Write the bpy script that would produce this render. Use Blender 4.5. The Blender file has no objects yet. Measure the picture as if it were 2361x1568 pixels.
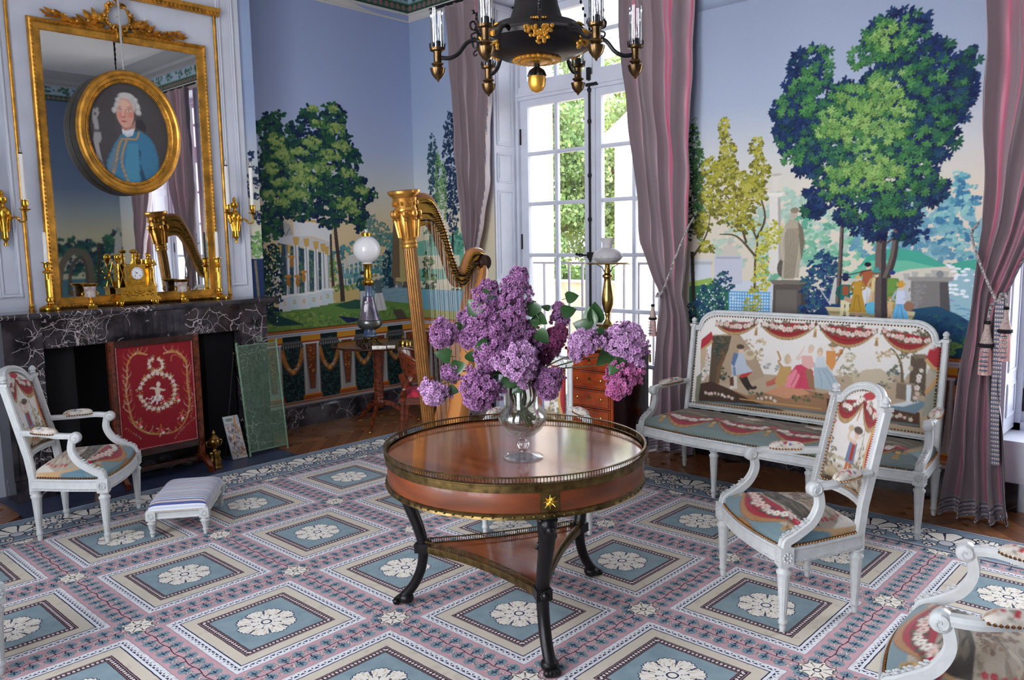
import bpy, bmesh, math, random
import numpy as np
from mathutils import Matrix, Vector
RN = np.random.default_rng(7)
PI = math.pi
sc = bpy.context.scene
# ---------------------------------------------------------------- camera
cam_d = bpy.data.cameras.new('camera'); cam = bpy.data.objects.new('camera', cam_d); sc.collection.objects.link(cam)
cam_d.sensor_fit = 'HORIZONTAL'; cam_d.sensor_width = 36; cam_d.lens = 36 * 1865.4 / 2361; cam_d.clip_start = .05; cam_d.clip_end = 300
_y, _p, _r = 2.32149, -.120734, -.0171625
_f = Vector((math.cos(_p) * math.cos(_y), math.cos(_p) * math.sin(_y), math.sin(_p)))
_rt = _f.cross(Vector((0, 0, 1))).normalized(); _up = _rt.cross(_f)
_r2 = _rt * math.cos(_r) + _up * math.sin(_r); _u2 = _up * math.cos(_r) - _rt * math.sin(_r)
cam.matrix_world = Matrix(((_r2.x, _u2.x, -_f.x, 6.2221), (_r2.y, _u2.y, -_f.y, -5.2911), (_r2.z, _u2.z, -_f.z, 1.6), (0, 0, 0, 1)))
sc.camera = cam
# ---------------------------------------------------------------- light: bright overcast sky plus added fill lamps at the windows, low sun on the garden side
w = bpy.data.worlds.new('sky'); sc.world = w; w.use_nodes = True
_n = w.node_tree.nodes; _l = w.node_tree.links; _bg = _n['Background']
_tc = _n.new('ShaderNodeTexCoord'); _sx = _n.new('ShaderNodeSeparateXYZ'); _cr = _n.new('ShaderNodeValToRGB')
_l.new(_tc.outputs['Generated'], _sx.inputs[0]); _l.new(_sx.outputs['Z'], _cr.inputs[0]); _l.new(_cr.outputs[0], _bg.inputs[0])
_cr.color_ramp.elements[0].position = 0; _cr.color_ramp.elements[0].color = (.95, .97, 1, 1)
_cr.color_ramp.elements[1].position = .6; _cr.color_ramp.elements[1].color = (.74, .84, 1, 1)
_bg.inputs[1].default_value = 5.2
sun_d = bpy.data.lights.new('sun', 'SUN'); sun_d.energy = 5.5; sun_d.angle = .01; sun_d.color = (1, .95, .86)
sun = bpy.data.objects.new('sun', sun_d); sc.collection.objects.link(sun)
sun.rotation_euler = (math.radians(46), 0, math.radians(-77))     # from the left over the roof: lights the garden, not the room
def portal(x, y, z, sx, sz, rz):
    d = bpy.data.lights.new('window_sky_and_fill', 'AREA'); d.shape = 'RECTANGLE'; d.size = sx; d.size_y = sz; d.cycles.is_portal = True
    o = bpy.data.objects.new('window_sky_and_fill', d); sc.collection.objects.link(o); o.location = (x, y, z); o.rotation_euler = (PI / 2, 0, rz)
portal(1.95, .42, 1.95, 1.75, 3.5, PI)
def daylight_fill(x, y, z, sx, sz, rz, e, col=(.93, .96, 1)):      # area lamp added outside a window to fill the room
    d = bpy.data.lights.new('window_sky_and_fill', 'AREA'); d.shape = 'RECTANGLE'; d.size = sx; d.size_y = sz; d.energy = e; d.color = col
    o = bpy.data.objects.new('window_sky_and_fill', d); sc.collection.objects.link(o); o.location = (x, y, z); o.rotation_euler = (PI / 2, 0, rz)
daylight_fill(5.95, .75, 2.1, 1.6, 3.1, PI, 215)
daylight_fill(8.3, -4.2, 2.0, 1.8, 3.2, PI / 2, 150)  # fill through the added window in the unseen right wall
daylight_fill(2.9, -6.3, 2.0, 1.4, 3.2, 0, 118, (.95, .96, 1))  # this and the next: fill through the added front-wall windows
daylight_fill(4.9, -6.3, 2.0, 1.2, 3.2, 0, 92, (.95, .96, 1))
sc.view_settings.view_transform = 'Standard'; sc.view_settings.look = 'None'; sc.view_settings.gamma = 1; sc.view_settings.use_curve_mapping = False
sc.view_settings.exposure = 0.3
try:
    cy = sc.cycles; cy.caustics_reflective = False; cy.caustics_refractive = False; cy.max_bounces = 10; cy.diffuse_bounces = 6; cy.glossy_bounces = 5; cy.transmission_bounces = 8; cy.transparent_max_bounces = 24; cy.sample_clamp_indirect = 6
except Exception: pass

# ---------------------------------------------------------------- helpers: materials
def srgb(c):
    return tuple(((v / 255) / 12.92 if v <= 10.3 else (((v / 255) + .055) / 1.055) ** 2.4) for v in c[:3]) + (1,)
MATS = {}
def mat(name, col, rough=.5, metal=0, var=.0, scale=20, bump=0, bscale=None, coat=0, spec=.5, sheen=0, trans=0, ior=1.45, col2=None, stretch=None, detail=4):
    if name in MATS: return MATS[name]
    m = bpy.data.materials.new(name); m.use_nodes = True; MATS[name] = m
    N, L = m.node_tree.nodes, m.node_tree.links; b = N['Principled BSDF']
    b.inputs['Base Color'].default_value = srgb(col); b.inputs['Roughness'].default_value = rough; b.inputs['Metallic'].default_value = metal
    b.inputs['Coat Weight'].default_value = coat; b.inputs['Coat Roughness'].default_value = .06; b.inputs['Specular IOR Level'].default_value = spec
    b.inputs['Sheen Weight'].default_value = sheen; b.inputs['Transmission Weight'].default_value = trans; b.inputs['IOR'].default_value = ior
    if var or bump or col2:
        tc = N.new('ShaderNodeTexCoord'); mp = N.new('ShaderNodeMapping'); L.new(tc.outputs['Object'], mp.inputs[0])
        if stretch: mp.inputs['Scale'].default_value = stretch
        nz = N.new('ShaderNodeTexNoise'); nz.inputs['Scale'].default_value = scale; nz.inputs['Detail'].default_value = detail; L.new(mp.outputs[0], nz.inputs[0])
        if var or col2:
            mx = N.new('ShaderNodeMix'); mx.data_type = 'RGBA'
            c2 = col2 if col2 else tuple(max(0, v * (1 - var)) for v in col)
            mx.inputs[6].default_value = srgb(col); mx.inputs[7].default_value = srgb(c2)
            mr = N.new('ShaderNodeMapRange'); mr.inputs[1].default_value = .35; mr.inputs[2].default_value = .68; L.new(nz.outputs[0], mr.inputs[0]); L.new(mr.outputs[0], mx.inputs[0]); L.new(mx.outputs[2], b.inputs['Base Color'])
        if bump:
            n2 = nz
            if bscale: n2 = N.new('ShaderNodeTexNoise'); n2.inputs['Scale'].default_value = bscale; L.new(mp.outputs[0], n2.inputs[0])
            bp = N.new('ShaderNodeBump'); bp.inputs['Strength'].default_value = bump; bp.inputs['Distance'].default_value = .004; L.new(n2.outputs[0], bp.inputs['Height']); L.new(bp.outputs[0], b.inputs['Normal'])
    return m
def vcol_mat(name, rough=.7, bump=0, bscale=300, sheen=0):   # colours come from the mesh's own colour attribute
    m = mat(name, (200, 200, 200), rough, bump=bump, bscale=bscale, scale=bscale, sheen=sheen, spec=.3)
    N, L = m.node_tree.nodes, m.node_tree.links; a = N.new('ShaderNodeVertexColor'); a.layer_name = 'print'
    L.new(a.outputs[0], N['Principled BSDF'].inputs['Base Color']); return m
def thin_glass(name, tint=(1, 1, 1, 1), refl=.08, edge=.5):
    m = bpy.data.materials.new(name); m.use_nodes = True; MATS[name] = m
    N, L = m.node_tree.nodes, m.node_tree.links; N.remove(N['Principled BSDF']); o = N['Material Output']
    t = N.new('ShaderNodeBsdfTransparent'); t.inputs[0].default_value = tint; g = N.new('ShaderNodeBsdfGlossy'); g.inputs['Roughness'].default_value = .02
    lw = N.new('ShaderNodeLayerWeight'); lw.inputs[0].default_value = .35; mr = N.new('ShaderNodeMapRange'); mr.inputs[3].default_value = refl; mr.inputs[4].default_value = edge
    mx = N.new('ShaderNodeMixShader'); L.new(lw.outputs['Fresnel'], mr.inputs[0]); L.new(mr.outputs[0], mx.inputs[0]); L.new(t.outputs[0], mx.inputs[1]); L.new(g.outputs[0], mx.inputs[2]); L.new(mx.outputs[0], o.inputs[0]); return m
# ---------------------------------------------------------------- helpers: meshes
class MB:
    def __init__(s): s.v = []; s.f = []; s.n = 0; s.M = Matrix()
    def add(s, v, f):
        v = np.asarray(v, float)
        if s.M != Matrix():
            A = np.array(s.M); v = v @ A[:3, :3].T + A[:3, 3]
        s.v.append(v); k = s.n; s.f += [tuple(i + k for i in q) for q in f]; s.n += len(v); return s
    def box(s, x0, x1, y0, y1, z0, z1):
        return s.add([(x, y, z) for x in (x0, x1) for y in (y0, y1) for z in (z0, z1)], [(0, 1, 3, 2), (4, 6, 7, 5), (0, 4, 5, 1), (2, 3, 7, 6), (0, 2, 6, 4), (1, 5, 7, 3)])
    def cbox(s, c, d, rz=0):
        q = s.M; s.M = q @ Matrix.Translation(c) @ Matrix.Rotation(rz, 4, 'Z'); s.box(-d[0] / 2, d[0] / 2, -d[1] / 2, d[1] / 2, -d[2] / 2, d[2] / 2); s.M = q; return s
    def lathe(s, prof, seg=24, c=(0, 0, 0), axis='Z', flute=0, fd=0, frange=None, caps=True):
        prof = list(prof); t = np.arange(seg) * 2 * PI / seg; V = []
        for r, z in prof:
            rr = r * np.ones(seg)
            if flute and (frange is None or frange[0] <= z <= frange[1]): rr = r * (1 - fd * (.5 + .5 * np.cos(flute * t)) ** 1.5)
            a, b, h = rr * np.cos(t), rr * np.sin(t), np.full(seg, z)
            p = {'Z': (a, b, h), 'X': (h, a, b), 'Y': (b, h, a)}[axis]; V.append(np.stack(p, 1) + c)
        F = []; n = len(prof)
        for i in range(n - 1):
            for j in range(seg): k = (j + 1) % seg; F.append((i * seg + j, i * seg + k, (i + 1) * seg + k, (i + 1) * seg + j))
        if caps: F.append(tuple(range(seg))[::-1]); F.append(tuple((n - 1) * seg + j for j in range(seg)))
        return s.add(np.vstack(V), F)
    def sweep(s, path, prof, closed=False, up=(0, 0, 1), caps=True, scale=None, pclosed=True):   # prof: (side, up) pairs
        p = np.asarray(path, float); n = len(p); up = np.array(up, float)
        if closed: d = np.roll(p, -1, 0) - np.roll(p, 1, 0)
        else: d = np.gradient(p, axis=0)
        d /= np.linalg.norm(d, axis=1)[:, None] + 1e-12
        sd = np.cross(d, up); sd /= np.linalg.norm(sd, axis=1)[:, None] + 1e-12; u2 = np.cross(sd, d)
        pr = np.asarray(prof, float); m = len(pr); sc_ = np.ones(n) if scale is None else np.asarray(scale, float)
        V = (p[:, None] + sd[:, None] * pr[None, :, 0:1] * sc_[:, None, None] + u2[:, None] * pr[None, :, 1:2] * sc_[:, None, None]).reshape(-1, 3)
        F = []; 
        for i in range(n if closed else n - 1):
            k = (i + 1) % n
            for j in range(m if pclosed else m - 1): q = (j + 1) % m; F.append((i * m + j, i * m + q, k * m + q, k * m + j))
        if not closed and caps and pclosed: F.append(tuple(range(m))); F.append(tuple((n - 1) * m + j for j in range(m))[::-1])
        return s.add(V, F)
    def tube(s, path, r, seg=8, closed=False, r1=None, smooth=0):
        p = np.asarray(path, float)
        if smooth: p = smooth2(p, smooth)
        d = p[-1] - p[0]; up = (0, 0, 1) if abs(d[2]) < .8 * (np.linalg.norm(d) + 1e-9) else (.3, 1, 0)
        t = np.arange(seg) * 2 * PI / seg; sc_ = None if r1 is None else np.linspace(1, r1 / r, len(p))
        return s.sweep(p, np.stack([r * np.cos(t), r * np.sin(t)], 1), closed, up, scale=sc_)
    def ball(s, c, r, seg=10, rings=6, sx=1, sy=1, sz=1):
        a = np.linspace(-PI / 2, PI / 2, rings + 1); k = s.n
        q = s.M; s.M = q @ Matrix.Translation(c) @ Matrix.Diagonal((sx, sy, sz, 1)); s.lathe([(max(r * math.cos(x), 1e-4), r * math.sin(x)) for x in a], seg); s.M = q; return s
    def prism(s, pts, y0, y1, axis='Y'):      # outline in the plane, given thickness along the axis
        n = len(pts); V = []
        for y in (y0, y1):
            for a, b in pts: V.append({'Y': (a, y, b), 'X': (y, a, b), 'Z': (a, b, y)}[axis])
        return s.add(V, [tuple(range(n)), tuple(range(2 * n - 1, n - 1, -1))] + [(i, n + i, n + (i + 1) % n, (i + 1) % n) for i in range(n)])
    def grid(s, P, closed_u=False):           # P: array (a, b, 3)
        P = np.asarray(P, float); a, b = P.shape[:2]; F = []
        for i in range(a - 1 + (1 if closed_u else 0)):
            k = (i + 1) % a
            for j in range(b - 1): F.append((i * b + j, k * b + j, k * b + j + 1, i * b + j + 1))
        return s.add(P.reshape(-1, 3), F)
    def build(s, name, m, parent=None, sharp=35, smooth=True, kind=None, label=None):
        me = bpy.data.meshes.new(name); me.from_pydata(np.vstack(s.v).tolist(), [], s.f); me.update()
        bm = bmesh.new(); bm.from_mesh(me); bmesh.ops.recalc_face_normals(bm, faces=bm.faces); bm.to_mesh(me); bm.free()
        return link(name, me, m, parent, sharp, smooth, kind, label)
def link(name, me, m, parent=None, sharp=35, smooth=True, kind=None, label=None):
    if smooth: me.shade_smooth(); me.set_sharp_from_angle(angle=math.radians(sharp))
    o = bpy.data.objects.new(name, me); sc.collection.objects.link(o); me.materials.append(m)
    if parent is not None: o.parent = parent
    if kind: o['kind'] = kind
    if label: o['label'] = label
    return o
def tag(o, label, cat, group=None):
    o['label'] = label; o['category'] = cat
    if group: o['group'] = group
    return o
def thing(name, label, cat, loc=(0, 0, 0), rz=0, group=None):
    o = bpy.data.objects.new(name, None); o.empty_display_size = .05; sc.collection.objects.link(o); o.location = loc; o.rotation_euler = (0, 0, rz); return tag(o, label, cat, group)
def structure(name): o = bpy.data.objects.new(name, None); sc.collection.objects.link(o); o['kind'] = 'structure'; return o
def st(mb, name, m, parent=None, **k):
    o = mb.build(name, m, parent, **k)
    if parent is None: o['kind'] = 'structure'
    return o
def dup(root, loc, rz, label=None, name=None):
    def cp(o, par):
        c = o.copy(); sc.collection.objects.link(c); c.parent = par
        for ch in o.children: cp(ch, c)
        return c
    r = cp(root, None); r.location = loc; r.rotation_euler = (0, 0, rz)
    if label: r['label'] = label
    return r
def printed(name, P, col, m, parent=None, kind=None):        # dense surface P (a, b, 3) whose vertices carry the printed colours
    a, b = P.shape[:2]; me = bpy.data.meshes.new(name); me.vertices.add(a * b); me.vertices.foreach_set('co', P.reshape(-1).astype(np.float32))
    i = np.arange(a * b).reshape(a, b); q = np.stack([i[:-1, :-1], i[:-1, 1:], i[1:, 1:], i[1:, :-1]], -1).reshape(-1, 4); nf = len(q)
    me.loops.add(nf * 4); me.loops.foreach_set('vertex_index', q.reshape(-1).astype(np.int32)); me.polygons.add(nf); me.polygons.foreach_set('loop_start', np.arange(0, nf * 4, 4, dtype=np.int32)); me.polygons.foreach_set('use_smooth', np.ones(nf, bool))
    me.update(calc_edges=True)
    at = me.color_attributes.new('print', 'FLOAT_COLOR', 'POINT'); c = np.ones((a * b, 4), np.float32); c[:, :3] = col.reshape(-1, 3); at.data.foreach_set('color', c.reshape(-1))
    o = bpy.data.objects.new(name, me); sc.collection.objects.link(o); me.materials.append(m)
    if parent is not None: o.parent = parent
    if kind: o['kind'] = kind
    return o
def sample(cv, lin, x, y):                   # canvas colour at points
    u = np.clip((x - cv.x0) / (cv.x1 - cv.x0) * (cv.nx - 1), 0, cv.nx - 1.001); v = np.clip((y - cv.y0) / (cv.y1 - cv.y0) * (cv.ny - 1), 0, cv.ny - 1.001)
    i, j = u.astype(int), v.astype(int); a, b = (u - i)[..., None], (v - j)[..., None]
    return (lin[j, i] * (1 - a) + lin[j, i + 1] * a) * (1 - b) + (lin[j + 1, i] * (1 - a) + lin[j + 1, i + 1] * a) * b
def arc(x0, y0, r, a0, a1, n=8): return [(x0 + r * math.cos(math.radians(a0 + (a1 - a0) * i / n)), y0 + r * math.sin(math.radians(a0 + (a1 - a0) * i / n))) for i in range(n + 1)]
def circ(r, n=8): return [(r * math.cos(i * 2 * PI / n), r * math.sin(i * 2 * PI / n)) for i in range(n)]
RECT = lambda a, b: [(-a, -b), (a, -b), (a, b), (-a, b)]
def beads(mb, path, r, step=None, flat=1, closed=False):    # row of small balls along a line
    p = np.asarray(path, float)
    if closed: p = np.vstack([p, p[:1]])
    d = np.linalg.norm(np.diff(p, axis=0), axis=1); s = np.concatenate([[0], np.cumsum(d)]); n = max(1, int(s[-1] / (step or 2.1 * r)))
    for t in (np.arange(n) + .5) / n * s[-1]:
        c = [np.interp(t, s, p[:, k]) for k in range(3)]; mb.add([(c[0] + dx * r, c[1] + dy * r, c[2] + dz * r) for dx, dy, dz in OCT], OCF)
OCT = [(1, 0, 0), (-1, 0, 0), (0, 1, 0), (0, -1, 0), (0, 0, 1), (0, 0, -1), (.58, .58, .58), (-.58, .58, .58), (.58, -.58, .58), (-.58, -.58, .58), (.58, .58, -.58), (-.58, .58, -.58), (.58, -.58, -.58), (-.58, -.58, -.58)]
OCF = [(a, b, c, d) for a, b, c, d in ((0, 6, 4, 8), (0, 8, 3, 12), (0, 12, 5, 10), (0, 10, 2, 6), (1, 9, 4, 7), (1, 7, 2, 11), (1, 11, 5, 13), (1, 13, 3, 9), (2, 7, 4, 6), (3, 8, 4, 9), (3, 13, 5, 12), (2, 10, 5, 11))]
# ---- small expression compiler for shader maths (used by the carpet, the marble and the striped cloths)
class E:
    NT = None
    def __init__(s, o): s.o = o
    @staticmethod
    def m(op, *a):
        n = E.NT.nodes.new('ShaderNodeMath'); n.operation = op
        for i, v in enumerate(a):
            if isinstance(v, E): E.NT.links.new(v.o, n.inputs[i])
            else: n.inputs[i].default_value = v
        return E(n.outputs[0])
    def __add__(s, b): return E.m('ADD', s, b)
    __radd__ = __add__
    def __sub__(s, b): return E.m('SUBTRACT', s, b)
    def __rsub__(s, b): return E.m('SUBTRACT', b, s)
    def __mul__(s, b): return E.m('MULTIPLY', s, b)
    __rmul__ = __mul__
    def __truediv__(s, b): return E.m('DIVIDE', s, b)
    def __lt__(s, b): return E.m('LESS_THAN', s, b)
    def __gt__(s, b): return E.m('GREATER_THAN', s, b)
    def abs(s): return E.m('ABSOLUTE', s)
    def cos(s): return E.m('COSINE', s)
    def sin(s): return E.m('SINE', s)
    def fr(s): return E.m('FRACT', s)
    def rnd(s): return E.m('ROUND', s)
    def max(s, b): return E.m('MAXIMUM', s, b)
    def min(s, b): return E.m('MINIMUM', s, b)
    def pw(s, b): return E.m('POWER', s, b)
    def sqrt(s): return E.m('SQRT', s)
def e_col(fac, a, b):        # where fac is 1 take b
    n = E.NT.nodes.new('ShaderNodeMix'); n.data_type = 'RGBA'; E.NT.links.new(fac.o, n.inputs[0])
    for k, v in ((6, a), (7, b)):
        if isinstance(v, E): E.NT.links.new(v.o, n.inputs[k])
        else: n.inputs[k].default_value = srgb(v)
    return E(n.outputs[2])
def e_noise(vec, scale, detail=2):
    n = E.NT.nodes.new('ShaderNodeTexNoise'); n.inputs['Scale'].default_value = scale; n.inputs['Detail'].default_value = detail; E.NT.links.new(vec, n.inputs[0]); return E(n.outputs[0])
def e_new(name, rough=.6, **k):
    m = mat(name, (200, 200, 200), rough, **k); E.NT = m.node_tree; tc = E.NT.nodes.new('ShaderNodeTexCoord'); s = E.NT.nodes.new('ShaderNodeSeparateXYZ'); E.NT.links.new(tc.outputs['Object'], s.inputs[0])
    return m, tc.outputs['Object'], E(s.outputs[0]), E(s.outputs[1]), E(s.outputs[2])
def e_out(m, c): m.node_tree.links.new(c.o, m.node_tree.nodes['Principled BSDF'].inputs['Base Color'])

# ---------------------------------------------------------------- flat prints: a small painter that fills arrays of colour
class Canvas:
    def __init__(s, x0, x1, y0, y1, step, col=(200, 200, 200), ss=2):
        s.x0, s.x1, s.y0, s.y1, s.ss = x0, x1, y0, y1, ss
        s.nx = int(round((x1 - x0) / step)) + 1
        s.ny = int(round((y1 - y0) / step)) + 1
        s.W, s.H = s.nx * ss, s.ny * ss
        s.a = np.empty((s.H, s.W, 3), np.float32)
        s.a[:] = col
        s.kx = s.W / (x1 - x0)
        s.ky = s.H / (y1 - y0)
    def P(s, p):
        p = np.asarray(p, float)
        return np.stack([(p[:, 0] - s.x0) * s.kx, (p[:, 1] - s.y0) * s.ky], 1)
    def poly(s, pts, col, al=1.0, raw=False):
        q = pts if raw else s.P(pts)
        x0 = max(int(q[:, 0].min()), 0); x1 = min(int(q[:, 0].max()) + 2, s.W)
        y0 = max(int(q[:, 1].min()), 0); y1 = min(int(q[:, 1].max()) + 2, s.H)
        if x1 <= x0 or y1 <= y0: return
        X = np.arange(x0, x1) + .5; Y = (np.arange(y0, y1) + .5)[:, None]
        m = np.zeros((y1 - y0, x1 - x0), bool)
        n = len(q)
        for i in range(n):
            ax, ay = q[i]; bx, by = q[i - 1]
            if ay == by: continue
            c = (ay > Y) != (by > Y)
            m ^= c & (X < (bx - ax) * (Y - ay) / (by - ay) + ax)
        v = s.a[y0:y1, x0:x1]
        if al >= 1: v[m] = col
        else: v[m] = v[m] * (1 - al) + np.array(col, np.float32) * al
    def ell(s, cx, cy, rx, ry, col, rot=0, al=1.0, n=14, jag=0):
        t = np.arange(n) * 2 * math.pi / n
        k = 1 + (RN.uniform(-jag, jag, n) if jag else 0)
        x = rx * np.cos(t) * k; y = ry * np.sin(t) * k
        c, d = math.cos(rot), math.sin(rot)
        s.poly(np.stack([cx + x * c - y * d, cy + x * d + y * c], 1), col, al)
    def line(s, pts, w0, col, w1=None, al=1.0):
        w1 = w0 if w1 is None else w1
        p = np.asarray(pts, float)
        if len(p) > 2:
            p = smooth2(p, 4)
        d = np.gradient(p, axis=0); L = np.hypot(d[:, 0], d[:, 1]) + 1e-9
        nrm = np.stack([-d[:, 1] / L, d[:, 0] / L], 1)
        w = np.linspace(w0, w1, len(p))[:, None] / 2
        s.poly(np.vstack([p + nrm * w, (p - nrm * w)[::-1]]), col, al)
    def grad(s, y0, y1, c0, c1):
        a, b = int((y0 - s.y0) * s.ky), int((y1 - s.y0) * s.ky)
        for j in range(max(a, 0), min(b, s.H)):
            t = (j - a) / max(b - a, 1)
            s.a[j] = np.array(c0) * (1 - t) + np.array(c1) * t
    def rect(s, x0, y0, x1, y1, col, al=1.0):
        s.poly([(x0, y0), (x1, y0), (x1, y1), (x0, y1)], col, al)
    def blur(s, n):
        for i in range(n):
            for ax in (0, 1): s.a = (np.roll(s.a, 1, ax) + 2 * s.a + np.roll(s.a, -1, ax)) / 4
    def noise(s, amp):
        s.a += RN.normal(0, amp, (s.H, s.W, 1)).astype(np.float32)
    def out(s):
        k = s.ss
        b = s.a.reshape(s.ny, k, s.nx, k, 3).mean((1, 3)) / 255
        b = np.clip(b, 0, 1)
        return np.where(b <= .04045, b / 12.92, ((b + .055) / 1.055) ** 2.4).astype(np.float32)   # linear
def smooth2(p, k):
    p = np.asarray(p, float); n = len(p)
    out = []
    for i in range(n - 1):
        a, b, c, d = p[max(i - 1, 0)], p[i], p[i + 1], p[min(i + 2, n - 1)]
        for j in range(k):
            t = j / k
            out.append(.5 * (2 * b + (c - a) * t + (2 * a - 5 * b + 4 * c - d) * t * t + (3 * b - a - 3 * c + d) * t ** 3))
    out.append(p[-1])
    return np.array(out)
def jit(c, a=8):
    d = RN.uniform(-a, a)
    return (c[0] + d, c[1] + d + RN.uniform(-a, a) * .3, c[2] + d)
def rosette(cv, x, y, r, cols, n=6):            # a chestnut leaf: a fan of pointed leaflets with a darker edge
    a0 = RN.uniform(-2.4, -.6); sp = RN.uniform(3.6, 5.0); lf = []; col = jit(cols[RN.integers(len(cols))], 9); dk = tuple(k * .55 for k in col)
    for i in range(n):
        a = a0 + sp * (i / (n - 1) - .5); L = r * RN.uniform(.85, 1.15) * (1 - .3 * abs(i / (n - 1) - .5)); lf.append((math.cos(a), math.sin(a), L))
    for f, cc, o in ((1.14, dk, -.05 * r), (1, None, 0)):
        for c, d, L0 in lf:
            L = L0 * f; w = L * .20; X, Y = x, y + o
            cv.poly([(X, Y), (X + c * L * .35 - d * w * .7, Y + d * L * .35 + c * w * .7), (X + c * L * .65 - d * w, Y + d * L * .65 + c * w), (X + c * L, Y + d * L), (X + c * L * .65 + d * w, Y + d * L * .65 - c * w), (X + c * L * .35 + d * w * .7, Y + d * L * .35 - c * w * .7)], cc or jit(col, 6))
def blobs(cv, x, y, r, cols, n=4):
    col = cols[RN.integers(len(cols))]
    for i in range(n):
        cv.ell(x + RN.uniform(-r, r) * .8, y + RN.uniform(-r, r) * .55, r * RN.uniform(.35, .6), r * RN.uniform(.28, .5), jit(col, 5), n=8, jag=.25)
def foliage(cv, ells, cols, size, dens, kind=blobs, up=0, shrink=1.0, n=5):
    for (cx, cy, rx, ry) in ells:
        k = max(3, int(dens * rx * ry / (size * size)))
        for i in range(k):
            a = RN.uniform(0, 6.283); q = math.sqrt(RN.uniform(0, 1)) * shrink
            kind(cv, cx + rx * q * math.cos(a), cy + up * ry + ry * q * math.sin(a), size * RN.uniform(.75, 1.2), cols, n)
def flower(cv, x, y, r, col=(226, 218, 208), ctr=(170, 120, 100), n=5, shade=(150, 135, 120)):
    a0 = RN.uniform(0, 6)
    cv.ell(x, y - r * .15, r * 1.05, r * 1.0, shade, n=9)
    for i in range(n):
        a = a0 + i * 6.283 / n
        cv.ell(x + .52 * r * math.cos(a), y + .52 * r * math.sin(a), r * .5, r * .4, jit(col, 9), rot=a, n=8)
    cv.ell(x, y, r * .26, r * .26, ctr, n=7)
def garland(cv, pts, r, step, cols=((226, 218, 208), (214, 200, 190), (222, 190, 180)), leaf=(96, 100, 78), lr=1.2, side=.5):
    p = smooth2(pts, 8); d = np.hypot(*np.diff(p, axis=0).T); s = np.concatenate([[0], np.cumsum(d)])
    n = max(2, int(s[-1] / step))
    Q = [(np.interp(t, s, p[:, 0]), np.interp(t, s, p[:, 1])) for t in np.linspace(0, s[-1], n)]
    for x, y in Q:
        for k in range(3):
            a = RN.uniform(0, 6.28)
            cv.ell(x + lr * r * math.cos(a), y + lr * r * math.sin(a), r * .75, r * .3, jit(leaf, 14), rot=a, n=7)
    for x, y in Q:
        flower(cv, x + RN.uniform(-1, 1) * r * side, y + RN.uniform(-1, 1) * r * side, r * RN.uniform(.75, 1.15), cols[RN.integers(len(cols))])
def swag(cv, x0, x1, y0, y1, dep, th, fr, red=(150, 48, 52), gold=(186, 152, 104), garl=True, gr=.012):
    t = np.linspace(0, 1, 15); x = x0 + (x1 - x0) * t; y = y0 + (y1 - y0) * t; c = 4 * t * (1 - t)
    lo = y - dep * c; hi = y - (dep - th) * c
    cv.poly(np.vstack([np.stack([x, lo], 1), np.stack([x, y + .004 + 0 * c], 1)[::-1]]), red)
    for i in range(3):
        k = (i + 1) / 4
        cv.line(np.stack([x, y - dep * c * k], 1), th * .10, jit((116, 34, 40), 8))
    fl = fr * (c ** .5 * .8 + .2)
    cv.poly(np.vstack([np.stack([x, lo - fl], 1), np.stack([x, lo], 1)[::-1]]), gold)
    for i in range(int(abs(x1 - x0) / .006)):
        u = (i + .5) / (abs(x1 - x0) / .006); xx = x0 + (x1 - x0) * u; cc = 4 * u * (1 - u); yy = y0 + (y1 - y0) * u - dep * cc
        cv.line([(xx, yy), (xx, yy - fr * (cc ** .5 * .8 + .2) * .95)], .0012, (128, 96, 58))
    cv.line(np.stack([x, lo - fl], 1), .002, (84, 58, 40)); cv.line(np.stack([x, lo], 1), .0022, (110, 76, 48))
    if garl: garland(cv, np.stack([x[1:-1], (y - dep * c * .38 + .004)[1:-1]], 1), gr, gr * 1.35)
def tassel(cv, x, y, s):
    cv.poly([(x - s * .2, y), (x + s * .2, y), (x + s * .34, y - s * 1.3), (x - s * .34, y - s * 1.3)], (176, 144, 98))
    cv.ell(x, y, s * .3, s * .28, (196, 164, 112)); 
    for k in (-.15, 0, .15): cv.line([(x + k * s, y - .3 * s), (x + k * 1.6 * s, y - 1.25 * s)], s * .05, (120, 90, 56))
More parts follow.
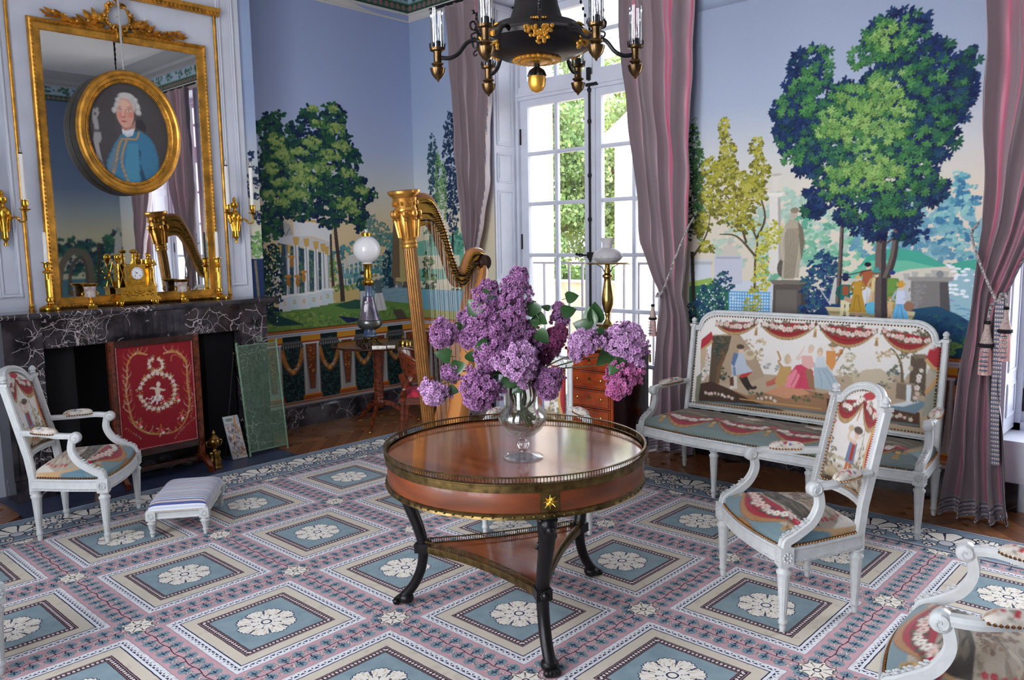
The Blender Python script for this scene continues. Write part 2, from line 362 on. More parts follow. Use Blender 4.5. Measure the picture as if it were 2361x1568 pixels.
# ---- the panoramic wallpaper over the sofa (window wall, right of the first window)
SKY = [(.0, (222, 210, 190)), (1.85, (222, 212, 194)), (2.15, (204, 206, 206)), (2.5, (168, 180, 202)), (3.1, (148, 160, 184)), (3.9, (136, 149, 176))]
def sky(cv, st=SKY):
    for (a, ca), (b, cb) in zip(st, st[1:]): cv.grad(a, b + .01, ca, cb)
def person(cv, x, y, s, coat, legs, hair, skin=(222, 196, 176), hat=None, skirt=None):   # small painted figure; x,y = seat/feet, s = height
    if skirt: cv.poly([(x - .1 * s, y + .55 * s), (x + .1 * s, y + .55 * s), (x + .25 * s, y), (x - .22 * s, y)], skirt); cv.line([(x, y + .5 * s), (x + .1 * s, y + .03 * s)], .02 * s, tuple(c * .75 for c in skirt)); cv.line([(x - .03 * s, y + .5 * s), (x - .1 * s, y + .03 * s)], .02 * s, tuple(c * .82 for c in skirt))
    else:
        cv.line([(x - .04 * s, y + .5 * s), (x - .07 * s, y)], .1 * s, legs, .06 * s); cv.line([(x + .05 * s, y + .5 * s), (x + .08 * s, y)], .1 * s, legs, .06 * s)
    cv.poly([(x - .1 * s, y + .82 * s), (x + .1 * s, y + .82 * s), (x + .12 * s, y + .47 * s), (x - .12 * s, y + .47 * s)], coat)
    cv.line([(x - .1 * s, y + .8 * s), (x - .19 * s, y + .62 * s), (x - .1 * s, y + .55 * s)], .06 * s, tuple(c * .85 for c in coat), .04 * s)
    cv.line([(x + .1 * s, y + .8 * s), (x + .18 * s, y + .64 * s), (x + .06 * s, y + .6 * s)], .06 * s, tuple(c * .9 for c in coat), .04 * s)
    cv.ell(x + .01 * s, y + .9 * s, .055 * s, .07 * s, skin); cv.ell(x - .005 * s, y + .94 * s, .07 * s, .05 * s, hair)
    if hat: cv.ell(x, y + .98 * s, .12 * s, .03 * s, hat); cv.rect(x - .06 * s, y + .98 * s, x + .06 * s, y + 1.07 * s, hat)
def paint_right():
    cv = Canvas(2.95, 5.12, .86, 3.2, .0045); sky(cv)
    # far trees and hills
    for e, c in ((((3.942,1.675,.394,.259)), (178, 206, 190)), (((3.475,1.566,.194,.183)), (190, 208, 190)), (((4.567,1.711,.312,.184)), (150, 190, 200)), (((4.886,1.549,.157,.279)), (140, 186, 196))):
        foliage(cv, [e], [c, tuple(k * .95 for k in c)], .035, 1.6)
    foliage(cv, [(3.975,1.56,.2,.172), (4.258,1.557,.161,.194), (3.736,1.385,.124,.118)], [(120, 180, 150), (96, 166, 140), (134, 192, 160)], .028, 1.3)
    foliage(cv, [(4.52,1.607,.27,.16), (4.725,1.447,.142,.104)], [(110, 160, 180), (96, 148, 172)], .03, 1.4)
    foliage(cv, [(4.885,1.826,.101,.151), (4.858,1.651,.114,.152), (4.959,1.448,.089,.151)], [(88, 150, 172), (120, 178, 186), (66, 122, 158), (150, 200, 196)], .026, 1.8)
    cv.poly([(4.265,1.335),(4.369,1.474),(4.523,1.527),(4.674,1.5),(4.821,1.422),(4.936,1.448),(5.091,1.473),(5.097,1.35),(4.631,1.342)], (72, 168, 146))
    cv.poly([(4.21,1.334),(4.396,1.447),(4.602,1.447),(4.822,1.396),(4.632,1.315),(4.375,1.296)], (110, 190, 160))
    cv.poly([(4.04,1.331),(4.347,1.323),(4.629,1.394),(4.868,1.417),(4.906,1.346),(4.878,1.192),(4.045,1.159)], (212, 206, 190))
    for k in range(16):
        x = 1990 / 1 + k
    for (x, z) in [(4.605,1.368),(4.654,1.379),(4.728,1.369),(4.763,1.391),(4.823,1.384),(4.848,1.345)]: cv.poly([(x - .02, z), (x + .02, z), (x, z - .09)], (178, 178, 172))
    cv.poly([(4.79,1.318),(4.961,1.398),(5.097,1.35),(5.116,.95),(4.803,1.032)], (150, 190, 200))
    for k in range(26):
        x, z = RN.uniform(4.80, 5.0), RN.uniform(1.22, 1.42); cv.ell(x, z, .018, .008, (236, 242, 246), n=8, jag=.3)
    for k in range(46):
        x, z = RN.uniform(4.74, 5.0), RN.uniform(1.0, 1.22); cv.ell(x, z, .022, .004, (92 + RN.uniform(-20, 60), 156, 190), n=6)
    # left: terrace wall with balusters, sphinx, lawn
    cv.poly([(3.094,1.449),(3.272,1.45),(3.274,1.318),(3.77,1.297),(3.775,1.059),(3.099,1.025)], (206, 212, 222))
    for k in range(11):
        a = (3.145,1.424); cv.ell(a[0] + k * .0135, a[1], .0045, .016, (168, 172, 172), n=8)
    cv.poly([(3.3,1.475),(3.516,1.474),(3.52,1.277),(3.303,1.272)], (198, 200, 214)); cv.poly([(3.314,1.468),(3.503,1.468),(3.503,1.456),(3.314,1.456)], (170, 172, 182))
    cv.poly([(3.355,1.475),(3.368,1.53),(3.401,1.561),(3.442,1.548),(3.482,1.523),(3.483,1.475)], (206, 200, 188)); cv.ell(*(3.421,1.573,.02,.022), (196, 190, 180))
    cv.poly([(3.096,1.283),(3.274,1.318),(3.379,1.242),(3.481,1.199),(3.484,1.044),(3.099,.992)], (150, 180, 90)); cv.poly([(3.096,1.251),(3.344,1.273),(3.548,1.17),(3.485,1.013),(3.099,.992)], (52, 112, 84))
    # tall cypress at the left edge
    for e, c in (((3.117,2.009,.071,.439), (28, 52, 62)), ((3.168,1.944,.049,.343), (64, 104, 60))):
        foliage(cv, [e], [c, tuple(k * 1.18 for k in c), tuple(k * .8 for k in c)], .016, 2.6, n=3)
    foliage(cv, [(3.128,2.287,.042,.186), (3.19,1.85,.035,.281)], [(74, 116, 66), (94, 136, 76)], .012, 1.3, n=3)
    cv.line([(3.119,1.507),(3.133,1.188),(3.15,.995)], .03, (56, 50, 46)); 
    # yellow green tree
    Yg = [(3.355,2.355,.053,.084), (3.397,2.217,.073,.078), (3.264,2.061,.095,.11), (3.366,2.084,.113,.09), (3.468,1.958,.162,.102), (3.609,2.198,.05,.087), (3.634,2.036,.075,.106), (3.599,1.891,.107,.089), (3.266,1.877,.09,.123), (3.438,1.779,.163,.103), (3.199,1.694,.07,.094), (3.538,1.685,.11,.054), (3.229,1.537,.077,.043)]
    for b in ([[(3.614,1.142),(3.615,1.444),(3.621,1.594),(3.503,1.806),(3.434,1.99),(3.383,2.233)]], [[(3.621,1.594),(3.681,1.74),(3.623,1.949),(3.609,2.154)]], [[(3.614,1.474),(3.474,1.611),(3.339,1.629)]], [[(3.547,1.565),(3.437,1.839),(3.3,1.968)]], [[(3.13,1.475),(3.235,1.631),(3.267,1.816)]]):
        cv.line(b[0], .018, (84, 70, 50), .006)
    foliage(cv, Yg, [(122, 118, 44), (104, 100, 40)], .017, 1.5); foliage(cv, Yg, [(168, 164, 60), (152, 150, 56), (182, 176, 80)], .014, 1.1, up=.25, shrink=.8)
    # column and urn
    cv.poly([(3.71,1.886),(3.787,1.882),(3.805,1.357),(3.712,1.355)], (226, 222, 214)); cv.poly([(3.769,1.868),(3.787,1.867),(3.805,1.357),(3.787,1.357)], (176, 170, 164)); cv.poly([(3.687,1.904),(3.811,1.898),(3.799,1.875),(3.7,1.88)], (232, 228, 220))
    cv.poly([(3.716,2.019),(3.796,2.013),(3.772,1.992),(3.773,1.94),(3.762,1.906),(3.756,1.895),(3.743,1.907),(3.724,1.949),(3.735,1.994)], (220, 214, 204)); cv.ell(*(3.756,2.019,.04,.009), (190, 184, 176))
    foliage(cv, [(3.747,1.621,.067,.1), (3.671,1.504,.05,.149), (3.65,1.295,.076,.121)], [(186, 184, 60), (150, 152, 52), (206, 200, 96)], .012, 1.6)
    # statue on its pedestal
    cv.poly([(3.722,1.311),(4.011,1.316),(3.994,1.287),(3.745,1.282)], (120, 112, 104)); cv.poly([(3.751,1.282),(3.947,1.286),(3.948,1.024),(3.745,1.012)], (92, 84, 80)); cv.poly([(3.771,1.244),(3.918,1.248),(3.918,1.022),(3.77,1.014)], (112, 104, 98)); cv.poly([(3.947,1.286),(3.988,1.287),(3.995,1.026),(3.948,1.024)], (70, 64, 62))
    cv.ell(*(3.817,1.392,.043,.064), (100, 92, 84)); cv.poly([(3.806,1.327),(3.815,1.474),(3.806,1.591),(3.822,1.678),(3.851,1.72),(3.912,1.71),(3.948,1.66),(3.963,1.56),(3.936,1.445),(3.928,1.329)], (176, 166, 146))
    for k in range(9):
        a = 1812 + k * 4.4
        x, z = (3.828,1.678); cv.line([(x + k * .012, z - .02), (x + k * .010 + .004, z - .18), (x + k * .008, z - .36)], .0045, (124, 114, 98))
    cv.poly([(3.912,1.704),(3.948,1.66),(3.963,1.56),(3.942,1.445),(3.927,1.561),(3.919,1.647)], (120, 112, 96)); cv.line([(3.829,1.663),(3.803,1.577),(3.816,1.445)], .02, (190, 180, 160)); cv.ell(*(3.884,1.754,.026,.037), (186, 176, 156)); cv.ell(*(3.889,1.777,.03,.02), (140, 130, 112))
    # trellis and rose bushes
    x0, z0 = (3.417,1.041); x1, z1 = (3.731,1.225)
    cv.rect(x0, z0, x1, z1, (214, 230, 240)); k = x0
    while k < x1: cv.rect(k, z0, k + .008, z1, (90, 160, 214)); k += .02
    k = z0
    while k < z1: cv.rect(x0, k, x1, k + .008, (90, 160, 214)); k += .022
    foliage(cv, [(3.276,1.161,.125,.114), (3.378,1.289,.082,.075), (3.178,1.061,.093,.096)], [(34, 70, 104), (52, 96, 96), (28, 54, 92)], .014, 1.8)
    for k in range(60):
        x, z = (3.276,1.161); cv.ell(x + RN.normal(0, .08), z + RN.normal(0, .07), .005, .006, (232, 234, 238), n=6)
    foliage(cv, [(3.598,1.142,.065,.11)], [(150, 152, 60), (176, 176, 84)], .013, 1.6)
    # blue shrub right of the statue
    foliage(cv, [(4.085,1.275,.141,.143), (4.095,1.417,.101,.096), (4.046,1.101,.126,.069), (4.117,1.162,.112,.086)], [(34, 62, 112), (44, 84, 112), (30, 50, 98), (52, 98, 104)], .016, 2.4)
    # parapet with ball
    cv.poly([(4.631,1.342),(4.862,1.346),(4.84,1.319),(4.851,1.074),(4.632,1.062)], (128, 124, 122)); cv.poly([(4.611,1.347),(4.871,1.351),(4.863,1.325),(4.622,1.32)], (152, 148, 144)); cv.poly([(4.793,1.318),(4.84,1.319),(4.865,1.075),(4.808,1.071)], (84, 82, 84)); cv.ell(*(4.793,1.365,.021,.023), (136, 136, 140))
    cv.poly([(4.168,1.334),(4.632,1.328),(4.642,1.062),(4.106,1.032)], (196, 196, 190)); foliage(cv, [(4.684,1.263,.058,.052), (4.662,1.183,.049,.042)], [(140, 138, 136)], .014, 1.2)
    cv.poly([(4.489,1.054),(4.589,1.14),(4.784,1.175),(4.904,1.128),(5.114,1.001),(5.123,.799),(4.501,.738)], (32, 76, 104)); foliage(cv, [(4.764,1.082,.188,.042), (4.91,1.012,.136,.051)], [(24, 60, 96), (44, 96, 98), (36, 66, 110)], .02, 1.2)
    foliage(cv, [(4.913,.935,.069,.042)], [(110, 150, 80), (86, 130, 76)], .018, 1.5)
    cv.poly([(3.96,1.024),(4.102,1.161),(4.536,1.178),(4.617,1.061),(4.495,.903),(3.964,.863)], (34, 62, 104))
    # great chestnut tree: trunks, dark mass, lit leaf rosettes
    for p, a, b in (([(4.465,1.011),(4.453,1.338),(4.45,1.554),(4.478,1.714),(4.51,1.871)], .085, .03), ([(4.48,1.312),(4.525,1.474),(4.538,1.659),(4.56,1.894),(4.539,2.103),(4.567,2.331)], .05, .016), ([(4.193,1.165),(4.201,1.446),(4.209,1.723),(4.246,1.94)], .035, .014), ([(4.445,1.555),(4.336,1.665),(4.278,1.775)], .03, .012), ([(4.157,2.15),(4.015,2.204),(3.954,2.321)], .03, .01), ([(4.45,2.111),(4.446,2.216),(4.491,2.366),(4.549,2.486)], .035, .012), ([(4.449,2.137),(4.395,2.221)], .02, .01), ([(4.078,2.443),(4.083,2.577),(4.057,2.689)], .02, .008), ([(4.484,1.554),(4.594,1.658),(4.615,1.736)], .014, .008), ([(4.482,2.623),(4.525,2.792),(4.596,2.829)], .02, .008)):
        cv.line(p, a, (112, 98, 92), b); cv.line([(x + a * .22, z) for x, z in p], a * .45, (66, 58, 60), b * .4)
    D = [(3.952,2.596,.159,.232), (3.891,2.271,.173,.163), (3.798,2.422,.101,.113), (4.476,2.776,.171,.169), (4.596,2.829,.096,.09), (4.675,2.642,.14,.124), (4.777,2.455,.167,.149), (4.877,2.489,.076,.161), (4.257,2.421,.233,.16), (4.461,2.498,.221,.155), (4.068,2.308,.273,.137), (4.544,2.283,.264,.155), (4.736,2.312,.184,.101), (4.241,2.075,.312,.119), (3.988,2.123,.142,.123), (4.627,2.07,.19,.113), (4.744,2.136,.116,.101), (4.354,1.906,.28,.118), (4.081,1.867,.129,.101), (4.635,1.864,.144,.103), (4.541,1.712,.149,.095), (4.334,1.719,.182,.098), (4.027,1.757,.097,.051), (4.732,1.859,.117,.061), (4.609,1.592,.083,.047), (4.441,1.662,.128,.064), (4.883,2.608,.045,.048)]
    foliage(cv, D, [(26, 50, 98), (30, 62, 92), (24, 44, 86)], .034, 1.5, shrink=.88)
    foliage(cv, D, [(26, 48, 96), (30, 60, 96), (22, 40, 84)], .040, 2.2, rosette, n=7)
    foliage(cv, D, [(36, 84, 76), (44, 96, 72), (30, 66, 92), (30, 56, 98)], .037, 1.0, rosette, up=.1, shrink=.95, n=6)
    M = [(4.023,2.694,.095,.136), (3.891,2.494,.144,.111), (3.869,2.189,.118,.101), (4.451,2.78,.172,.153), (4.3,2.703,.104,.089), (4.679,2.543,.14,.11), (4.631,1.968,.096,.13), (4.203,2.428,.211,.118), (4.437,2.476,.198,.13), (4.315,2.255,.305,.133), (4.717,2.214,.094,.101), (4.353,1.933,.28,.134), (4.549,2.154,.123,.129), (3.918,2.573,.087,.11)]
    foliage(cv, M, [(70, 128, 74), (84, 142, 80), (52, 108, 74)], .034, 1.7, rosette, n=6)
    M2 = [(4.778,2.43,.114,.099), (4.596,2.226,.168,.128), (4.681,1.913,.119,.077), (3.986,2.207,.17,.112), (4.081,1.894,.112,.078), (4.358,1.772,.156,.076), (4.564,1.79,.123,.063), (4.598,2.779,.072,.075), (4.239,2.129,.262,.108)]
    foliage(cv, M2, [(58, 116, 80), (46, 96, 84), (74, 130, 76)], .034, 1.1, rosette, n=6)
    L = [(4.334,2.477,.194,.09), (4.435,2.528,.125,.078), (4.232,2.365,.21,.091), (4.441,2.351,.175,.114), (4.316,2.229,.231,.091), (4.153,2.272,.136,.081), (4.324,2.015,.231,.102), (4.217,1.969,.161,.099), (4.455,1.98,.126,.09), (4.45,2.805,.124,.091)]
    foliage(cv, L, [(128, 170, 92), (146, 184, 104), (106, 156, 86)], .033, 2.0, rosette, n=6)
    # people on and behind the stone bench
    cv.poly([(4.109,1.144),(4.664,1.135),(4.66,1.109),(4.127,1.117)], (206, 190, 150)); cv.poly([(4.127,1.117),(4.66,1.109),(4.651,1.092),(4.133,1.094)], (160, 146, 108))
    for a in ([(4.139,1.1),(4.229,1.099),(4.214,1.038),(4.158,1.035)], [(4.35,1.093),(4.43,1.092),(4.416,1.036),(4.368,1.033)], [(4.57,1.099),(4.651,1.097),(4.633,1.043),(4.587,1.046)]): cv.poly(a, (190, 176, 128))
    x, z = (4.375,1.139); person(cv, x, z, .30, (168, 92, 58), (214, 216, 222), (30, 30, 46)); cv.line([(x - .12, z + .215), (x + .02, z + .25)], .006, (60, 50, 50))
    x, z = (4.426,1.133); person(cv, x, z, .25, (214, 196, 140), (0, 0, 0), (120, 90, 70), hat=(70, 150, 150), skirt=(206, 180, 140))
    x, z = (4.247,1.054); person(cv, x - .01, z, .29, (28, 108, 104), (222, 212, 170), (30, 34, 60), hat=(34, 44, 78)); cv.rect(x - .028, z + .17, x + .012, z + .23, (156, 84, 56)); cv.line([(x - .015, z + .15), (x + .06, z + .11), (x + .07, z)], .03, (186, 150, 124), .02); cv.line([(x - .17, z + .2), (x - .1, z + .1)], .007, (200, 200, 206))
    x, z = (4.316,1.136); person(cv, x, z - .02, .24, (190, 146, 54), (0, 0, 0), (216, 180, 110), skirt=(180, 140, 50)); cv.ell(x + .09, z + .01, .04, .04, (96, 178, 210)); 
    x, z = (4.523,1.118); person(cv, x, z, .27, (110, 150, 70), (0, 0, 0), (40, 60, 120), skirt=(110, 146, 70))
    x, z = (4.576,1.086); person(cv, x, z - .02, .24, (206, 212, 232), (0, 0, 0), (206, 150, 50), hat=(210, 156, 60), skirt=(110, 180, 224)); cv.ell(x + .05, z + .08, .03, .03, (150, 110, 90)); 
    x, z = (4.515,1.055); person(cv, x, z, .17, (212, 176, 128), (206, 170, 130), (180, 140, 90))
    cv.line([(4.47,1.011),(4.46,1.203),(4.458,1.339)], .082, (94, 82, 80), .07); cv.line([(4.486,1.012),(4.479,1.203),(4.474,1.339)], .035, (58, 52, 56), .03)
    cv.noise(1.6); return cv
# ---- the left wall: park with a round temple above a painted dado
def dado(cv, y0, y1, per, ph, z0=.18, z1=.87):
    cv.rect(y0, z0, y1, z1, (22, 34, 34))
    n = int((y1 - y0) / .011 * 9)
    for i in range(int((y1 - y0) * 1500)):
        y, z = RN.uniform(y0, y1), RN.uniform(z0 + .04, z1 - .1); blobs(cv, y, z, .012, [(44, 80, 78), (34, 64, 66), (56, 96, 90), (28, 50, 54)], 3)
    k = math.floor((y0 - ph) / per) * per + ph
    while k < y1 + per:
        c = k + per / 2                                          # swag of fruit between pilasters
        for s in (0,):
            t = np.linspace(0, 1, 9); x = c - .105 + .21 * t; z = z1 - .17 - .2 * (4 * t * (1 - t)) ** .8
            cv.line(np.stack([x, z - .016], 1), .05, (66, 58, 56))
            cv.line(np.stack([x, z], 1), .04, (168, 106, 44))
            for i in range(40):
                u = RN.uniform(0, 1); cv.ell(c - .105 + .21 * u + RN.normal(0, .004), z1 - .17 - .2 * (4 * u * (1 - u)) ** .8 + RN.normal(0, .009), .007, .006, [(208, 146, 60), (140, 76, 34), (188, 120, 48)][RN.integers(3)], n=6)
            for i in range(70):
                u = RN.uniform(.22, .78); cv.ell(c - .105 + .21 * u + RN.normal(0, .003), z1 - .17 - .2 * (4 * u * (1 - u)) ** .8 + RN.normal(0, .012), .0045, .004, [(196, 190, 182), (110, 100, 96), (214, 208, 200)][RN.integers(3)], n=6)
            flower(cv, c, z1 - .375, .026, (196, 128, 50), (226, 206, 180), 6, (120, 66, 36))
        cv.rect(c - .105, z1 - .13, c + .105, z1 - .105, (92, 90, 92)); cv.rect(c - .1, z1 - .16, c + .1, z1 - .13, (60, 60, 64))
        for i in range(8): cv.ell(c - .087 + i * .025, z1 - .15, .005, .014, (150, 146, 140), n=8)
        cv.rect(k - .085, z0 + .09, k + .085, z1 - .14, (150, 146, 144)); cv.rect(k - .072, z0 + .1, k + .072, z1 - .14, (196, 190, 186)); cv.rect(k - .06, z0 + .1, k + .06, z1 - .14, (168, 162, 158))
        cv.poly([(k - .06, z1 - .14), (k + .06, z1 - .14), (k + .052, z1 - .3), (k + .03, z0 + .14), (k - .03, z0 + .14), (k - .052, z1 - .3)], (92, 90, 90))
        cv.poly([(k - .052, z1 - .14), (k + .052, z1 - .14), (k + .04, z1 - .3), (k + .016, z0 + .15), (k - .016, z0 + .15), (k - .04, z1 - .3)], (118, 58, 32))
        for i in range(40):
            u = RN.uniform(0, 1); cv.ell(k + RN.uniform(-1, 1) * (.038 - .028 * u), z1 - .16 - u * .38, .008, .005, [(196, 124, 40), (216, 150, 56), (150, 80, 34)][min(2, int(u * 3))], rot=RN.uniform(0, 3), n=6)
        cv.rect(k - .1, z1 - .11, k + .1, z1 - .062, (206, 142, 44)); cv.rect(k - .1, z1 - .125, k + .1, z1 - .11, (150, 66, 34)); cv.rect(k - .088, z1 - .142, k + .088, z1 - .125, (206, 204, 206))
        cv.rect(k - .1, z0 + .05, k + .1, z0 + .088, (164, 80, 34)); cv.rect(k - .09, z0 + .088, k + .09, z0 + .1, (214, 142, 50))
        k += per
    cv.rect(y0, z1 - .062, y1, z1 - .03, (188, 190, 200)); cv.rect(y0, z1 - .05, y1, z1 - .044, (140, 140, 150))
    cv.rect(y0, z1 - .03, y1, z1, (150, 78, 34)); cv.rect(y0, z1 - .008, y1, z1, (90, 50, 34)); k = y0
    while k < y1: cv.ell(k, z1 - .018, .006, .007, (214, 140, 62), n=6); k += .016
    cv.rect(y0, z0, y1, z0 + .05, (170, 160, 160)); cv.rect(y0, z0 + .028, y1, z0 + .044, (150, 90, 56)); cv.rect(y0, z0, y1, z0 + .012, (120, 116, 120))
def paint_left():
    cv = Canvas(-1.95, .01, .18, 3.0, .005)
    sky(cv, [(0, (222, 196, 150)), (1.75, (222, 198, 156)), (2.1, (204, 204, 200)), (2.45, (176, 188, 216)), (2.9, (160, 174, 210)), (3.2, (154, 168, 204))])
    cv.poly([(-.93,1.46),(.001,1.477),(-.029,.74),(-.963,.825)], (120, 160, 170)); cv.poly([(-.978,1.462),(0,1.452),(-.003,1.365),(-.982,1.375)], (208, 196, 172))
    foliage(cv, [(-.835,1.458,.197,.16), (-.432,1.488,.267,.207), (-.221,1.441,.165,.254), (-.596,1.288,.313,.099)], [(84, 138, 138), (66, 118, 128), (104, 154, 146)], .03, 1.6)
    foliage(cv, [(-.524,1.735,.062,.163), (-.423,1.694,.127,.107), (-.599,1.755,.031,.137)], [(110, 140, 130), (96, 130, 126)], .016, 1.8)
    cv.poly([(-.833,1.497),(-.633,1.553),(-.638,1.452),(-.837,1.41)], (206, 206, 200)); 
    for i in range(6):
        a = (-.873,1.459); cv.rect(a[0] + i * .05, a[1] - .12, a[0] + i * .05 + .014, a[1], (206, 206, 204))
    cv.poly([(-.278,1.86),(-.212,1.902),(-.149,1.861),(-.143,1.225),(-.327,1.234)], (120, 96, 76)); cv.poly([(-.212,1.902),(-.149,1.861),(-.143,1.225),(-.22,1.229)], (186, 166, 110)); cv.poly([(-.357,1.277),(-.119,1.267),(-.106,1.051),(-.388,1.069)], (190, 170, 116)); cv.poly([(-.357,1.277),(-.272,1.273),(-.292,1.063),(-.388,1.069)], (130, 104, 80))
    foliage(cv, [(-.37,1.361,.054,.184), (-.34,1.192,.054,.084)], [(26, 50, 80), (34, 66, 84)], .02, 2)
    cv.poly([(-.326,1.141),(-.273,1.24),(-.198,1.228),(-.181,1.116)], (120, 116, 110)); cv.poly([(-.214,1.118),(-.176,1.227),(-.098,1.231),(-.07,1.118)], (84, 78, 76)); cv.poly([(-.299,1.156),(-.263,1.222),(-.245,1.153)], (190, 190, 186))
    cv.poly([(-.897,1.189),(-.011,1.167),(-.025,.828),(-.912,.881)], (132, 164, 176)); 
    for k in range(70): cv.ell(RN.uniform(-.95, 0), RN.uniform(.95, 1.22), .04, .003, (96 + RN.uniform(0, 60), 136, 160), n=6)
    for x, z in [(-.879,1.252),(-.845,1.25),(-.787,1.256),(-.535,1.285),(-.483,1.283)]: cv.poly([(x - .012, z - .03), (x + .012, z - .03), (x + .006, z), (x + .014, z + .04), (x - .014, z + .04), (x - .006, z)], (214, 204, 186))
    cv.line([(-.871,1.212),(-.748,1.234),(-.597,1.267),(-.415,1.296)], .022, (214, 196, 160))
    cv.poly([(-1.041,1.15),(-.847,1.218),(-.701,1.178),(-.718,1.049),(-.951,1.057)], (206, 180, 120)); foliage(cv, [(-.967,1.205,.095,.04), (-.823,1.209,.098,.024), (-1.006,1.364,.066,.102)], [(120, 156, 76), (96, 136, 72)], .018, 2)
    # lawn
    cv.poly([(-1.756,.823),(-1.738,1.117),(-1.493,1.04),(-1.045,1.071),(-.605,1.083),(-.074,1.006),(-.082,.811)], (104, 140, 70)); foliage(cv, [(-1.413,.943,.36,.069), (-.862,.917,.402,.056), (-.351,.94,.273,.051)], [(140, 162, 78), (120, 150, 74), (84, 122, 66)], .02, 1.5)
    cv.poly([(-.999,1.052),(-.755,1.092),(-.453,1.031),(-.559,.988),(-.857,1.01)], (44, 84, 66)); cv.poly([(-.966,.954),(-.564,.881),(-.459,.889),(-.864,.881)], (34, 44, 84)); cv.poly([(-1.747,.971),(-1.58,1.009),(-1.327,.905),(-1.585,.912)], (32, 70, 68)); cv.poly([(-.323,.963),(-.215,.964),(-.136,.859),(-.274,.857)], (86, 78, 66))
    # round temple
    W_, G_, S_ = (226, 226, 226), (206, 166, 92), (160, 160, 164)
    cv.poly([(-1.61,1.773),(-1.548,1.846),(-1.482,1.825),(-1.409,1.773),(-1.388,1.68),(-1.617,1.656)], (176, 172, 168)); 
    for k in range(4):
        a = (-1.59,1.681); cv.line([(a[0] + .04 * k, a[1] - .01), (a[0] + .02 + .05 * k, a[1] + .13 - .02 * k)], .008, (120, 116, 114))
    cv.poly([(-1.541,1.67),(-1.353,1.698),(-.997,1.619),(-1.002,1.525),(-1.333,1.593),(-1.544,1.626)], (206, 206, 206)); cv.poly([(-1.381,1.811),(-1.276,1.826),(-1.098,1.805),(-.991,1.743),(-.997,1.619),(-1.195,1.679),(-1.38,1.68)], W_)
    cv.poly([(-1.308,1.871),(-1.245,1.906),(-1.117,1.881),(-1.016,1.805),(-.991,1.743),(-1.098,1.805),(-1.276,1.826)], (214, 212, 208)); cv.line([(-1.285,1.819),(-1.121,1.801),(-1.001,1.736)], .02, G_); cv.line([(-1.318,1.856),(-1.118,1.851),(-.999,1.774)], .012, (240, 240, 236))
    cv.poly([(-1.524,1.103),(-1.544,1.626),(-1.058,1.522),(-1.024,1.109)], (60, 84, 96)); foliage(cv, [(-1.344,1.396,.178,.19), (-1.217,1.276,.136,.154)], [(70, 104, 98), (96, 130, 96), (44, 70, 88)], .02, 1.5)
    for px in ((646, 700), (661, 704)): pass
    for (xb, zb), (xt, zt), w in (((-1.564,1.143), (-1.524,1.607), .028), ((-1.471,1.137), (-1.436,1.602), .028), ((-1.385,1.124), (-1.363,1.676), .055), ((-1.279,1.125), (-1.259,1.66), .052), ((-1.18,1.134), (-1.162,1.636), .050), ((-1.102,1.137), (-1.09,1.612), .048), ((-1.055,1.143), (-1.055,1.588), .045)):
        cv.poly([(xb - w / 2, zb), (xb + w / 2, zb), (xt + w * .42, zt), (xt - w * .42, zt)], W_); cv.rect(xb + w * .12, zb, xb + w * .4, zt, S_); cv.poly([(xt - w * .6, zt), (xt + w * .6, zt), (xt + w * .4, zt - .07), (xt - w * .4, zt - .07)], G_); cv.rect(xb - w * .6, zb, xb + w * .6, zb + .02, G_)
    for x, z in [(-1.418,1.455),(-1.367,1.283),(-1.304,1.318),(-1.458,1.287)]: cv.ell(x, z, .02, .045, (176, 116, 50)); cv.ell(x, z + .05, .035, .014, (196, 136, 60))
    for i, ((xb, zb)) in enumerate([(-1.494,1.033),(-1.398,1.041),(-1.302,1.042),(-1.202,1.05),(-1.115,1.06),(-1.054,1.071)]):
        cv.rect(xb - .07, zb, xb + .05, zb + .13, (222 - 5 * (i % 2) * 3, 224, 226)); cv.rect(xb - .075, zb + .12, xb + .055, zb + .14, (238, 238, 236)); cv.ell(xb - .01, zb + .07, .014, .02, (200, 160, 84), n=10); cv.ell(xb - .01, zb + .07, .008, .012, (222, 222, 222), n=10)
    # big tree over the temple
    for p, a, b in (([(-.902,1.081),(-.91,1.301),(-.936,1.539),(-.952,1.774),(-.951,1.969)], .05, .03), ([(-.999,1.226),(-1.006,1.463),(-1.003,1.697)], .03, .02), ([(-1.498,1.699),(-1.493,1.92),(-1.43,2.142)], .04, .02), ([(-.998,1.968),(-1.057,2.158),(-1.09,2.383),(-1.237,2.522)], .035, .012), ([(-.944,1.93),(-.803,2.09),(-.702,2.172)], .025, .01), ([(-1.483,1.957),(-1.555,2.137)], .02, .01)):
        cv.line(p, a, (72, 60, 58), b)
    D = [(-1.571,2.567,.141,.129), (-1.449,2.541,.17,.182), (-1.62,2.278,.115,.216), (-1.422,2.289,.261,.22), (-1.174,2.712,.107,.104), (-.92,2.744,.141,.106), (-1.104,2.532,.229,.165), (-.9,2.51,.191,.192), (-.789,2.364,.165,.141), (-1.075,2.233,.28,.168), (-.751,2.17,.167,.118), (-.609,2.056,.141,.08), (-.9,2.048,.241,.117), (-.765,1.894,.198,.135), (-1.264,2.037,.27,.15), (-1.522,1.993,.212,.147), (-1.618,1.773,.141,.183), (-1.359,1.885,.22,.089), (-1.004,1.852,.16,.116), (-1.716,1.482,.064,.218), (-.673,1.775,.07,.064)]
    foliage(cv, D, [(20, 36, 70), (24, 48, 72), (22, 56, 64)], .040, 2.0, shrink=.92)
    foliage(cv, D, [(34, 76, 58), (28, 62, 66), (46, 92, 60)], .032, 1.1, up=.15, shrink=.9)
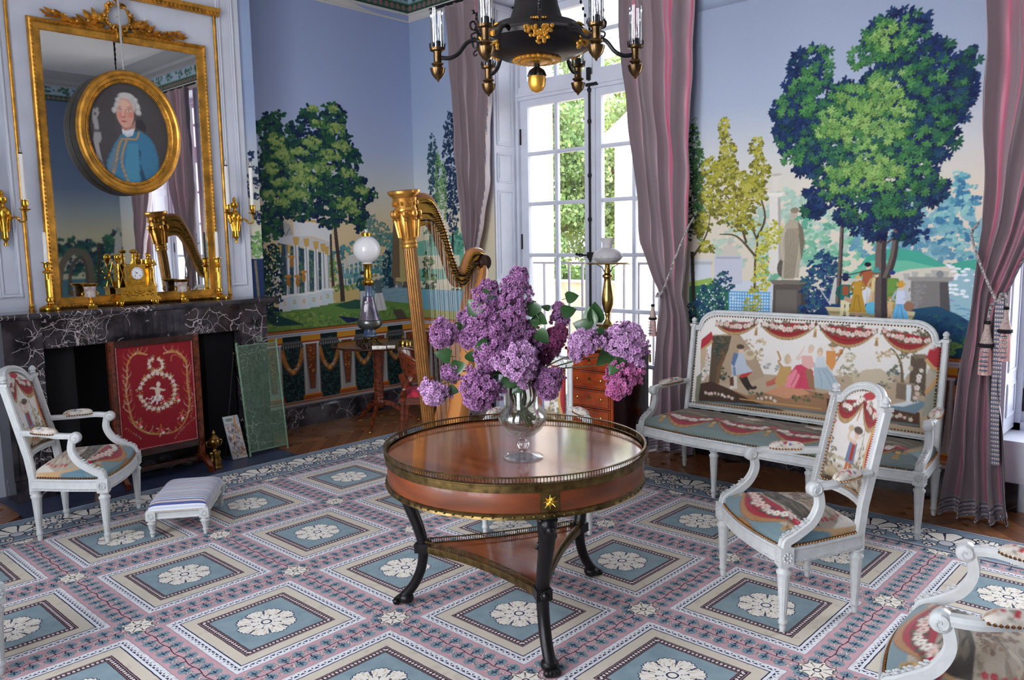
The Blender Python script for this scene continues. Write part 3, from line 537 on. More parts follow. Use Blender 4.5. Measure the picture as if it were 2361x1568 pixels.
    L = [(-1.495,2.465,.084,.079), (-1.439,2.361,.111,.073), (-1.549,2.246,.092,.051), (-1.295,2.259,.132,.059), (-1.258,2.149,.179,.067), (-1.351,2.034,.175,.059), (-1.151,2.491,.117,.052), (-1.076,2.647,.082,.045), (-.894,2.625,.104,.061), (-.831,2.477,.115,.054), (-.976,2.39,.141,.053), (-1.051,2.272,.139,.053), (-.795,2.246,.116,.047), (-.657,2.095,.1,.04), (-1.135,2.79,.054,.037), (-.908,2.806,.066,.038), (-1.514,2.139,.101,.044), (-1.483,1.957,.111,.044), (-.809,1.972,.146,.055), (-1.603,2.027,.066,.044), (-1.287,2.407,.105,.037), (-.74,1.894,.078,.039)]
    foliage(cv, L, [(120, 148, 84), (94, 130, 76), (70, 112, 66)], .028, 2.2, shrink=.95, up=.1)
    foliage(cv, L, [(156, 172, 100), (138, 160, 92)], .022, .9, shrink=.7, up=.25)
    foliage(cv, [(-1.677,1.335,.066,.221), (-1.594,1.331,.075,.297), (-1.661,1.038,.108,.089)], [(28, 58, 56), (52, 88, 60), (20, 38, 62)], .022, 2.6)
    for k in range(60): x, z = (-1.605,1.294); cv.ell(x + RN.normal(0, .05), z + RN.normal(0, .12), .006, .008, (224, 222, 214), n=6)
    # strolling couple by the water
    x, z = (-.67,.996); person(cv, x, z, .36, (40, 90, 90), (200, 198, 206), (40, 40, 50)); x, z = (-.487,.967); person(cv, x, z, .36, (86, 104, 110), (0, 0, 0), (210, 206, 206), skirt=(216, 214, 214))
    dado(cv, -1.95, .01, .383, -1.262); cv.noise(1.6); return cv
def paint_corner():        # narrow piece of the window wall between the corner and the first window
    cv = Canvas(-.01, 1.1, .18, 3.0, .006)
    sky(cv, [(0, (206, 212, 190)), (1.75, (222, 212, 184)), (2.1, (196, 202, 206)), (2.45, (170, 184, 204)), (2.9, (154, 170, 198)), (3.2, (150, 166, 196))])
    cv.poly([(-.092,1.607),(.696,1.679),(.682,1.273),(-.112,1.216)], (112, 176, 156)); foliage(cv, [(.27,1.687,.125,.126), (.574,1.6,.119,.123)], [(96, 160, 140), (70, 130, 110)], .03, 2)
    cv.poly([(-.099,1.477),(.63,1.485),(.625,1.354),(-.105,1.347)], (214, 208, 180))
    for e, c in (((.295,2.265,.074,.37), (34, 62, 74)), ((.539,2.248,.106,.566), (26, 44, 70))): foliage(cv, [e], [c, tuple(k * 1.2 for k in c)], .022, 3.4, n=3)
    foliage(cv, [(.364,2.138,.049,.328), (.436,2.093,.037,.286)], [(96, 140, 84), (110, 150, 84)], .016, 2.4, n=3)
    cv.line([(.541,1.682),(.538,1.271)], .03, (50, 50, 56)); foliage(cv, [(.188,1.265,.089,.257), (.144,1.006,.129,.173), (.616,1.107,.119,.249)], [(60, 96, 66), (36, 66, 62), (110, 150, 80)], .025, 2.4)
    cv.rect(0, .95, 1.1, 1.15, (110, 170, 190)); cv.rect(0, .87, 1.1, .95, (150, 160, 90))
    dado(cv, -.01, 1.1, .383, .12); cv.noise(1.6); return cv
def paint_far():           # wall opposite the fireplace, seen in the looking glass: ruins and a minaret
    cv = Canvas(-5.8, .01, .18, 2.9, .014)
    sky(cv, [(0, (190, 180, 150)), (1.8, (190, 184, 160)), (2.2, (150, 160, 166)), (2.5, (110, 128, 156)), (3.0, (100, 118, 150))])
    cv.rect(-5.8, .86, 0, 1.15, (70, 116, 130)); 
    foliage(cv, [(-.86,1.635,.184,.131), (-.686,1.5,.38,.265), (-.246,1.421,.132,.407), (-.471,1.428,.102,.201), (-.081,1.417,.094,.481), (-.331,1.153,.264,.136)], [(44, 84, 74), (36, 72, 84), (62, 110, 90), (30, 56, 70)], .06, 3)
    cv.line([(-1.001,.92),(-.946,1.31),(-.807,1.536),(-.681,1.566),(-.535,1.429),(-.518,.891)], .1, (104, 98, 88)); cv.line([(-.855,.911),(-.8,1.305),(-.676,1.467),(-.585,1.351),(-.589,.962)], .05, (84, 80, 76)); cv.line([(-.413,1.088),(-.368,1.694)], .05, (64, 60, 58))
    cv.poly([(-.187,1.146),(-.134,1.691),(-.061,1.963),(-.027,1.69),(-.054,1.14)], (176, 180, 180)); cv.ell(*(-.066,1.895,.033,.048), (150, 156, 160))
    foliage(cv, [(-3, 1.7, 1.2, .5), (-4.8, 1.6, 1, .6)], [(44, 84, 74), (36, 72, 84), (62, 110, 90)], .08, 3)
    dado(cv, -5.8, .01, .383, 0); return cv
def paint_strip():
    cv = Canvas(-1.98, -1.86, .86, 2.9, .005); sky(cv, [(0, (206, 206, 190)), (1.9, (210, 206, 186)), (2.3, (186, 196, 206)), (2.6, (160, 178, 212)), (2.9, (150, 170, 210))])
    foliage(cv, [(-1.917,2.306,.023,.047), (-1.878,2.208,.031,.034), (-1.892,2.105,.046,.047), (-1.89,2.003,.038,.034), (-1.943,2.069,.023,.101), (-1.881,1.833,.038,.062)], [(30, 46, 84), (26, 40, 76)], .014, 2.2)
    foliage(cv, [(-1.906,1.609,.053,.103)], [(110, 156, 90), (84, 130, 90), (140, 176, 104)], .016, 3); cv.rect(-1.98, .86, -1.86, 1.5, (34, 52, 92)); cv.line([(-1.916,1.193),(-1.922,1.35),(-1.929,1.489)], .02, (120, 110, 96)); 
    return cv

# ---------------------------------------------------------------- tapestry covers, embroidery, portrait
CRM, TAN, BRN, GRN, BLU, REDC = (214, 208, 200), (186, 160, 128), (92, 74, 60), (112, 112, 84), (120, 142, 146), (168, 52, 62)
def paint_sofa_back():
    cv = Canvas(3.26, 4.98, .42, 1.12, .0032, (222, 217, 212))
    cv.poly([(3.369,.641),(3.694,.706),(3.811,.702),(4.019,.708),(4.457,.753),(4.785,.801),(4.967,.806),(4.984,.435),(3.371,.426)], (176, 156, 132))
    foliage(cv, [(3.899,.757,.095,.02), (4.526,.76,.106,.021), (4.69,.777,.064,.02)], [(186, 180, 166), (170, 168, 152), (150, 154, 150)], .014, 1.2)
    cv.poly([(4.423,.75),(4.497,.793),(4.578,.807),(4.658,.767),(4.659,.732),(4.424,.707)], (190, 176, 152))
    # rock and old tree at the left, brown banks
    cv.poly([(3.465,.933),(3.656,.954),(3.691,.917),(3.742,.867),(3.81,.779),(3.86,.691),(3.746,.632),(3.61,.618),(3.469,.602)], (168, 146, 122)); cv.poly([(3.465,.925),(3.605,.935),(3.59,.839),(3.548,.723),(3.523,.608),(3.47,.586)], (86, 74, 58))
    foliage(cv, [(3.536,.89,.053,.04), (3.52,.825,.044,.04), (3.548,.699,.026,.056), (3.584,.655,.026,.032)], [(64, 74, 64), (48, 62, 62), (96, 96, 72)], .012, 1.6)
    foliage(cv, [(3.774,.9,.074,.031), (3.817,.849,.048,.03), (3.809,.802,.041,.023)], [(176, 150, 116), (196, 176, 142), (160, 140, 108)], .011, .7)
    cv.line([(3.532,.609),(3.539,.722),(3.564,.789),(3.546,.835)], .03, (112, 84, 58), .012)
    cv.poly([(3.397,.578),(3.611,.586),(3.748,.554),(3.863,.583),(3.958,.625),(4.098,.641),(4.248,.621),(4.356,.648),(4.462,.611),(4.598,.6),(4.794,.57),(4.828,.493),(4.466,.496),(4.024,.488),(3.399,.471)], (150, 112, 84))
    cv.poly([(3.397,.594),(3.487,.62),(3.611,.586),(3.714,.55),(3.815,.515),(4.025,.48),(3.399,.471)], (70, 52, 42)); cv.poly([(4.278,.595),(4.462,.604),(4.632,.59),(4.819,.58),(4.828,.493),(4.535,.499),(4.288,.501)], (84, 58, 44)); cv.poly([(3.863,.583),(3.989,.644),(4.113,.643),(4.174,.612),(4.023,.564)], (196, 140, 108))
    cv.poly([(4.632,.59),(4.816,.648),(4.866,.641),(4.794,.57),(4.665,.58)], (112, 134, 146)); cv.poly([(4.638,.598),(4.766,.642),(4.816,.641),(4.729,.602)], (206, 212, 212))
    # fountain and trees at the right
    cv.poly([(4.743,.898),(4.83,.906),(4.84,.671),(4.749,.742)], (96, 82, 70)); cv.poly([(4.755,.906),(4.824,.912),(4.828,.886),(4.756,.886)], (128, 110, 94)); cv.ell(*(4.749,.824,.014,.017), (176, 160, 134))
    cv.line([(4.746,.81),(4.722,.78),(4.711,.745)], .012, (220, 224, 226)); cv.poly([(4.679,.741),(4.781,.739),(4.785,.637),(4.682,.645)], (124, 108, 92)); cv.poly([(4.679,.741),(4.781,.739),(4.781,.731),(4.679,.733)], (156, 138, 116)); cv.poly([(4.734,.73),(4.762,.73),(4.763,.634),(4.741,.632)], (212, 218, 220))
    cv.line([(4.711,.738),(4.702,.806),(4.687,.859),(4.653,.911),(4.626,.93)], .018, (110, 96, 74), .007)
    foliage(cv, [(4.601,.907,.071,.024), (4.576,.863,.039,.014)], [(170, 146, 108), (186, 164, 126)], .011, .9); foliage(cv, [(4.73,.904,.044,.041), (4.699,.888,.019,.062)], [(112, 108, 84), (84, 88, 72), (140, 128, 92)], .011, 1.2); foliage(cv, [(4.669,.81,.017,.035), (4.614,.714,.039,.021), (4.658,.774,.039,.035)], [(78, 92, 98), (120, 124, 108), (96, 104, 88)], .011, 1.1)
    foliage(cv, [(4.38,.774,.063,.065), (4.415,.763,.042,.043), (4.398,.869,.035,.043)], [(176, 160, 128), (196, 186, 158), (130, 130, 104)], .011, .8)
    # bagpiper with his dog
    cv.line([(3.711,.707),(3.746,.64),(3.78,.605),(3.813,.616)], .03, (54, 46, 44), .018); cv.line([(3.695,.674),(3.73,.623),(3.764,.587)], .028, (54, 46, 44), .016); cv.poly([(3.694,.714),(3.778,.714),(3.745,.679),(3.695,.658)], (178, 60, 54)); cv.poly([(3.633,.818),(3.709,.84),(3.727,.756),(3.778,.714),(3.712,.692),(3.635,.668),(3.617,.762)], (178, 188, 200)); cv.poly([(3.633,.826),(3.667,.821),(3.643,.732),(3.617,.754)], (96, 116, 146)); cv.line([(3.643,.732),(3.653,.67),(3.671,.608)], .02, (120, 134, 156))
    cv.ell(*(3.743,.82,.041,.036), (198, 184, 156)); cv.ell(*(3.747,.828,.025,.017), (170, 150, 120)); cv.ell(*(3.682,.846,.018,.023), (214, 182, 158)); cv.ell(*(3.675,.867,.028,.017), (86, 70, 60)); cv.poly([(3.627,.675),(3.67,.672),(3.679,.593),(3.628,.58),(3.619,.626)], (206, 196, 184)); cv.poly([(3.618,.658),(3.644,.669),(3.654,.606),(3.624,.603)], (96, 66, 50))
    # kneeling shepherd, three ladies, man with a flute
    cv.line([(3.878,.639),(3.926,.66),(3.964,.694)], .03, (182, 100, 84), .04); cv.poly([(3.963,.763),(4.033,.769),(4.042,.725),(4.012,.662),(3.958,.625),(3.933,.668)], (186, 150, 96)); cv.line([(3.979,.757),(3.946,.792),(3.958,.808),(3.933,.859)], .012, (178, 140, 92)); cv.ell(*(4.005,.812,.022,.033), (196, 176, 146)); cv.ell(*(4.021,.806,.01,.018), (216, 180, 156))
    cv.poly([(4.064,.78),(4.124,.793),(4.178,.754),(4.196,.637),(4.005,.634),(4.019,.708)], (196, 70, 96)); cv.poly([(4.019,.708),(4.064,.757),(4.096,.716),(4.067,.637),(4.005,.634)], (222, 132, 146)); cv.poly([(4.093,.842),(4.16,.848),(4.184,.784),(4.155,.759),(4.102,.783)], (216, 168, 160)); cv.line([(4.1,.835),(4.063,.817),(4.092,.865),(4.11,.903)], .016, (216, 190, 178), .005); cv.poly([(4.125,.756),(4.162,.767),(4.179,.724),(4.204,.631),(4.158,.648)], (150, 110, 84)); cv.ell(*(4.152,.892,.02,.025), (206, 190, 172)); cv.ell(*(4.146,.876,.013,.017), (220, 186, 164))
    cv.poly([(4.176,.805),(4.265,.792),(4.34,.697),(4.363,.646),(4.195,.652),(4.186,.725)], (166, 182, 190)); cv.poly([(4.19,.843),(4.242,.848),(4.258,.784),(4.185,.777)], (196, 204, 206)); cv.ell(*(4.211,.874,.019,.029), (196, 176, 150)); cv.ell(*(4.21,.86,.012,.016), (222, 190, 168))
    for p in ([(4.207,.771),(4.231,.715),(4.24,.657)], [(4.229,.774),(4.274,.72),(4.305,.657)], [(4.243,.782),(4.303,.723),(4.341,.661)]): cv.line(p, .004, (130, 150, 164))
    for p in ([(4.08,.744),(4.066,.698),(4.044,.65)], [(4.11,.747),(4.104,.694),(4.098,.645)]): cv.line(p, .005, (170, 60, 84))
    cv.poly([(4.248,.885),(4.305,.89),(4.315,.811),(4.295,.765),(4.254,.805)], (206, 142, 84)); cv.line([(4.306,.861),(4.341,.878),(4.334,.899)], .02, (198, 134, 80)); cv.line([(4.315,.825),(4.365,.927)], .006, (110, 88, 64)); cv.ell(*(4.287,.91,.016,.019), (216, 178, 150)); cv.ell(*(4.287,.921,.032,.011), (140, 120, 96)); cv.ell(*(4.283,.93,.015,.011), (150, 130, 104))
    # flowers along the foot and the sides
    garland(cv, [(3.452,.535),(3.55,.538),(3.646,.526)], .011, .02); garland(cv, [(3.831,.54),(3.896,.556),(3.944,.539)], .012, .02); garland(cv, [(4.666,.545),(4.718,.546),(4.77,.539)], .012, .02); garland(cv, [(3.435,.81),(3.445,.73),(3.437,.68),(3.424,.63)], .0125, .02); garland(cv, [(4.815,.817),(4.799,.755),(4.801,.694),(4.784,.658)], .015, .024)
    foliage(cv, [(4.115,.575,.067,.022), (4.234,.597,.037,.022), (3.814,.57,.057,.016)], [(70, 78, 60), (96, 98, 70)], .012, 1.2)
    cv.line([(3.698,.524),(3.945,.524),(4.251,.526)], .008, (190, 150, 90)); cv.line([(3.389,.47),(3.865,.498),(4.288,.501),(4.822,.505)], .012, (96, 116, 120))
    cv.poly([(3.374,.641),(3.414,.678),(3.399,.471),(3.376,.468)], (120, 122, 106)); cv.poly([(4.854,.935),(4.926,.947),(4.903,.625),(4.832,.548),(4.849,.753)], (150, 150, 136))
    cv.poly([(3.385,.895),(3.456,.957),(3.47,.909),(3.43,.858),(3.385,.822)], REDC); cv.line([(3.385,.822),(3.43,.854),(3.47,.893)], .016, (190, 156, 108)); cv.poly([(3.385,.822),(3.43,.842),(3.423,.711),(3.401,.668)], (186, 164, 134)); cv.poly([(4.841,.94),(4.895,.958),(4.907,.826),(4.863,.849),(4.825,.885)], REDC); cv.line([(4.825,.885),(4.863,.842),(4.907,.813)], .02, (190, 156, 108)); cv.poly([(4.839,.833),(4.902,.799),(4.844,.712)], (176, 166, 150)); cv.line([(4.905,.806),(4.874,.743),(4.839,.691)], .018, (196, 150, 96))
    # swags and their garland under the crest
    foliage(cv, [(3.621,1.014,.151,.02), (3.972,1.031,.153,.019), (4.344,1.029,.152,.019), (4.745,1.02,.135,.02)], [(110, 104, 84), (132, 124, 100), (92, 90, 76)], .014, 1.6)
    for a, b, d in (((3.477,1.014), (3.782,1.032), .062), ((3.797,1.029), (4.174,1.043), .085), ((4.185,1.037), (4.543,1.027), .100), ((4.563,1.029), (4.857,1.001), .085)):
        swag(cv, a[0], b[0], a[1], b[1], d, .055, .018, gr=.016)
    for x, z in [(3.775,.993),(4.167,1.006),(4.545,.979)]: tassel(cv, x, z, .034)
    cv.noise(3); return cv
def field(cv, n, cols, sx, sy, x0, x1, y0, y1):
    for i in range(n): cv.ell(RN.uniform(x0, x1), RN.uniform(y0, y1), sx * RN.uniform(.5, 1.4), sy * RN.uniform(.5, 1.4), jit(cols[RN.integers(len(cols))], 8), rot=RN.normal(0, .3), n=9, jag=.3, al=.8)
def paint_sofa_seat():     # local plan of the seat, front edge towards -y
    cv = Canvas(-.90, .90, -.40, .40, .0042, (112, 124, 122))
    cv.poly([(-.76, -.20), (.76, -.20), (.80, .40), (-.80, .40)], (92, 78, 62)); field(cv, 170, [(120, 104, 82), (76, 62, 50), (136, 124, 102), (104, 92, 72), (82, 82, 68), (140, 132, 116)], .08, .016, -.75, .75, -.1, .38)
    foliage(cv, [(-.5, .2, .2, .08), (.45, .18, .22, .08), (0, .25, .3, .06)], [(84, 82, 62), (110, 104, 80), (70, 66, 54)], .022, .8)
    for x, c in ((-.25, (206, 198, 186)), (-.08, (74, 54, 44)), (.2, (196, 186, 168))): cv.poly([(x - .08, .03), (x, .06), (x + .09, .05), (x + .12, .08), (x + .10, .03), (x + .05, .01), (x + .04, -.02), (x + .01, .01), (x - .02, -.02), (x - .03, .01)], c)
    cv.rect(-.9, -.4, .9, -.29, (116, 130, 128))
    for i, x in enumerate((-.74, -.37, 0, .37)): swag(cv, x, x + .37, -.13, -.13, .15, .09, .03, red=(146, 44, 58), gold=(168, 128, 84), garl=False)
    for i, x in enumerate((-.74, -.37, 0, .37)): garland(cv, [(x + .02, -.12), (x + .1, -.175), (x + .185, -.19), (x + .27, -.175), (x + .35, -.12)], .024, .03, cols=((214, 206, 198), (190, 176, 164), (206, 190, 180)), leaf=(84, 84, 66))
    for x in (-.74, -.37, 0, .37, .74): tassel(cv, x, -.19, .055); cv.ell(x, -.115, .04, .026, (156, 44, 62)); cv.ell(x + .012, -.108, .016, .008, (196, 96, 108))
    for s in (-1, 1): cv.poly([(s * .78, -.2), (s * .9, -.2), (s * .9, .4), (s * .82, .4)], (118, 138, 140)); cv.line([(s * .77, -.2), (s * .80, .1), (s * .81, .4)], .02, (168, 136, 96))
    cv.noise(5); return cv
def paint_chair_seat(v=0):   # plan, front towards -y
    cv = Canvas(-.34, .34, -.36, .30, .0036, (112, 134, 140))
    cv.poly([(-.25, -.2), (0, -.25), (.25, -.2), (.26, .02), (.22, .3), (-.22, .3), (-.26, .02)], (166, 154, 138))
    field(cv, 90, [(186, 176, 162), (150, 138, 122), (128, 118, 102), (176, 160, 140)], .05, .010, -.2, .2, -.14, .25)
    cv.poly([(-.24, -.08), (-.1, -.1), (.08, -.12), (.22, -.09), (.12, -.03), (.0, -.02), (-.1, .01), (-.23, .02)], (72, 66, 60)); field(cv, 22, [(92, 84, 74), (58, 54, 50), (110, 100, 84)], .04, .01, -.2, .18, -.11, -.02)
    foliage(cv, [(-.02, .06, .09, .05), (.05, .10, .06, .05)], [(120, 96, 80), (104, 82, 70), (146, 124, 104)], .016, 1.8)
    for i in range(18): x, y = RN.uniform(-.1, .08), RN.uniform(0, .12); cv.line([(x, y), (x + RN.uniform(-.06, .06), y - RN.uniform(.02, .07))], .003, (92, 72, 62))
    cv.poly([(-.25, .08), (-.21, .3), (.21, .3), (.25, .1), (.19, .18), (0, .22), (-.19, .17)], (204, 196, 188))
    for s in (-1, 1): garland(cv, [(s * .2, .05), (s * .19, .14), (s * .15, .22)], .012, .026, cols=((164, 46, 62), (180, 76, 86)), leaf=(140, 130, 110)); cv.line([(s * .235, -.1), (s * .25, .05), (s * .215, .27)], .014, (190, 154, 112)); cv.ell(s * .235, -.1, .03, .022, (168, 44, 60))
    for s in (-1, 1): cv.poly([(s * .26, -.12), (s * .34, -.12), (s * .34, .27), (s * .25, .27)], (98, 128, 142))
    swag(cv, -.24, .24, -.13, -.13, .135, .10, .034, red=(160, 36, 56), gold=(172, 122, 80), garl=False)
    garland(cv, [(-.22, -.10), (-.13, -.165), (0, -.195), (.13, -.165), (.22, -.10)], .026, .03, leaf=(84, 86, 70))
    for s in (-1, 1): tassel(cv, s * .245, -.17, .045); cv.ell(s * .225, -.12, .03, .024, (176, 42, 62)); cv.ell(s * .22, -.115, .012, .008, (206, 100, 112))
    cv.noise(5); return cv
def paint_chair_back(v=0):
    cv = Canvas(-.18, .18, .44, .94, .0034, (218, 212, 206))
    cv.poly([(-.18, .44), (.18, .44), (.18, .56), (.06, .60), (-.02, .55), (-.18, .60)], (150, 130, 100)); cv.poly([(-.18, .44), (.18, .44), (.18, .50), (0, .52), (-.18, .51)], (72, 60, 50)); field(cv, 30, [(176, 160, 130), (110, 100, 84), (196, 186, 168)], .03, .012, -.16, .16, .5, .62)
    foliage(cv, [(-.12, .62, .03, .06), (.1, .62, .035, .08)], [(186, 176, 150), (150, 140, 110), (120, 112, 90)], .012, 1); cv.line([(.06, .56), (.07, .68), (.06, .8)], .008, (140, 128, 96), .003)
    for k in range(7): cv.line([(.065, .8 - k * .03), (.065 + .035 * (1 if k % 2 else -1), .77 - k * .03)], .005, (150, 142, 112), .001)
    # piper
    cv.line([(-.01, .60), (-.015, .52)], .022, (186, 112, 66), .014); cv.line([(.012, .60), (.02, .52)], .022, (178, 100, 60), .014); cv.line([(-.015, .52), (-.03, .5)], .014, (200, 196, 190)); cv.poly([(-.025, .69), (.03, .69), (.034, .6), (-.03, .6)], (110, 124, 150)); cv.poly([(-.005, .69), (.018, .69), (.018, .61), (-.005, .61)], (160, 60, 50)); cv.line([(.02, .69), (-.04, .7), (-.035, .74)], .018, (214, 186, 166), .012); cv.ell(.012, .725, .018, .022, (216, 182, 160)); cv.ell(.016, .745, .034, .016, (92, 76, 68)); cv.ell(-.035, .745, .018, .014, (190, 170, 140))
    for s in (-1, 1): foliage(cv, [(s * .155, .76, .012, .05)], [(176, 50, 62), (196, 150, 130)], .008, 1.5)
    cv.poly([(.13, .56), (.17, .6), (.17, .8), (.13, .78), (.125, .66)], REDC); cv.line([(.13, .78), (.118, .66), (.14, .56)], .016, (196, 158, 104)); cv.poly([(-.17, .56), (-.15, .6), (-.15, .7), (-.17, .72)], (176, 84, 80))
    swag(cv, -.165, .0, .845, .87, .08, .06, .02, garl=False); swag(cv, .0, .165, .87, .84, .08, .06, .02, garl=False)
    garland(cv, [(-.15, .86), (-.08, .825), (-.02, .87)], .013, .018); garland(cv, [(.03, .875), (.09, .83), (.15, .84)], .014, .018); cv.ell(.02, .895, .04, .016, (172, 60, 66)); cv.line([(0, .86), (-.012, .78)], .012, (176, 134, 100), .006)
    foliage(cv, [(0, .925, .12, .014)], [(120, 130, 128), (150, 140, 124)], .010, 1.5)
    if v: foliage(cv, [(0, .66, .05, .06)], [(206, 196, 184), (170, 150, 130)], .012, 1.4)
    cv.noise(3); return cv
def paint_pad():
    cv = Canvas(-.12, .12, -.06, .06, .004, (208, 200, 190)); field(cv, 26, [(150, 120, 96), (190, 178, 164), (120, 112, 96)], .02, .006, -.11, .11, -.05, .05)
    for i in range(8): cv.ell(RN.uniform(-.1, .1), RN.uniform(-.03, .03), .009, .008, [(170, 60, 66), (186, 120, 110), (70, 86, 140)][RN.integers(3)], n=7, jag=.3)
    cv.noise(3); return cv
def paint_screen():        # red embroidered panel, plane of the screen (y across, z up)
    cv = Canvas(-3.205, -2.665, .22, .96, .0036, (134, 28, 36))
    def wreath(pts, r, n):
        p = smooth2(np.array(pts + pts[:1]), 8); d = np.hypot(*np.diff(p, axis=0).T); s = np.concatenate([[0], np.cumsum(d)])
        for t in np.linspace(0, s[-1], n, endpoint=False):
            x, y = np.interp(t, s, p[:, 0]), np.interp(t, s, p[:, 1])
            for k in range(3): a = RN.uniform(0, 6.28); cv.ell(x + 1.3 * r * math.cos(a), y + 1.3 * r * math.sin(a), r * .6, r * .24, [(168, 112, 52), (150, 130, 92), (186, 150, 84)][k], rot=a, n=7)
        for t in np.linspace(0, s[-1], int(n * .75), endpoint=False):
            x, y = np.interp(t, s, p[:, 0]), np.interp(t, s, p[:, 1])
            if RN.uniform() < .85:
                for k in range(5): a = k * 1.257 + t * 40; cv.ell(x + r * .55 * math.cos(a), y + r * .55 * math.sin(a), r * .46, r * .3, jit((216, 206, 194), 8), rot=a, n=7)
                cv.ell(x, y, r * .2, r * .2, (196, 150, 80), n=6)
    for p in ([(-2.989,.871),(-3.051,.886),(-3.096,.865),(-3.125,.816),(-3.132,.726),(-3.145,.645),(-3.137,.553),(-3.119,.443),(-3.087,.384),(-3.016,.332),(-2.925,.311)], [(-2.925,.311),(-2.847,.308),(-2.781,.344),(-2.735,.424),(-2.717,.518),(-2.725,.631),(-2.721,.749),(-2.733,.814),(-2.793,.868),(-2.878,.87)]):
        cv.line(p, .006, (170, 120, 74), .011); cv.line([(a + .006, b + .004) for a, b in p], .003, (206, 168, 112))
        q = smooth2(p, 4)
        for i in range(2, len(q) - 1, 2):
            for s in (-1, 1):
                x, y = q[i]; L = RN.uniform(.03, .06); cv.line([(x, y), (x + s * L * .5, y + L * .5), (x + s * L * .55, y + L)], .006, [(186, 110, 42), (196, 176, 150), (176, 132, 70)][RN.integers(3)], .001)
    for p in ([(-2.989,.871),(-3.028,.893),(-3.072,.891),(-3.104,.858)], [(-2.879,.863),(-2.823,.887),(-2.761,.865),(-2.734,.799)], [(-2.828,.81),(-2.818,.848),(-2.786,.848),(-2.749,.816)]): cv.line(p, .004, (206, 160, 96), .002)
    wreath([(-2.932,.844),(-2.894,.818),(-2.893,.771),(-2.937,.752),(-2.972,.781),(-2.977,.828)], .014, 18); wreath([(-2.926,.737),(-2.858,.712),(-2.819,.66),(-2.815,.596),(-2.836,.528),(-2.897,.495),(-2.981,.501),(-3.037,.56),(-3.054,.632),(-3.028,.689),(-2.972,.735)], .017, 32)
    cv.ell(*(-2.926,.661,.015,.019), (214, 196, 176)); cv.ell(*(-2.933,.614,.018,.033), (208, 192, 172)); 
    for p in ([(-2.941,.63),(-2.971,.642),(-2.986,.637)], [(-2.922,.628),(-2.896,.616),(-2.881,.618)], [(-2.94,.591),(-2.962,.556),(-2.969,.557)], [(-2.929,.59),(-2.923,.558),(-2.948,.538)]): cv.line(p, .018, (208, 188, 168), .008)
    for i in range(40): x, y = (-2.939,.56); cv.ell(x + RN.normal(0, .035), y + RN.normal(0, .02), .007, .006, [(206, 200, 206), (190, 180, 170), (226, 220, 214)][RN.integers(3)], n=7)
    for x, y in [(-2.78,.416),(-3.07,.404),(-2.923,.338),(-2.799,.546),(-2.894,.537)]: 
        for k in range(9): a = RN.uniform(0, 6.28); L = RN.uniform(.01, .04); cv.ell(x + L * math.cos(a), y + L * math.sin(a), .012, .004, [(196, 186, 160), (180, 110, 60), (150, 140, 100)][RN.integers(3)], rot=a, n=7)
        flower(cv, x, y, .016, (196, 60, 70), (226, 180, 170), 5, (150, 30, 40)); flower(cv, x + .008, y - .018, .011)
    for p in ([(-3.162,.753),(-3.141,.645),(-3.167,.543)], [(-2.688,.761),(-2.713,.629),(-2.688,.513),(-2.713,.388)], [(-3.116,.686),(-3.11,.572)], [(-3.16,.39),(-3.07,.311)], [(-2.834,.266),(-2.782,.32),(-2.689,.384)]): garland(cv, p, .004, .016, cols=((196, 186, 160), (186, 116, 50)), leaf=(186, 130, 70), lr=2.6)
    cv.noise(4); return cv
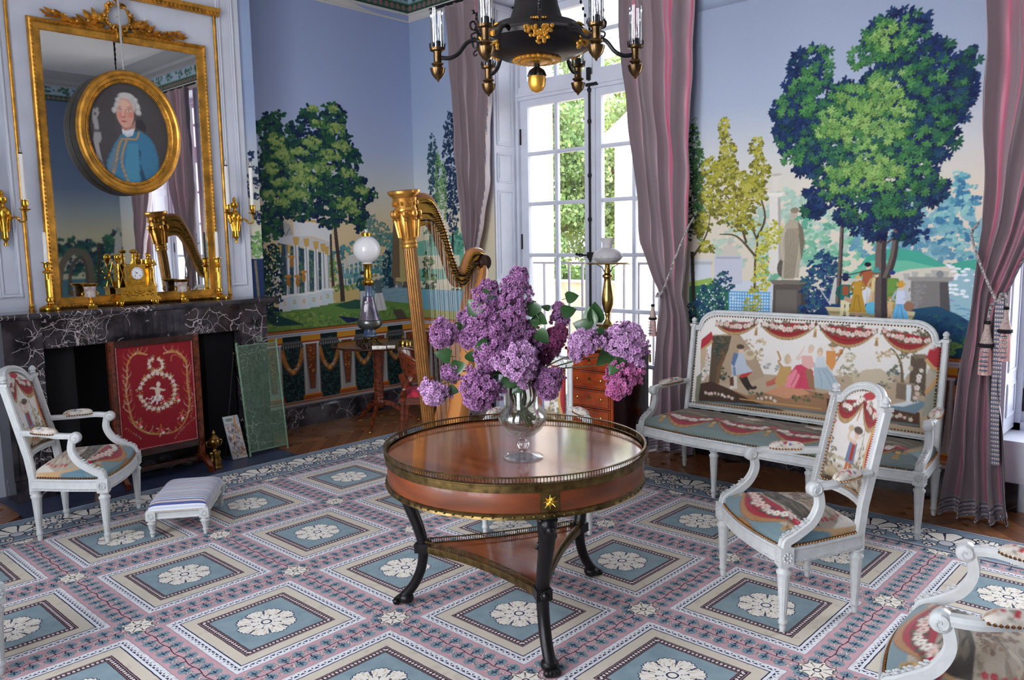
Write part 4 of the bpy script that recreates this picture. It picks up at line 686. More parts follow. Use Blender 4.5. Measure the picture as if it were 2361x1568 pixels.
def paint_portrait():      # oval pastel: sitter in a powdered wig and blue coat, losses in the ground
    cv = Canvas(-3.2, -2.55, 2.0, 2.76, .0032, (70, 66, 68))
    for k in range(24): cv.ell(RN.uniform(-3, -2.5), RN.uniform(2.0, 2.7), .12, .14, (92, 92, 94), al=.06)
    cv.poly([(-3.078,2.028),(-3.053,2.199),(-2.997,2.312),(-2.95,2.376),(-2.907,2.386),(-2.819,2.412),(-2.759,2.373),(-2.724,2.32),(-2.704,2.233),(-2.706,2.112),(-2.752,2.015),(-2.971,2.008)], (62, 116, 146)); cv.poly([(-3.072,2.028),(-3.042,2.187),(-2.985,2.312),(-2.951,2.37),(-2.949,2.315),(-2.987,2.203),(-3.013,2.098),(-3.02,2.006)], (96, 118, 132)); cv.poly([(-2.839,2.299),(-2.823,2.263),(-2.834,2.2),(-2.805,2.076),(-2.826,2.05),(-2.849,2.168)], (44, 70, 92)); cv.poly([(-2.912,2.318),(-2.838,2.324),(-2.836,2.169),(-2.846,2.025),(-2.909,2.022),(-2.937,2.144)], (72, 132, 160))
    for p in ([(-2.947,2.346),(-2.976,2.277),(-2.994,2.19),(-3.018,2.116),(-3.007,2.019)], [(-2.91,2.349),(-2.939,2.279),(-2.958,2.192),(-2.94,2.107),(-2.914,2.034)], [(-2.947,2.346),(-2.898,2.35),(-2.848,2.354),(-2.826,2.405)]): cv.line(p, .017, (150, 116, 84), .013); cv.line(p, .006, (178, 148, 112))
    cv.poly([(-2.942,2.413),(-2.848,2.434),(-2.871,2.376),(-2.909,2.361),(-2.938,2.383)], (208, 210, 214)); cv.line([(-2.925,2.39),(-2.908,2.37),(-2.883,2.388)], .006, (170, 174, 184))
    cv.poly([(-2.839,2.484),(-2.801,2.487),(-2.773,2.44),(-2.782,2.402),(-2.818,2.418),(-2.848,2.434)], (56, 54, 58)); cv.poly([(-2.947,2.425),(-2.866,2.45),(-2.845,2.483),(-2.849,2.427),(-2.918,2.403)], (168, 122, 108))
    cv.ell(*(-2.902,2.581,.065,.074), (182, 178, 176)); cv.ell(*(-2.912,2.525,.06,.101), (202, 152, 134), n=24); cv.ell(*(-2.918,2.579,.041,.03), (214, 172, 152), n=20)
    for e in ((-2.941,2.504,.016,.018), (-2.874,2.511,.019,.02)): cv.ell(*e, (204, 118, 104), al=.6)
    cv.ell(*(-2.898,2.639,.052,.021), (190, 186, 184)); 
    for e in ((-2.967,2.568,.013,.024), (-2.984,2.536,.015,.022), (-2.826,2.571,.019,.027), (-2.823,2.534,.022,.021), (-2.955,2.605,.016,.02), (-2.839,2.612,.019,.024)): cv.ell(*e, (176, 172, 170)); cv.ell(e[0] + .003, e[1] + .003, e[2] * .6, e[3] * .6, (194, 190, 188))
    for e in ((-2.946,2.54,.012,.005), (-2.885,2.539,.013,.006)): cv.ell(*e, (214, 204, 196)); cv.ell(e[0], e[1], .004, .0045, (60, 56, 60)); cv.line([(e[0] - .013, e[1] + .007), (e[0], e[1] + .011), (e[0] + .013, e[1] + .007)], .003, (110, 84, 72))
    for p in ([(-2.958,2.557),(-2.943,2.564),(-2.931,2.56)], [(-2.901,2.559),(-2.882,2.565),(-2.864,2.558)]): cv.line(p, .004, (140, 112, 98))
    cv.line([(-2.916,2.561),(-2.926,2.524),(-2.932,2.499)], .006, (226, 184, 164)); cv.line([(-2.936,2.496),(-2.923,2.493),(-2.911,2.499)], .006, (160, 88, 76)); cv.poly([(-2.91,2.556),(-2.906,2.526),(-2.911,2.501),(-2.918,2.513)], (186, 128, 110), .6); cv.poly([(-2.94,2.467),(-2.924,2.472),(-2.904,2.468),(-2.923,2.459)], (178, 78, 76)); cv.line([(-2.942,2.465),(-2.923,2.465),(-2.903,2.468)], .0022, (120, 56, 56)); cv.ell(*(-2.922,2.439,.025,.01), (208, 164, 144), al=.6)
    for p in ([(-3.122,2.53),(-3.088,2.538),(-3.081,2.502),(-3.097,2.477),(-3.091,2.436),(-3.089,2.394),(-3.121,2.391),(-3.121,2.427),(-3.13,2.456),(-3.128,2.503)], [(-3.124,2.379),(-3.081,2.38),(-3.077,2.335),(-3.098,2.304),(-3.095,2.268),(-3.088,2.209),(-3.08,2.191),(-3.12,2.201),(-3.124,2.272),(-3.133,2.325)], [(-3.125,2.182),(-3.078,2.179),(-3.067,2.125),(-3.083,2.119),(-3.115,2.153)], [(-3.061,2.652),(-3.056,2.647),(-3.08,2.631),(-3.079,2.635)]): cv.poly(p, (150, 146, 146))
    cv.ell(*(-3.105,2.502,.01,.008), (60, 56, 58)); cv.blur(2); cv.noise(3); return cv
def paint_tile():
    cv = Canvas(-.06, .06, 0, .36, .002, (190, 186, 184))
    for i in range(70): cv.ell(RN.uniform(-.06, .06), RN.uniform(0, .3), .014 * RN.uniform(.4, 1), .018 * RN.uniform(.4, 1), [(150, 138, 140), (206, 202, 200), (196, 140, 84), (112, 96, 104), (170, 160, 160)][RN.integers(5)], n=9, jag=.3, rot=RN.uniform(0, 3))
    for i in range(26): x, z = RN.uniform(-.05, .05), RN.uniform(0, .28); cv.line([(x, z), (x + RN.normal(0, .015), z + .02), (x + RN.normal(0, .015), z + .05)], .0025, (88, 66, 72))
    cv.rect(-.06, .27, .06, .36, (178, 182, 182)); cv.ell(-.02, .3, .03, .012, (120, 130, 120)); cv.line([(.03, .36), (.02, .25), (.05, .2)], .012, (196, 140, 80)); return cv

# ---------------------------------------------------------------- materials of the room
M_plaster = mat('plaster', (196, 202, 214), .8, var=.03, scale=3)
M_wood_w = mat('painted_woodwork', (206, 210, 222), .45, var=.04, scale=6, bump=.05)
M_gold = mat('gilding', (226, 164, 66), .36, .7, var=.3, scale=14, bump=.25, bscale=60)
M_gold2 = mat('bright_gilt_bronze', (236, 182, 70), .2, 1, var=.18, scale=30, bump=.1)
M_brass = mat('brass', (196, 164, 92), .24, 1, var=.25, scale=20)
M_dbrass = mat('dark_brass', (120, 98, 58), .35, .9, var=.4, scale=30, bump=.15)
M_black = mat('black_bronze', (34, 32, 34), .34, .55, var=.3, scale=18, bump=.2)
M_soot = mat('soot', (16, 16, 18), .9)
M_iron = mat('black_iron', (30, 30, 34), .5, .4)
M_white = mat('candle_wax', (236, 232, 226), .5)
M_mah = mat('mahogany', (118, 52, 28), .22, var=.45, scale=5, stretch=(1, 8, 8), coat=.4)
M_mahd = mat('dark_mahogany', (60, 24, 18), .2, var=.4, scale=4, stretch=(8, 8, 1), coat=.5)
M_print = vcol_mat('wallpaper', .75); M_tap = vcol_mat('tapestry', .85, bump=.35, bscale=420, sheen=.15)
M_glass = thin_glass('window_glass', refl=.03, edge=.5); M_tube = thin_glass('lamp_glass', refl=.10, edge=.95)
def marble(nm, t1, k):
    m, vec, x, y, z = e_new(nm, .16, coat=.3)
    N, L = m.node_tree.nodes, m.node_tree.links
    nz = N.new('ShaderNodeTexNoise'); nz.inputs['Scale'].default_value = 3; nz.inputs['Detail'].default_value = 4; L.new(vec, nz.inputs[0])
    vm = N.new('ShaderNodeVectorMath'); vm.operation = 'MULTIPLY_ADD'; L.new(nz.outputs['Color'], vm.inputs[0]); vm.inputs[1].default_value = (.25, .25, .25); L.new(vec, vm.inputs[2])
    def vein(sc_, w):
        v = N.new('ShaderNodeTexVoronoi'); v.feature = 'DISTANCE_TO_EDGE'; v.inputs['Scale'].default_value = sc_; L.new(vm.outputs[0], v.inputs[0]); return E(v.outputs['Distance']) < w
    g = e_noise(vec, 2.2, 3); g2 = e_noise(vec, 9, 2)
    c = e_col((g2 - .42) * 3.2, (36, 33, 38), (74, 68, 73)); c = e_col(vein(5, .010 * k) * (g > t1), c, (176, 164, 168)); c = e_col(vein(11, .012 * k) * (g > t1 + .08), c, (196, 184, 186)); c = e_col(vein(24, .012 * k) * (g > t1 + .14), c, (206, 196, 200))
    e_out(m, c); return m
M_marble = marble('veined_marble', .43, 1.0); M_marble2 = marble('dark_marble', .52, .6)
M_slate = mat('hearth_stone', (58, 66, 92), .3, var=.25, scale=6)
# ---------------------------------------------------------------- floor, parquet
fl = MB(); fl.box(-.4, 8.2, -6.1, .45, -.06, -.012); floor = st(fl, 'floor', mat('subfloor', (70, 44, 26), .6))
M_oak = [mat('oak_board_%s' % n, c, .30, var=.28, scale=3, stretch=(12, 1.2, 1), coat=.25) for n, c in (('warm', (140, 88, 50)), ('brown', (122, 74, 42)), ('pale', (154, 100, 60)))]
def parquet():
    W, L = .085, .46; bd = {}
    for k in range(3):
        mb = MB(); mb.box(-L / 2, L / 2, -W / 2 + .0012, W / 2 - .0012, -.012, 0); me = bpy.data.meshes.new('parquet_board'); me.from_pydata(np.vstack(mb.v).tolist(), [], mb.f); me.materials.append(M_oak[k]); bd[k] = me
    rnd = random.Random(3); c45 = math.sqrt(.5)
    # chevron rows: boards alternate +45 / -45 degrees; only where the carpet leaves the floor bare
    zones = [(.03, .92, -1.98, 0), (0.3, .92, -4.6, -3.8), (.9, 5.6, -.60, 0)]; cnt = 0
    stepr = L * c45; stepa = W / c45
    for r in range(0, 18):
        for a in range(0, 62):
            x = -.1 + stepr * (r + .5); y = -4.7 + stepa * a
            if not any(x0 - .12 < x < x1 + .12 and y0 - .12 < y < y1 + .0 for x0, x1, y0, y1 in zones): continue
            if cnt >= 296: break
            o = bpy.data.objects.new('parquet_board', bd[rnd.randrange(3)]); sc.collection.objects.link(o); o.parent = floor; o.location = (x, y, -rnd.random() * .0006); o.rotation_euler = (0, 0, PI / 4 if r % 2 else -PI / 4); cnt += 1
parquet()
# ---------------------------------------------------------------- carpet (pattern by shader maths in its own plan coordinates)
def carpet():
    m, vec, x, y, z = e_new('carpet_pattern', .95, bump=.25, bscale=500, scale=500)
    m.node_tree.nodes['Principled BSDF'].inputs['Specular IOR Level'].default_value = .1
    p = .763477; nz = e_noise(vec, 40, 2) - .5; nb = e_noise(vec, 14, 2) - .5
    a = (x - 2.816874) / p + nz * .006; b = (y + 3.998730) / p + nz * .006
    su = a - a.rnd(); sv = b - b.rnd(); asu, asv = su.abs(), sv.abs(); u = .5 - asu; v = .5 - asv   # distance from the medallion centre
    cu = a.fr() - .5; cv_ = b.fr() - .5; mx = u.max(v); alongu = (asu < asv)                                    # nearer a u-line
    pink, navy, beige, white, blue, cream, brown = (200, 162, 168), (46, 52, 80), (206, 196, 180), (222, 222, 226), (138, 157, 164), (232, 226, 216), (64, 48, 60)
    vn = E.NT.nodes.new('ShaderNodeTexVoronoi'); vn.inputs['Scale'].default_value = 105; E.NT.links.new(vec, vn.inputs[0]); vor = E(vn.outputs['Distance'])
    def band(s, t, sh):
        tt = (t * 12 + sh).fr() - .5; tt2 = (t * 12 + sh + .5).fr() - .5; pos = s.abs()
        side = E.m('GREATER_THAN', s, 0.0); ttx = tt * side + tt2 * (1 - side)                     # leaves alternate
        lx = (pos - .048) / .034; ly = ttx / .38; d = (lx * lx + ly * ly + nz * 1.5)
        vein_ = ((ttx + (pos - .048) * 2.0).abs() < .05) * (pos > .026) * (pos < .066) + ((lx + .1).abs() < .12) * (ttx.abs() < .2)
        tb = ttx.abs() - .5; bx = (pos - .042) / .024; by = tb / .19; db = bx * bx + by * by
        dots = vor < .36
        stem = ((s - (t * 37.7).sin() * .006).abs() < .0028) + ((pos < .03) * ((ttx + pos * 3).abs() < .045))
        return (d < 1.0), vein_ * (d < .9), (db < 1.0) * (vor < .36), (db < 1.0) * (vor > .36) * (vor < .52), stem
    A = band(su, sv, 0.0); B = band(sv, su, 0.0); k = alongu
    L_ = [q * k + r * (1 - k) for q, r in zip(A, B)]
    c = e_col(nb * 2 + .4, pink, tuple(q * .93 for q in pink)); c = e_col(L_[0], c, (128, 148, 158)); c = e_col(L_[1].min(1), c, (44, 62, 84)); c = e_col(L_[2], c, cream); c = e_col(L_[3], c, (70, 52, 56)); c = e_col(L_[4].min(1), c, (60, 44, 58))
    # rosette where the bands cross
    rj = (su * su + sv * sv).sqrt(); thj = E.m('ARCTAN2', sv, su); Rj = (thj * 4).cos().abs() * .026 + .058 + (thj * 16).cos() * .006
    c = e_col((rj < Rj + .006), c, (54, 46, 60)); c = e_col((rj < Rj), c, cream); c = e_col((rj < Rj * .86) * ((thj * 4).sin().abs() < .2) * (rj > .026), c, (70, 60, 66)); c = e_col((rj - .016).abs() < .004, c, (60, 52, 60)); c = e_col((rj > .03) * ((rj * 190).sin() > .75) * ((thj * 8).cos() > .2) * (rj < Rj), c, (190, 170, 140))
    # framed square
    t = cu * (u < v) + cv_ * (1 - (u < v)); tq = (t * 26).fr() - .5
    c = e_col(mx < .398, c, navy); c = e_col(mx < .396, c, white)
    mm = (mx - .366) / .010; tri = (tq.abs() * 3.2 + mm < .55) * (mm > -.9) * (mm < 1); tri2 = (((t * 26 + .5).fr() - .5).abs() < .10) * ((mx - .373).abs() < .006)
    c = e_col(tri * (mx > .345), c, (60, 66, 86)); c = e_col(tri2, c, (60, 66, 86)); c = e_col((mx > .384) * (mx < .395) * (nz > .06), c, (206, 202, 200))
    c = e_col(mx < .341, c, navy); c = e_col(mx < .334, c, beige); c = e_col((mx < .334) * ((nb + .0) > .12), c, tuple(q * .95 for q in beige)); c = e_col(mx < .272, c, brown); c = e_col(mx < .2655, c, (176, 150, 150)); c = e_col(mx < .262, c, brown)
    td = ((t * 44).fr() - .5) / .34; md = (mx - .2475) / .0085; c = e_col(td * td + md * md < 1, c, (216, 206, 204)); c = e_col((mx < .234), c, (150, 120, 116)); c = e_col(mx < .231, c, brown); c = e_col(mx < .225, c, blue); c = e_col((mx < .225) * ((nb * 2.2 + .25).max(0).min(1)), c, (122, 143, 152))
    # acanthus medallion
    r = (cu * cu + cv_ * cv_).sqrt(); th = E.m('ARCTAN2', cv_, cu); l8 = (th * 4).cos().abs(); l8s = (th * 4).sin().abs()
    R = l8.pw(.6) * .026 + .134 + (th * 40).cos() * .004 + nz * .012
    c = e_col(r < R + .006, c, navy); c = e_col(r < R, c, cream)
    tanm = ((l8s > .45) * (l8s < .9) * (r > .085) * ((th * 32 + r * 90).sin() > .2)); c = e_col(tanm * (r < R - .008), c, (206, 190, 168))
    c = e_col((l8 < .10) * (r > .082) * (r < .112), c, (62, 66, 84)); c = e_col((l8 < .28) * ((r - .112).abs() < .005), c, (62, 66, 84)); c = e_col((l8s < .14) * (r > .058) * (r < .078), c, (62, 66, 84)); c = e_col((l8s < .4) * ((r - .080).abs() < .004), c, (62, 66, 84)); c = e_col((l8 < .2) * (r > R - .02) * (r < R), c, (70, 74, 92))
    c = e_col(((th * 8).cos() > .75) * ((r - .046).abs() < .004), c, (80, 90, 110)); c = e_col((r - .026).abs() < .0045, c, navy)
    # running border of palmettes and flower sprays
    q = p / 2; wx = (x - .8955) / .3945; wy = (-.5611 - y) / .3838; w_ = wx.min(wy); s_ = (y * (wx < wy) + x * (1 - (wx < wy)))
    off = (wx < wy); ss = ((s_ + 2.076 * off - 4.721 * (1 - off)) / q + nz * .03); sp = (ss + .5).fr() - .5; spo = ss.fr() - .5
    ground = (126, 140, 152); cb = e_col((nb * 2 + .4), ground, (112, 128, 144)); dk = (44, 44, 60)
    def poly_(sx, wy_, n, R0, cut, ph=0.0):
        rr = (sx * sx + wy_ * wy_).sqrt(); tt_ = E.m('ARCTAN2', sx, wy_); return rr, tt_
    rr, tt_ = poly_(sp, .66 - w_, 9, .3, 0); up_ = (tt_.abs() < 1.45); Rp = (tt_ * 4.5).cos().abs() * .05 + .40 - tt_.abs() * .06
    cb = e_col((rr < Rp + .025) * up_, cb, dk); cb = e_col((rr < Rp) * up_, cb, cream); cb = e_col((rr < Rp) * up_ * ((tt_ * 4.5 + rr * tt_ * 1.2).cos().abs() < .24) * (rr > .10), cb, dk); cb = e_col((rr < .11), cb, dk); cb = e_col(rr < .09, cb, (190, 190, 196))
    for sx0, w0, n_, R0 in ((.0, .40, 5, .17), (.17, .60, 4, .11), (-.17, .60, 4, .11), (.17, .28, 3, .09), (-.17, .28, 3, .09), (.0, .74, 3, .10), (.33, .82, 3, .08), (-.33, .82, 3, .08)):
        dx = spo - sx0; dw = w_ - w0; r1 = (dx * dx + dw * dw).sqrt(); t1 = E.m('ARCTAN2', dw, dx); R1 = (t1 * n_ * .5 + 1.0).cos().abs() * R0 * .6 + R0 * .5
        cb = e_col(r1 < R1 + .018, cb, dk); cb = e_col(r1 < R1, cb, cream); cb = e_col((r1 < R1) * ((t1 * n_).cos().abs() < .2) * (r1 > .03), cb, dk); cb = e_col((r1 - .035).abs() < .012, cb, dk)
    cb = e_col((w_ - .5).abs() > .462, cb, (150, 160, 172)); cb = e_col(w_ > .975, cb, dk); cb = e_col(w_ < .055, cb, (86, 100, 124)); cb = e_col(w_ < .03, cb, (216, 216, 220)); cb = e_col((w_ - .93).abs() < .008, cb, (206, 206, 210)); cb = e_col(w_ < .012, cb, (96, 106, 124))
    c = e_col(w_ < 1.0, c, cb); e_out(m, c)
    mb = MB(); n = 2
    mb.box(.8955, 7.0, -5.75, -.5611, -.011, .008)
    o = mb.build('carpet', m, smooth=False); tag(o, 'large patterned carpet of blue squares with cream medallions on pink', 'carpet'); return o
carpet()
# ---------------------------------------------------------------- walls
def wall_box(mb, *a): mb.box(*a)
w = MB(); w.box(-.35, 0, -6.15, .4, 0, 4.2); wl = st(w, 'wall_left', M_plaster, smooth=False)
w = MB()
for a in ((-.35, 1.07), (2.83, 5.14), (6.76, 8.15)): w.box(a[0], a[1], 0, .42, 0, 4.2)
for a in ((1.07, 2.83), (5.14, 6.76)): w.box(a[0], a[1], 0, .42, 3.70, 4.2)
w.box(5.14, 6.76, .0, .42, 0, .40); w.box(1.07, 2.83, .02, .42, -.05, .03)
ww = st(w, 'wall_back', M_plaster, smooth=False)
w = MB(); w.box(7.8, 8.15, -6.15, -5.15, 0, 4.2); w.box(7.8, 8.15, -3.25, 0, 0, 4.2); w.box(7.8, 8.15, -5.15, -3.25, 3.7, 4.2); w.box(7.8, 8.15, -5.15, -3.25, 0, .25); wr = st(w, 'wall_right', M_plaster, smooth=False)
w = MB()
for a, b in ((-.35, 2.15), (3.65, 4.25), (5.55, 8.15)): w.box(a, b, -6.15, -5.8, 0, 4.2)
for a, b in ((2.15, 3.65), (4.25, 5.55)): w.box(a, b, -6.15, -5.8, 3.7, 4.2); w.box(a, b, -6.15, -5.8, 0, .35)
st(w, 'wall_front', mat('pale_blue_wall', (176, 188, 206), .8), smooth=False)
w = MB(); w.box(-.35, 8.15, -6.15, .42, 4.2, 4.35); st(w, 'ceiling', mat('ceiling_white', (224, 222, 222), .85), smooth=False)
# wallpapers
def paper(name, cv, zs, wall, kind):
    us = np.linspace(cv.x0, cv.x1, cv.nx); U, Z_ = np.meshgrid(us, zs); col = sample(cv, cv.out(), U, Z_)
    P = np.stack([U, np.full_like(U, wall), Z_], -1) if kind == 'y' else np.stack([np.full_like(U, wall), U, Z_], -1)
    return printed(name, P, col, M_print)
def zrows(z0, z1, st_, top): return np.concatenate([np.arange(z0, z1, st_), np.arange(z1, top, .08), [top]])
def sky_rest(cv, z1, z0=None):                        # continue the printed sky above the drawn part
    c2 = Canvas(cv.x0, cv.x1, cv.y0, 3.9, (cv.x1 - cv.x0) / (cv.nx - 1)); return c2
def paper_full(name, cv, wall, kind, skyst, parent, step):
    lin = cv.out(); top = 3.8; zs = zrows(cv.y0, cv.y1 - step, step, top); us = np.linspace(cv.x0, cv.x1, cv.nx); U, Z_ = np.meshgrid(us, zs)
    col = sample(cv, lin, U, Z_); s = np.array([srgb(c)[:3] for _, c in skyst]); h = np.array([a for a, _ in skyst])
    for k in range(3): col[..., k] = np.where(Z_ > cv.y1 - .01, np.interp(Z_, h, s[:, k]), col[..., k])
    P = np.stack([U, np.full_like(U, wall), Z_], -1) if kind == 'y' else np.stack([np.full_like(U, wall), U, Z_], -1)
    o = printed(name, P, col, M_print, parent); o['kind'] = 'structure'; return o
cvr = paint_right(); paper_full('wallpaper', cvr, -.003, 'y', SKY, ww, .0045)
cvd = Canvas(2.84, 5.13, .18, .87, .006); dado(cvd, 2.84, 5.13, .383, 2.9); zs = np.linspace(.18, .87, cvd.ny); U, Z_ = np.meshgrid(np.linspace(cvd.x0, cvd.x1, cvd.nx), zs)
o = printed('dado_paper', np.stack([U, np.full_like(U, -.004), Z_], -1), sample(cvd, cvd.out(), U, Z_), M_print, ww); o['kind'] = 'structure'
paper_full('wallpaper', paint_left(), .003, 'x', [(2.9, (160, 174, 210)), (3.2, (154, 168, 204)), (3.9, (146, 160, 196))], wl, .005)
paper_full('wallpaper', paint_corner(), -.003, 'y', [(2.9, (154, 170, 198)), (3.2, (150, 166, 196)), (3.9, (142, 158, 188))], ww, .006)
paper_full('wallpaper', paint_far(), 7.797, 'x', [(2.85, (104, 122, 152)), (3.9, (92, 108, 140))], wr, .014)
cvl = Canvas(-5.8, -3.86, .18, 2.9, .02); sky(cvl); dado(cvl, -5.8, -3.86, .383, 0); foliage(cvl, [(-4.4, 1.6, .5, .6)], [(34, 70, 84), (60, 110, 90)], .06, 3); paper_full('wallpaper', cvl, .003, 'x', [(2.85, (134, 148, 188)), (3.9, (120, 136, 176))], wl, .02)
cvx = Canvas(6.77, 7.8, .18, 2.9, .02); sky(cvx); dado(cvx, 6.77, 7.8, .383, 6.9); paper_full('wallpaper', cvx, -.003, 'y', [(2.85, (146, 168, 208)), (3.9, (136, 156, 196))], ww, .02)
# painted frieze, mouldings, cornice, baseboards
def paint_frieze(n):
    cv = Canvas(0, n, 3.79, 4.02, .007, (150, 170, 190)); cv.rect(0, 3.79, n, 3.885, (44, 72, 56)); cv.rect(0, 3.79, n, 3.80, (28, 46, 40)); cv.rect(0, 3.875, n, 3.885, (90, 130, 96)); k = .03
    while k < n: cv.ell(k, 3.838, .022, .024, (150, 116, 124), n=9); cv.ell(k, 3.838, .010, .012, (96, 64, 80), n=7); cv.ell(k + .034, 3.83, .008, .02, (70, 110, 80), n=7); k += .068
    k = .1
    while k < n: foliage(cv, [(k, 3.95, .12, .05)], [(54, 96, 70), (70, 112, 80), (44, 76, 66)], .022, 1.6); flower(cv, k + .14, 3.95, .02, (196, 170, 180)); k += .28
    return cv
fz = paint_frieze(2.0); flin = fz.out()
def frieze(fn, L, parent):
    us = np.arange(0, L + .008, .008); zs = np.linspace(3.795, 4.01, 28); U, Z_ = np.meshgrid(us, zs); P = fn(U, Z_); o = printed('frieze_paper', P, sample(fz, flin, U % 2.0, Z_), M_print, parent); o['kind'] = 'structure'
frieze(lambda U, Z_: np.stack([U, np.full_like(U, -.006), Z_], -1), 7.8, ww); frieze(lambda U, Z_: np.stack([np.full_like(U, .006), -1.87 + U, Z_], -1), 1.87, wl); frieze(lambda U, Z_: np.stack([np.full_like(U, 7.794), -U, Z_], -1), 5.8, wr)
M_trim = mat('cornice_paint', (196, 192, 188), .6); M_trimg = mat('cornice_grey', (150, 150, 154), .6)
def rail(name, paths, prof, m, n=None):
    mb = MB()
    for p in paths: mb.sweep(p, prof)
    o = st(mb, name, m, sharp=25); return o
P_moul = [(0, 0), (.012, .0), (.02, .014), (.008, .02), (.006, .06), (.018, .066), (.02, .082), (0, .085)]
rail('trim_1', [[(7.8, 0, 3.71), (0, 0, 3.71), (0, -1.87, 3.71)]], [(-a, b) for a, b in P_moul], M_trim)
P_corn = [(0, 0), (.02, 0), (.03, .02), (.10, .05), (.12, .09), (.20, .12), (.26, .17), (.30, .2), (0, .2)]
rail('trim_2', [[(7.8, -5.8, 4.005), (7.8, 0, 4.005), (0, 0, 4.005), (0, -1.87, 4.005)]], [(-a, b) for a, b in P_corn], M_trimg)
P_base = [(0, 0), (.03, 0), (.03, .155), (.02, .175), (0, .18)]
rail('baseboard_back', [[(5.14, 0, 0), (2.9, 0, 0)], [(1.07, 0, 0), (0, 0, 0)], [(7.8, 0, 0), (6.8, 0, 0)]], [(-a, b) for a, b in P_base], M_marble2)
rail('baseboard_left', [[(0, 0, 0), (0, -1.87, 0)], [(0, -3.87, 0), (0, -5.8, 0)]], [(-a, b) for a, b in P_base], M_marble2)
# ---------------------------------------------------------------- chimney breast, over-mantel panelling
w = MB(); w.box(0, .29, -3.87, -3.58, 0, 4.2); w.box(0, .29, -2.21, -1.87, 0, 4.2); w.box(0, .29, -3.58, -2.21, .97, 4.2)
wb = st(w, 'wall_chimney', M_plaster, smooth=False)
cvs = paint_strip(); paper_full('wallpaper', cvs, .293, 'x', [(2.85, (160, 178, 212)), (3.9, (146, 164, 200))], wb, .005)
w = MB(); w.box(.29, .31, -3.77, -1.972, 1.2, 4.2)
pn = st(w, 'wall_panelling', M_wood_w, smooth=False)
P_pm = [(-.014, 0), (.014, 0), (.014, .006), (.006, .013), (-.004, .008), (-.014, .011)]
def frame_x(x, y0, y1, z0, z1, prof, name, m, parent):        # rectangular moulding standing on a plane x = const
    mb = MB(); c = [(y0, z0), (y1, z0), (y1, z1), (y0, z1)]
    for i in range(4):
        (a, b), (p, q) = c[i], c[(i + 1) % 4]; d = np.array([p - a, q - b]); d = d / np.hypot(*d) * .014
        mb.sweep([(x, a - d[0], b - d[1]), (x, p + d[0], q + d[1])], prof, up=(1, 0, 0))
    return mb.build(name, m, parent)
for a in ((-2.145, -2.035), (-3.73, -3.62)): frame_x(.31, a[0], a[1], 1.31, 4.1, P_pm, 'panel_moulding', M_wood_w, pn)
mb = MB()
for y in (-2.175, -3.565): mb.tube([(.318, y, 1.22), (.318, y, 3.31)], .011, 10); mb.lathe([(.018, 0), (.02, .012), (.014, .02), (.018, .03), (.012, .045)], 14, (.32, y, 1.205))
o = mb.build('gilt_bead', M_gold, pn, label='thin gilded upright beads beside the mirror')
mb = MB(); mb.sweep([(.31, -3.61, 3.31), (.31, -2.14, 3.31)], [(0, 0), (.03, .0), (.034, .02), (.05, .03), (.055, .055), (0, .06)]); 
o = mb.build('gilt_cornice', M_gold, pn, label='gilded dentil moulding above the mirror')
mb = MB()
for i in range(48): mb.cbox((.345, -3.59 + i * .03, 3.325), (.018, .014, .022))
mb.build('dentil', M_gold, pn, kind='stuff')
# ---------------------------------------------------------------- marble fireplace
fp = thing('fireplace', 'black and white veined marble chimneypiece with fluted jambs', 'fireplace', (.53, -2.9, 0))
fp.location = (0, 0, 0)
def P_rect(mb, x0, x1, y0, y1, z0, z1): mb.box(x0, x1, y0, y1, z0, z1)
mb = MB(); mb.sweep([(.29, -3.88, 1.165), (.565, -3.88, 1.165), (.565, -1.915, 1.165), (.29, -1.915, 1.165)][::-1], [(0, 0), (0, .04), (-.01, .04), (-.02, .034), (-.026, .02), (-.02, .006), (-.008, 0)][::-1]); mb.box(.291, .566, -3.88, -1.915, 1.163, 1.205); mb.build('mantel_shelf', M_marble, fp)
for y0, y1 in ((-3.805, -3.58), (-2.215, -1.99)):
    mb = MB(); mb.box(.292, .50, y0, y1, 0, 1.163); mb.box(.5, .53, y0, y1, 0, .14); mb.box(.5, .527, y0, y1, .85, 1.163); mb.box(.5, .512, y0, y0 + .03, .14, .86); mb.box(.5, .512, y1 - .03, y1, .14, .86)
    for i in range(4): mb.tube([(.502, y0 + .054 + i * .039, .18), (.502, y0 + .054 + i * .039, .82)], .0155, 8)
    j = mb.build('jamb', M_marble, fp, sharp=30)
    mb = MB(); yc = (y0 + y1) / 2
    for k in range(12):
        a = k * PI / 6; mb.add([(.530, yc, 1.01), (.532, yc + .035 * math.cos(a - .2), 1.01 + .035 * math.sin(a - .2)), (.534, yc + .06 * math.cos(a), 1.01 + .06 * math.sin(a)), (.532, yc + .035 * math.cos(a + .2), 1.01 + .035 * math.sin(a + .2)), (.540, yc + .036 * math.cos(a), 1.01 + .036 * math.sin(a))], [(0, 1, 4), (1, 2, 4), (2, 3, 4), (3, 0, 4)])
    mb.ball((.535, yc, 1.01), .012); mb.build('carved_rosette', M_marble, j)
mb = MB(); mb.box(.40, .505, -3.58, -2.215, .967, 1.163)
for a in ((-3.54, -3.12), (-2.67, -2.25)):
    for q in ((a[0], a[1], .99, .998), (a[0], a[1], 1.122, 1.13), (a[0], a[0] + .008, .998, 1.122), (a[1] - .008, a[1], .998, 1.122)): mb.box(.505, .510, *q)
for i in range(8): mb.box(.505, .512, -3.066 + i * .0495, -3.040 + i * .0495, .995, 1.125)
mb.box(.5, .516, -3.58, -2.215, 1.138, 1.163); mb.build('lintel', M_marble, fp, sharp=30)
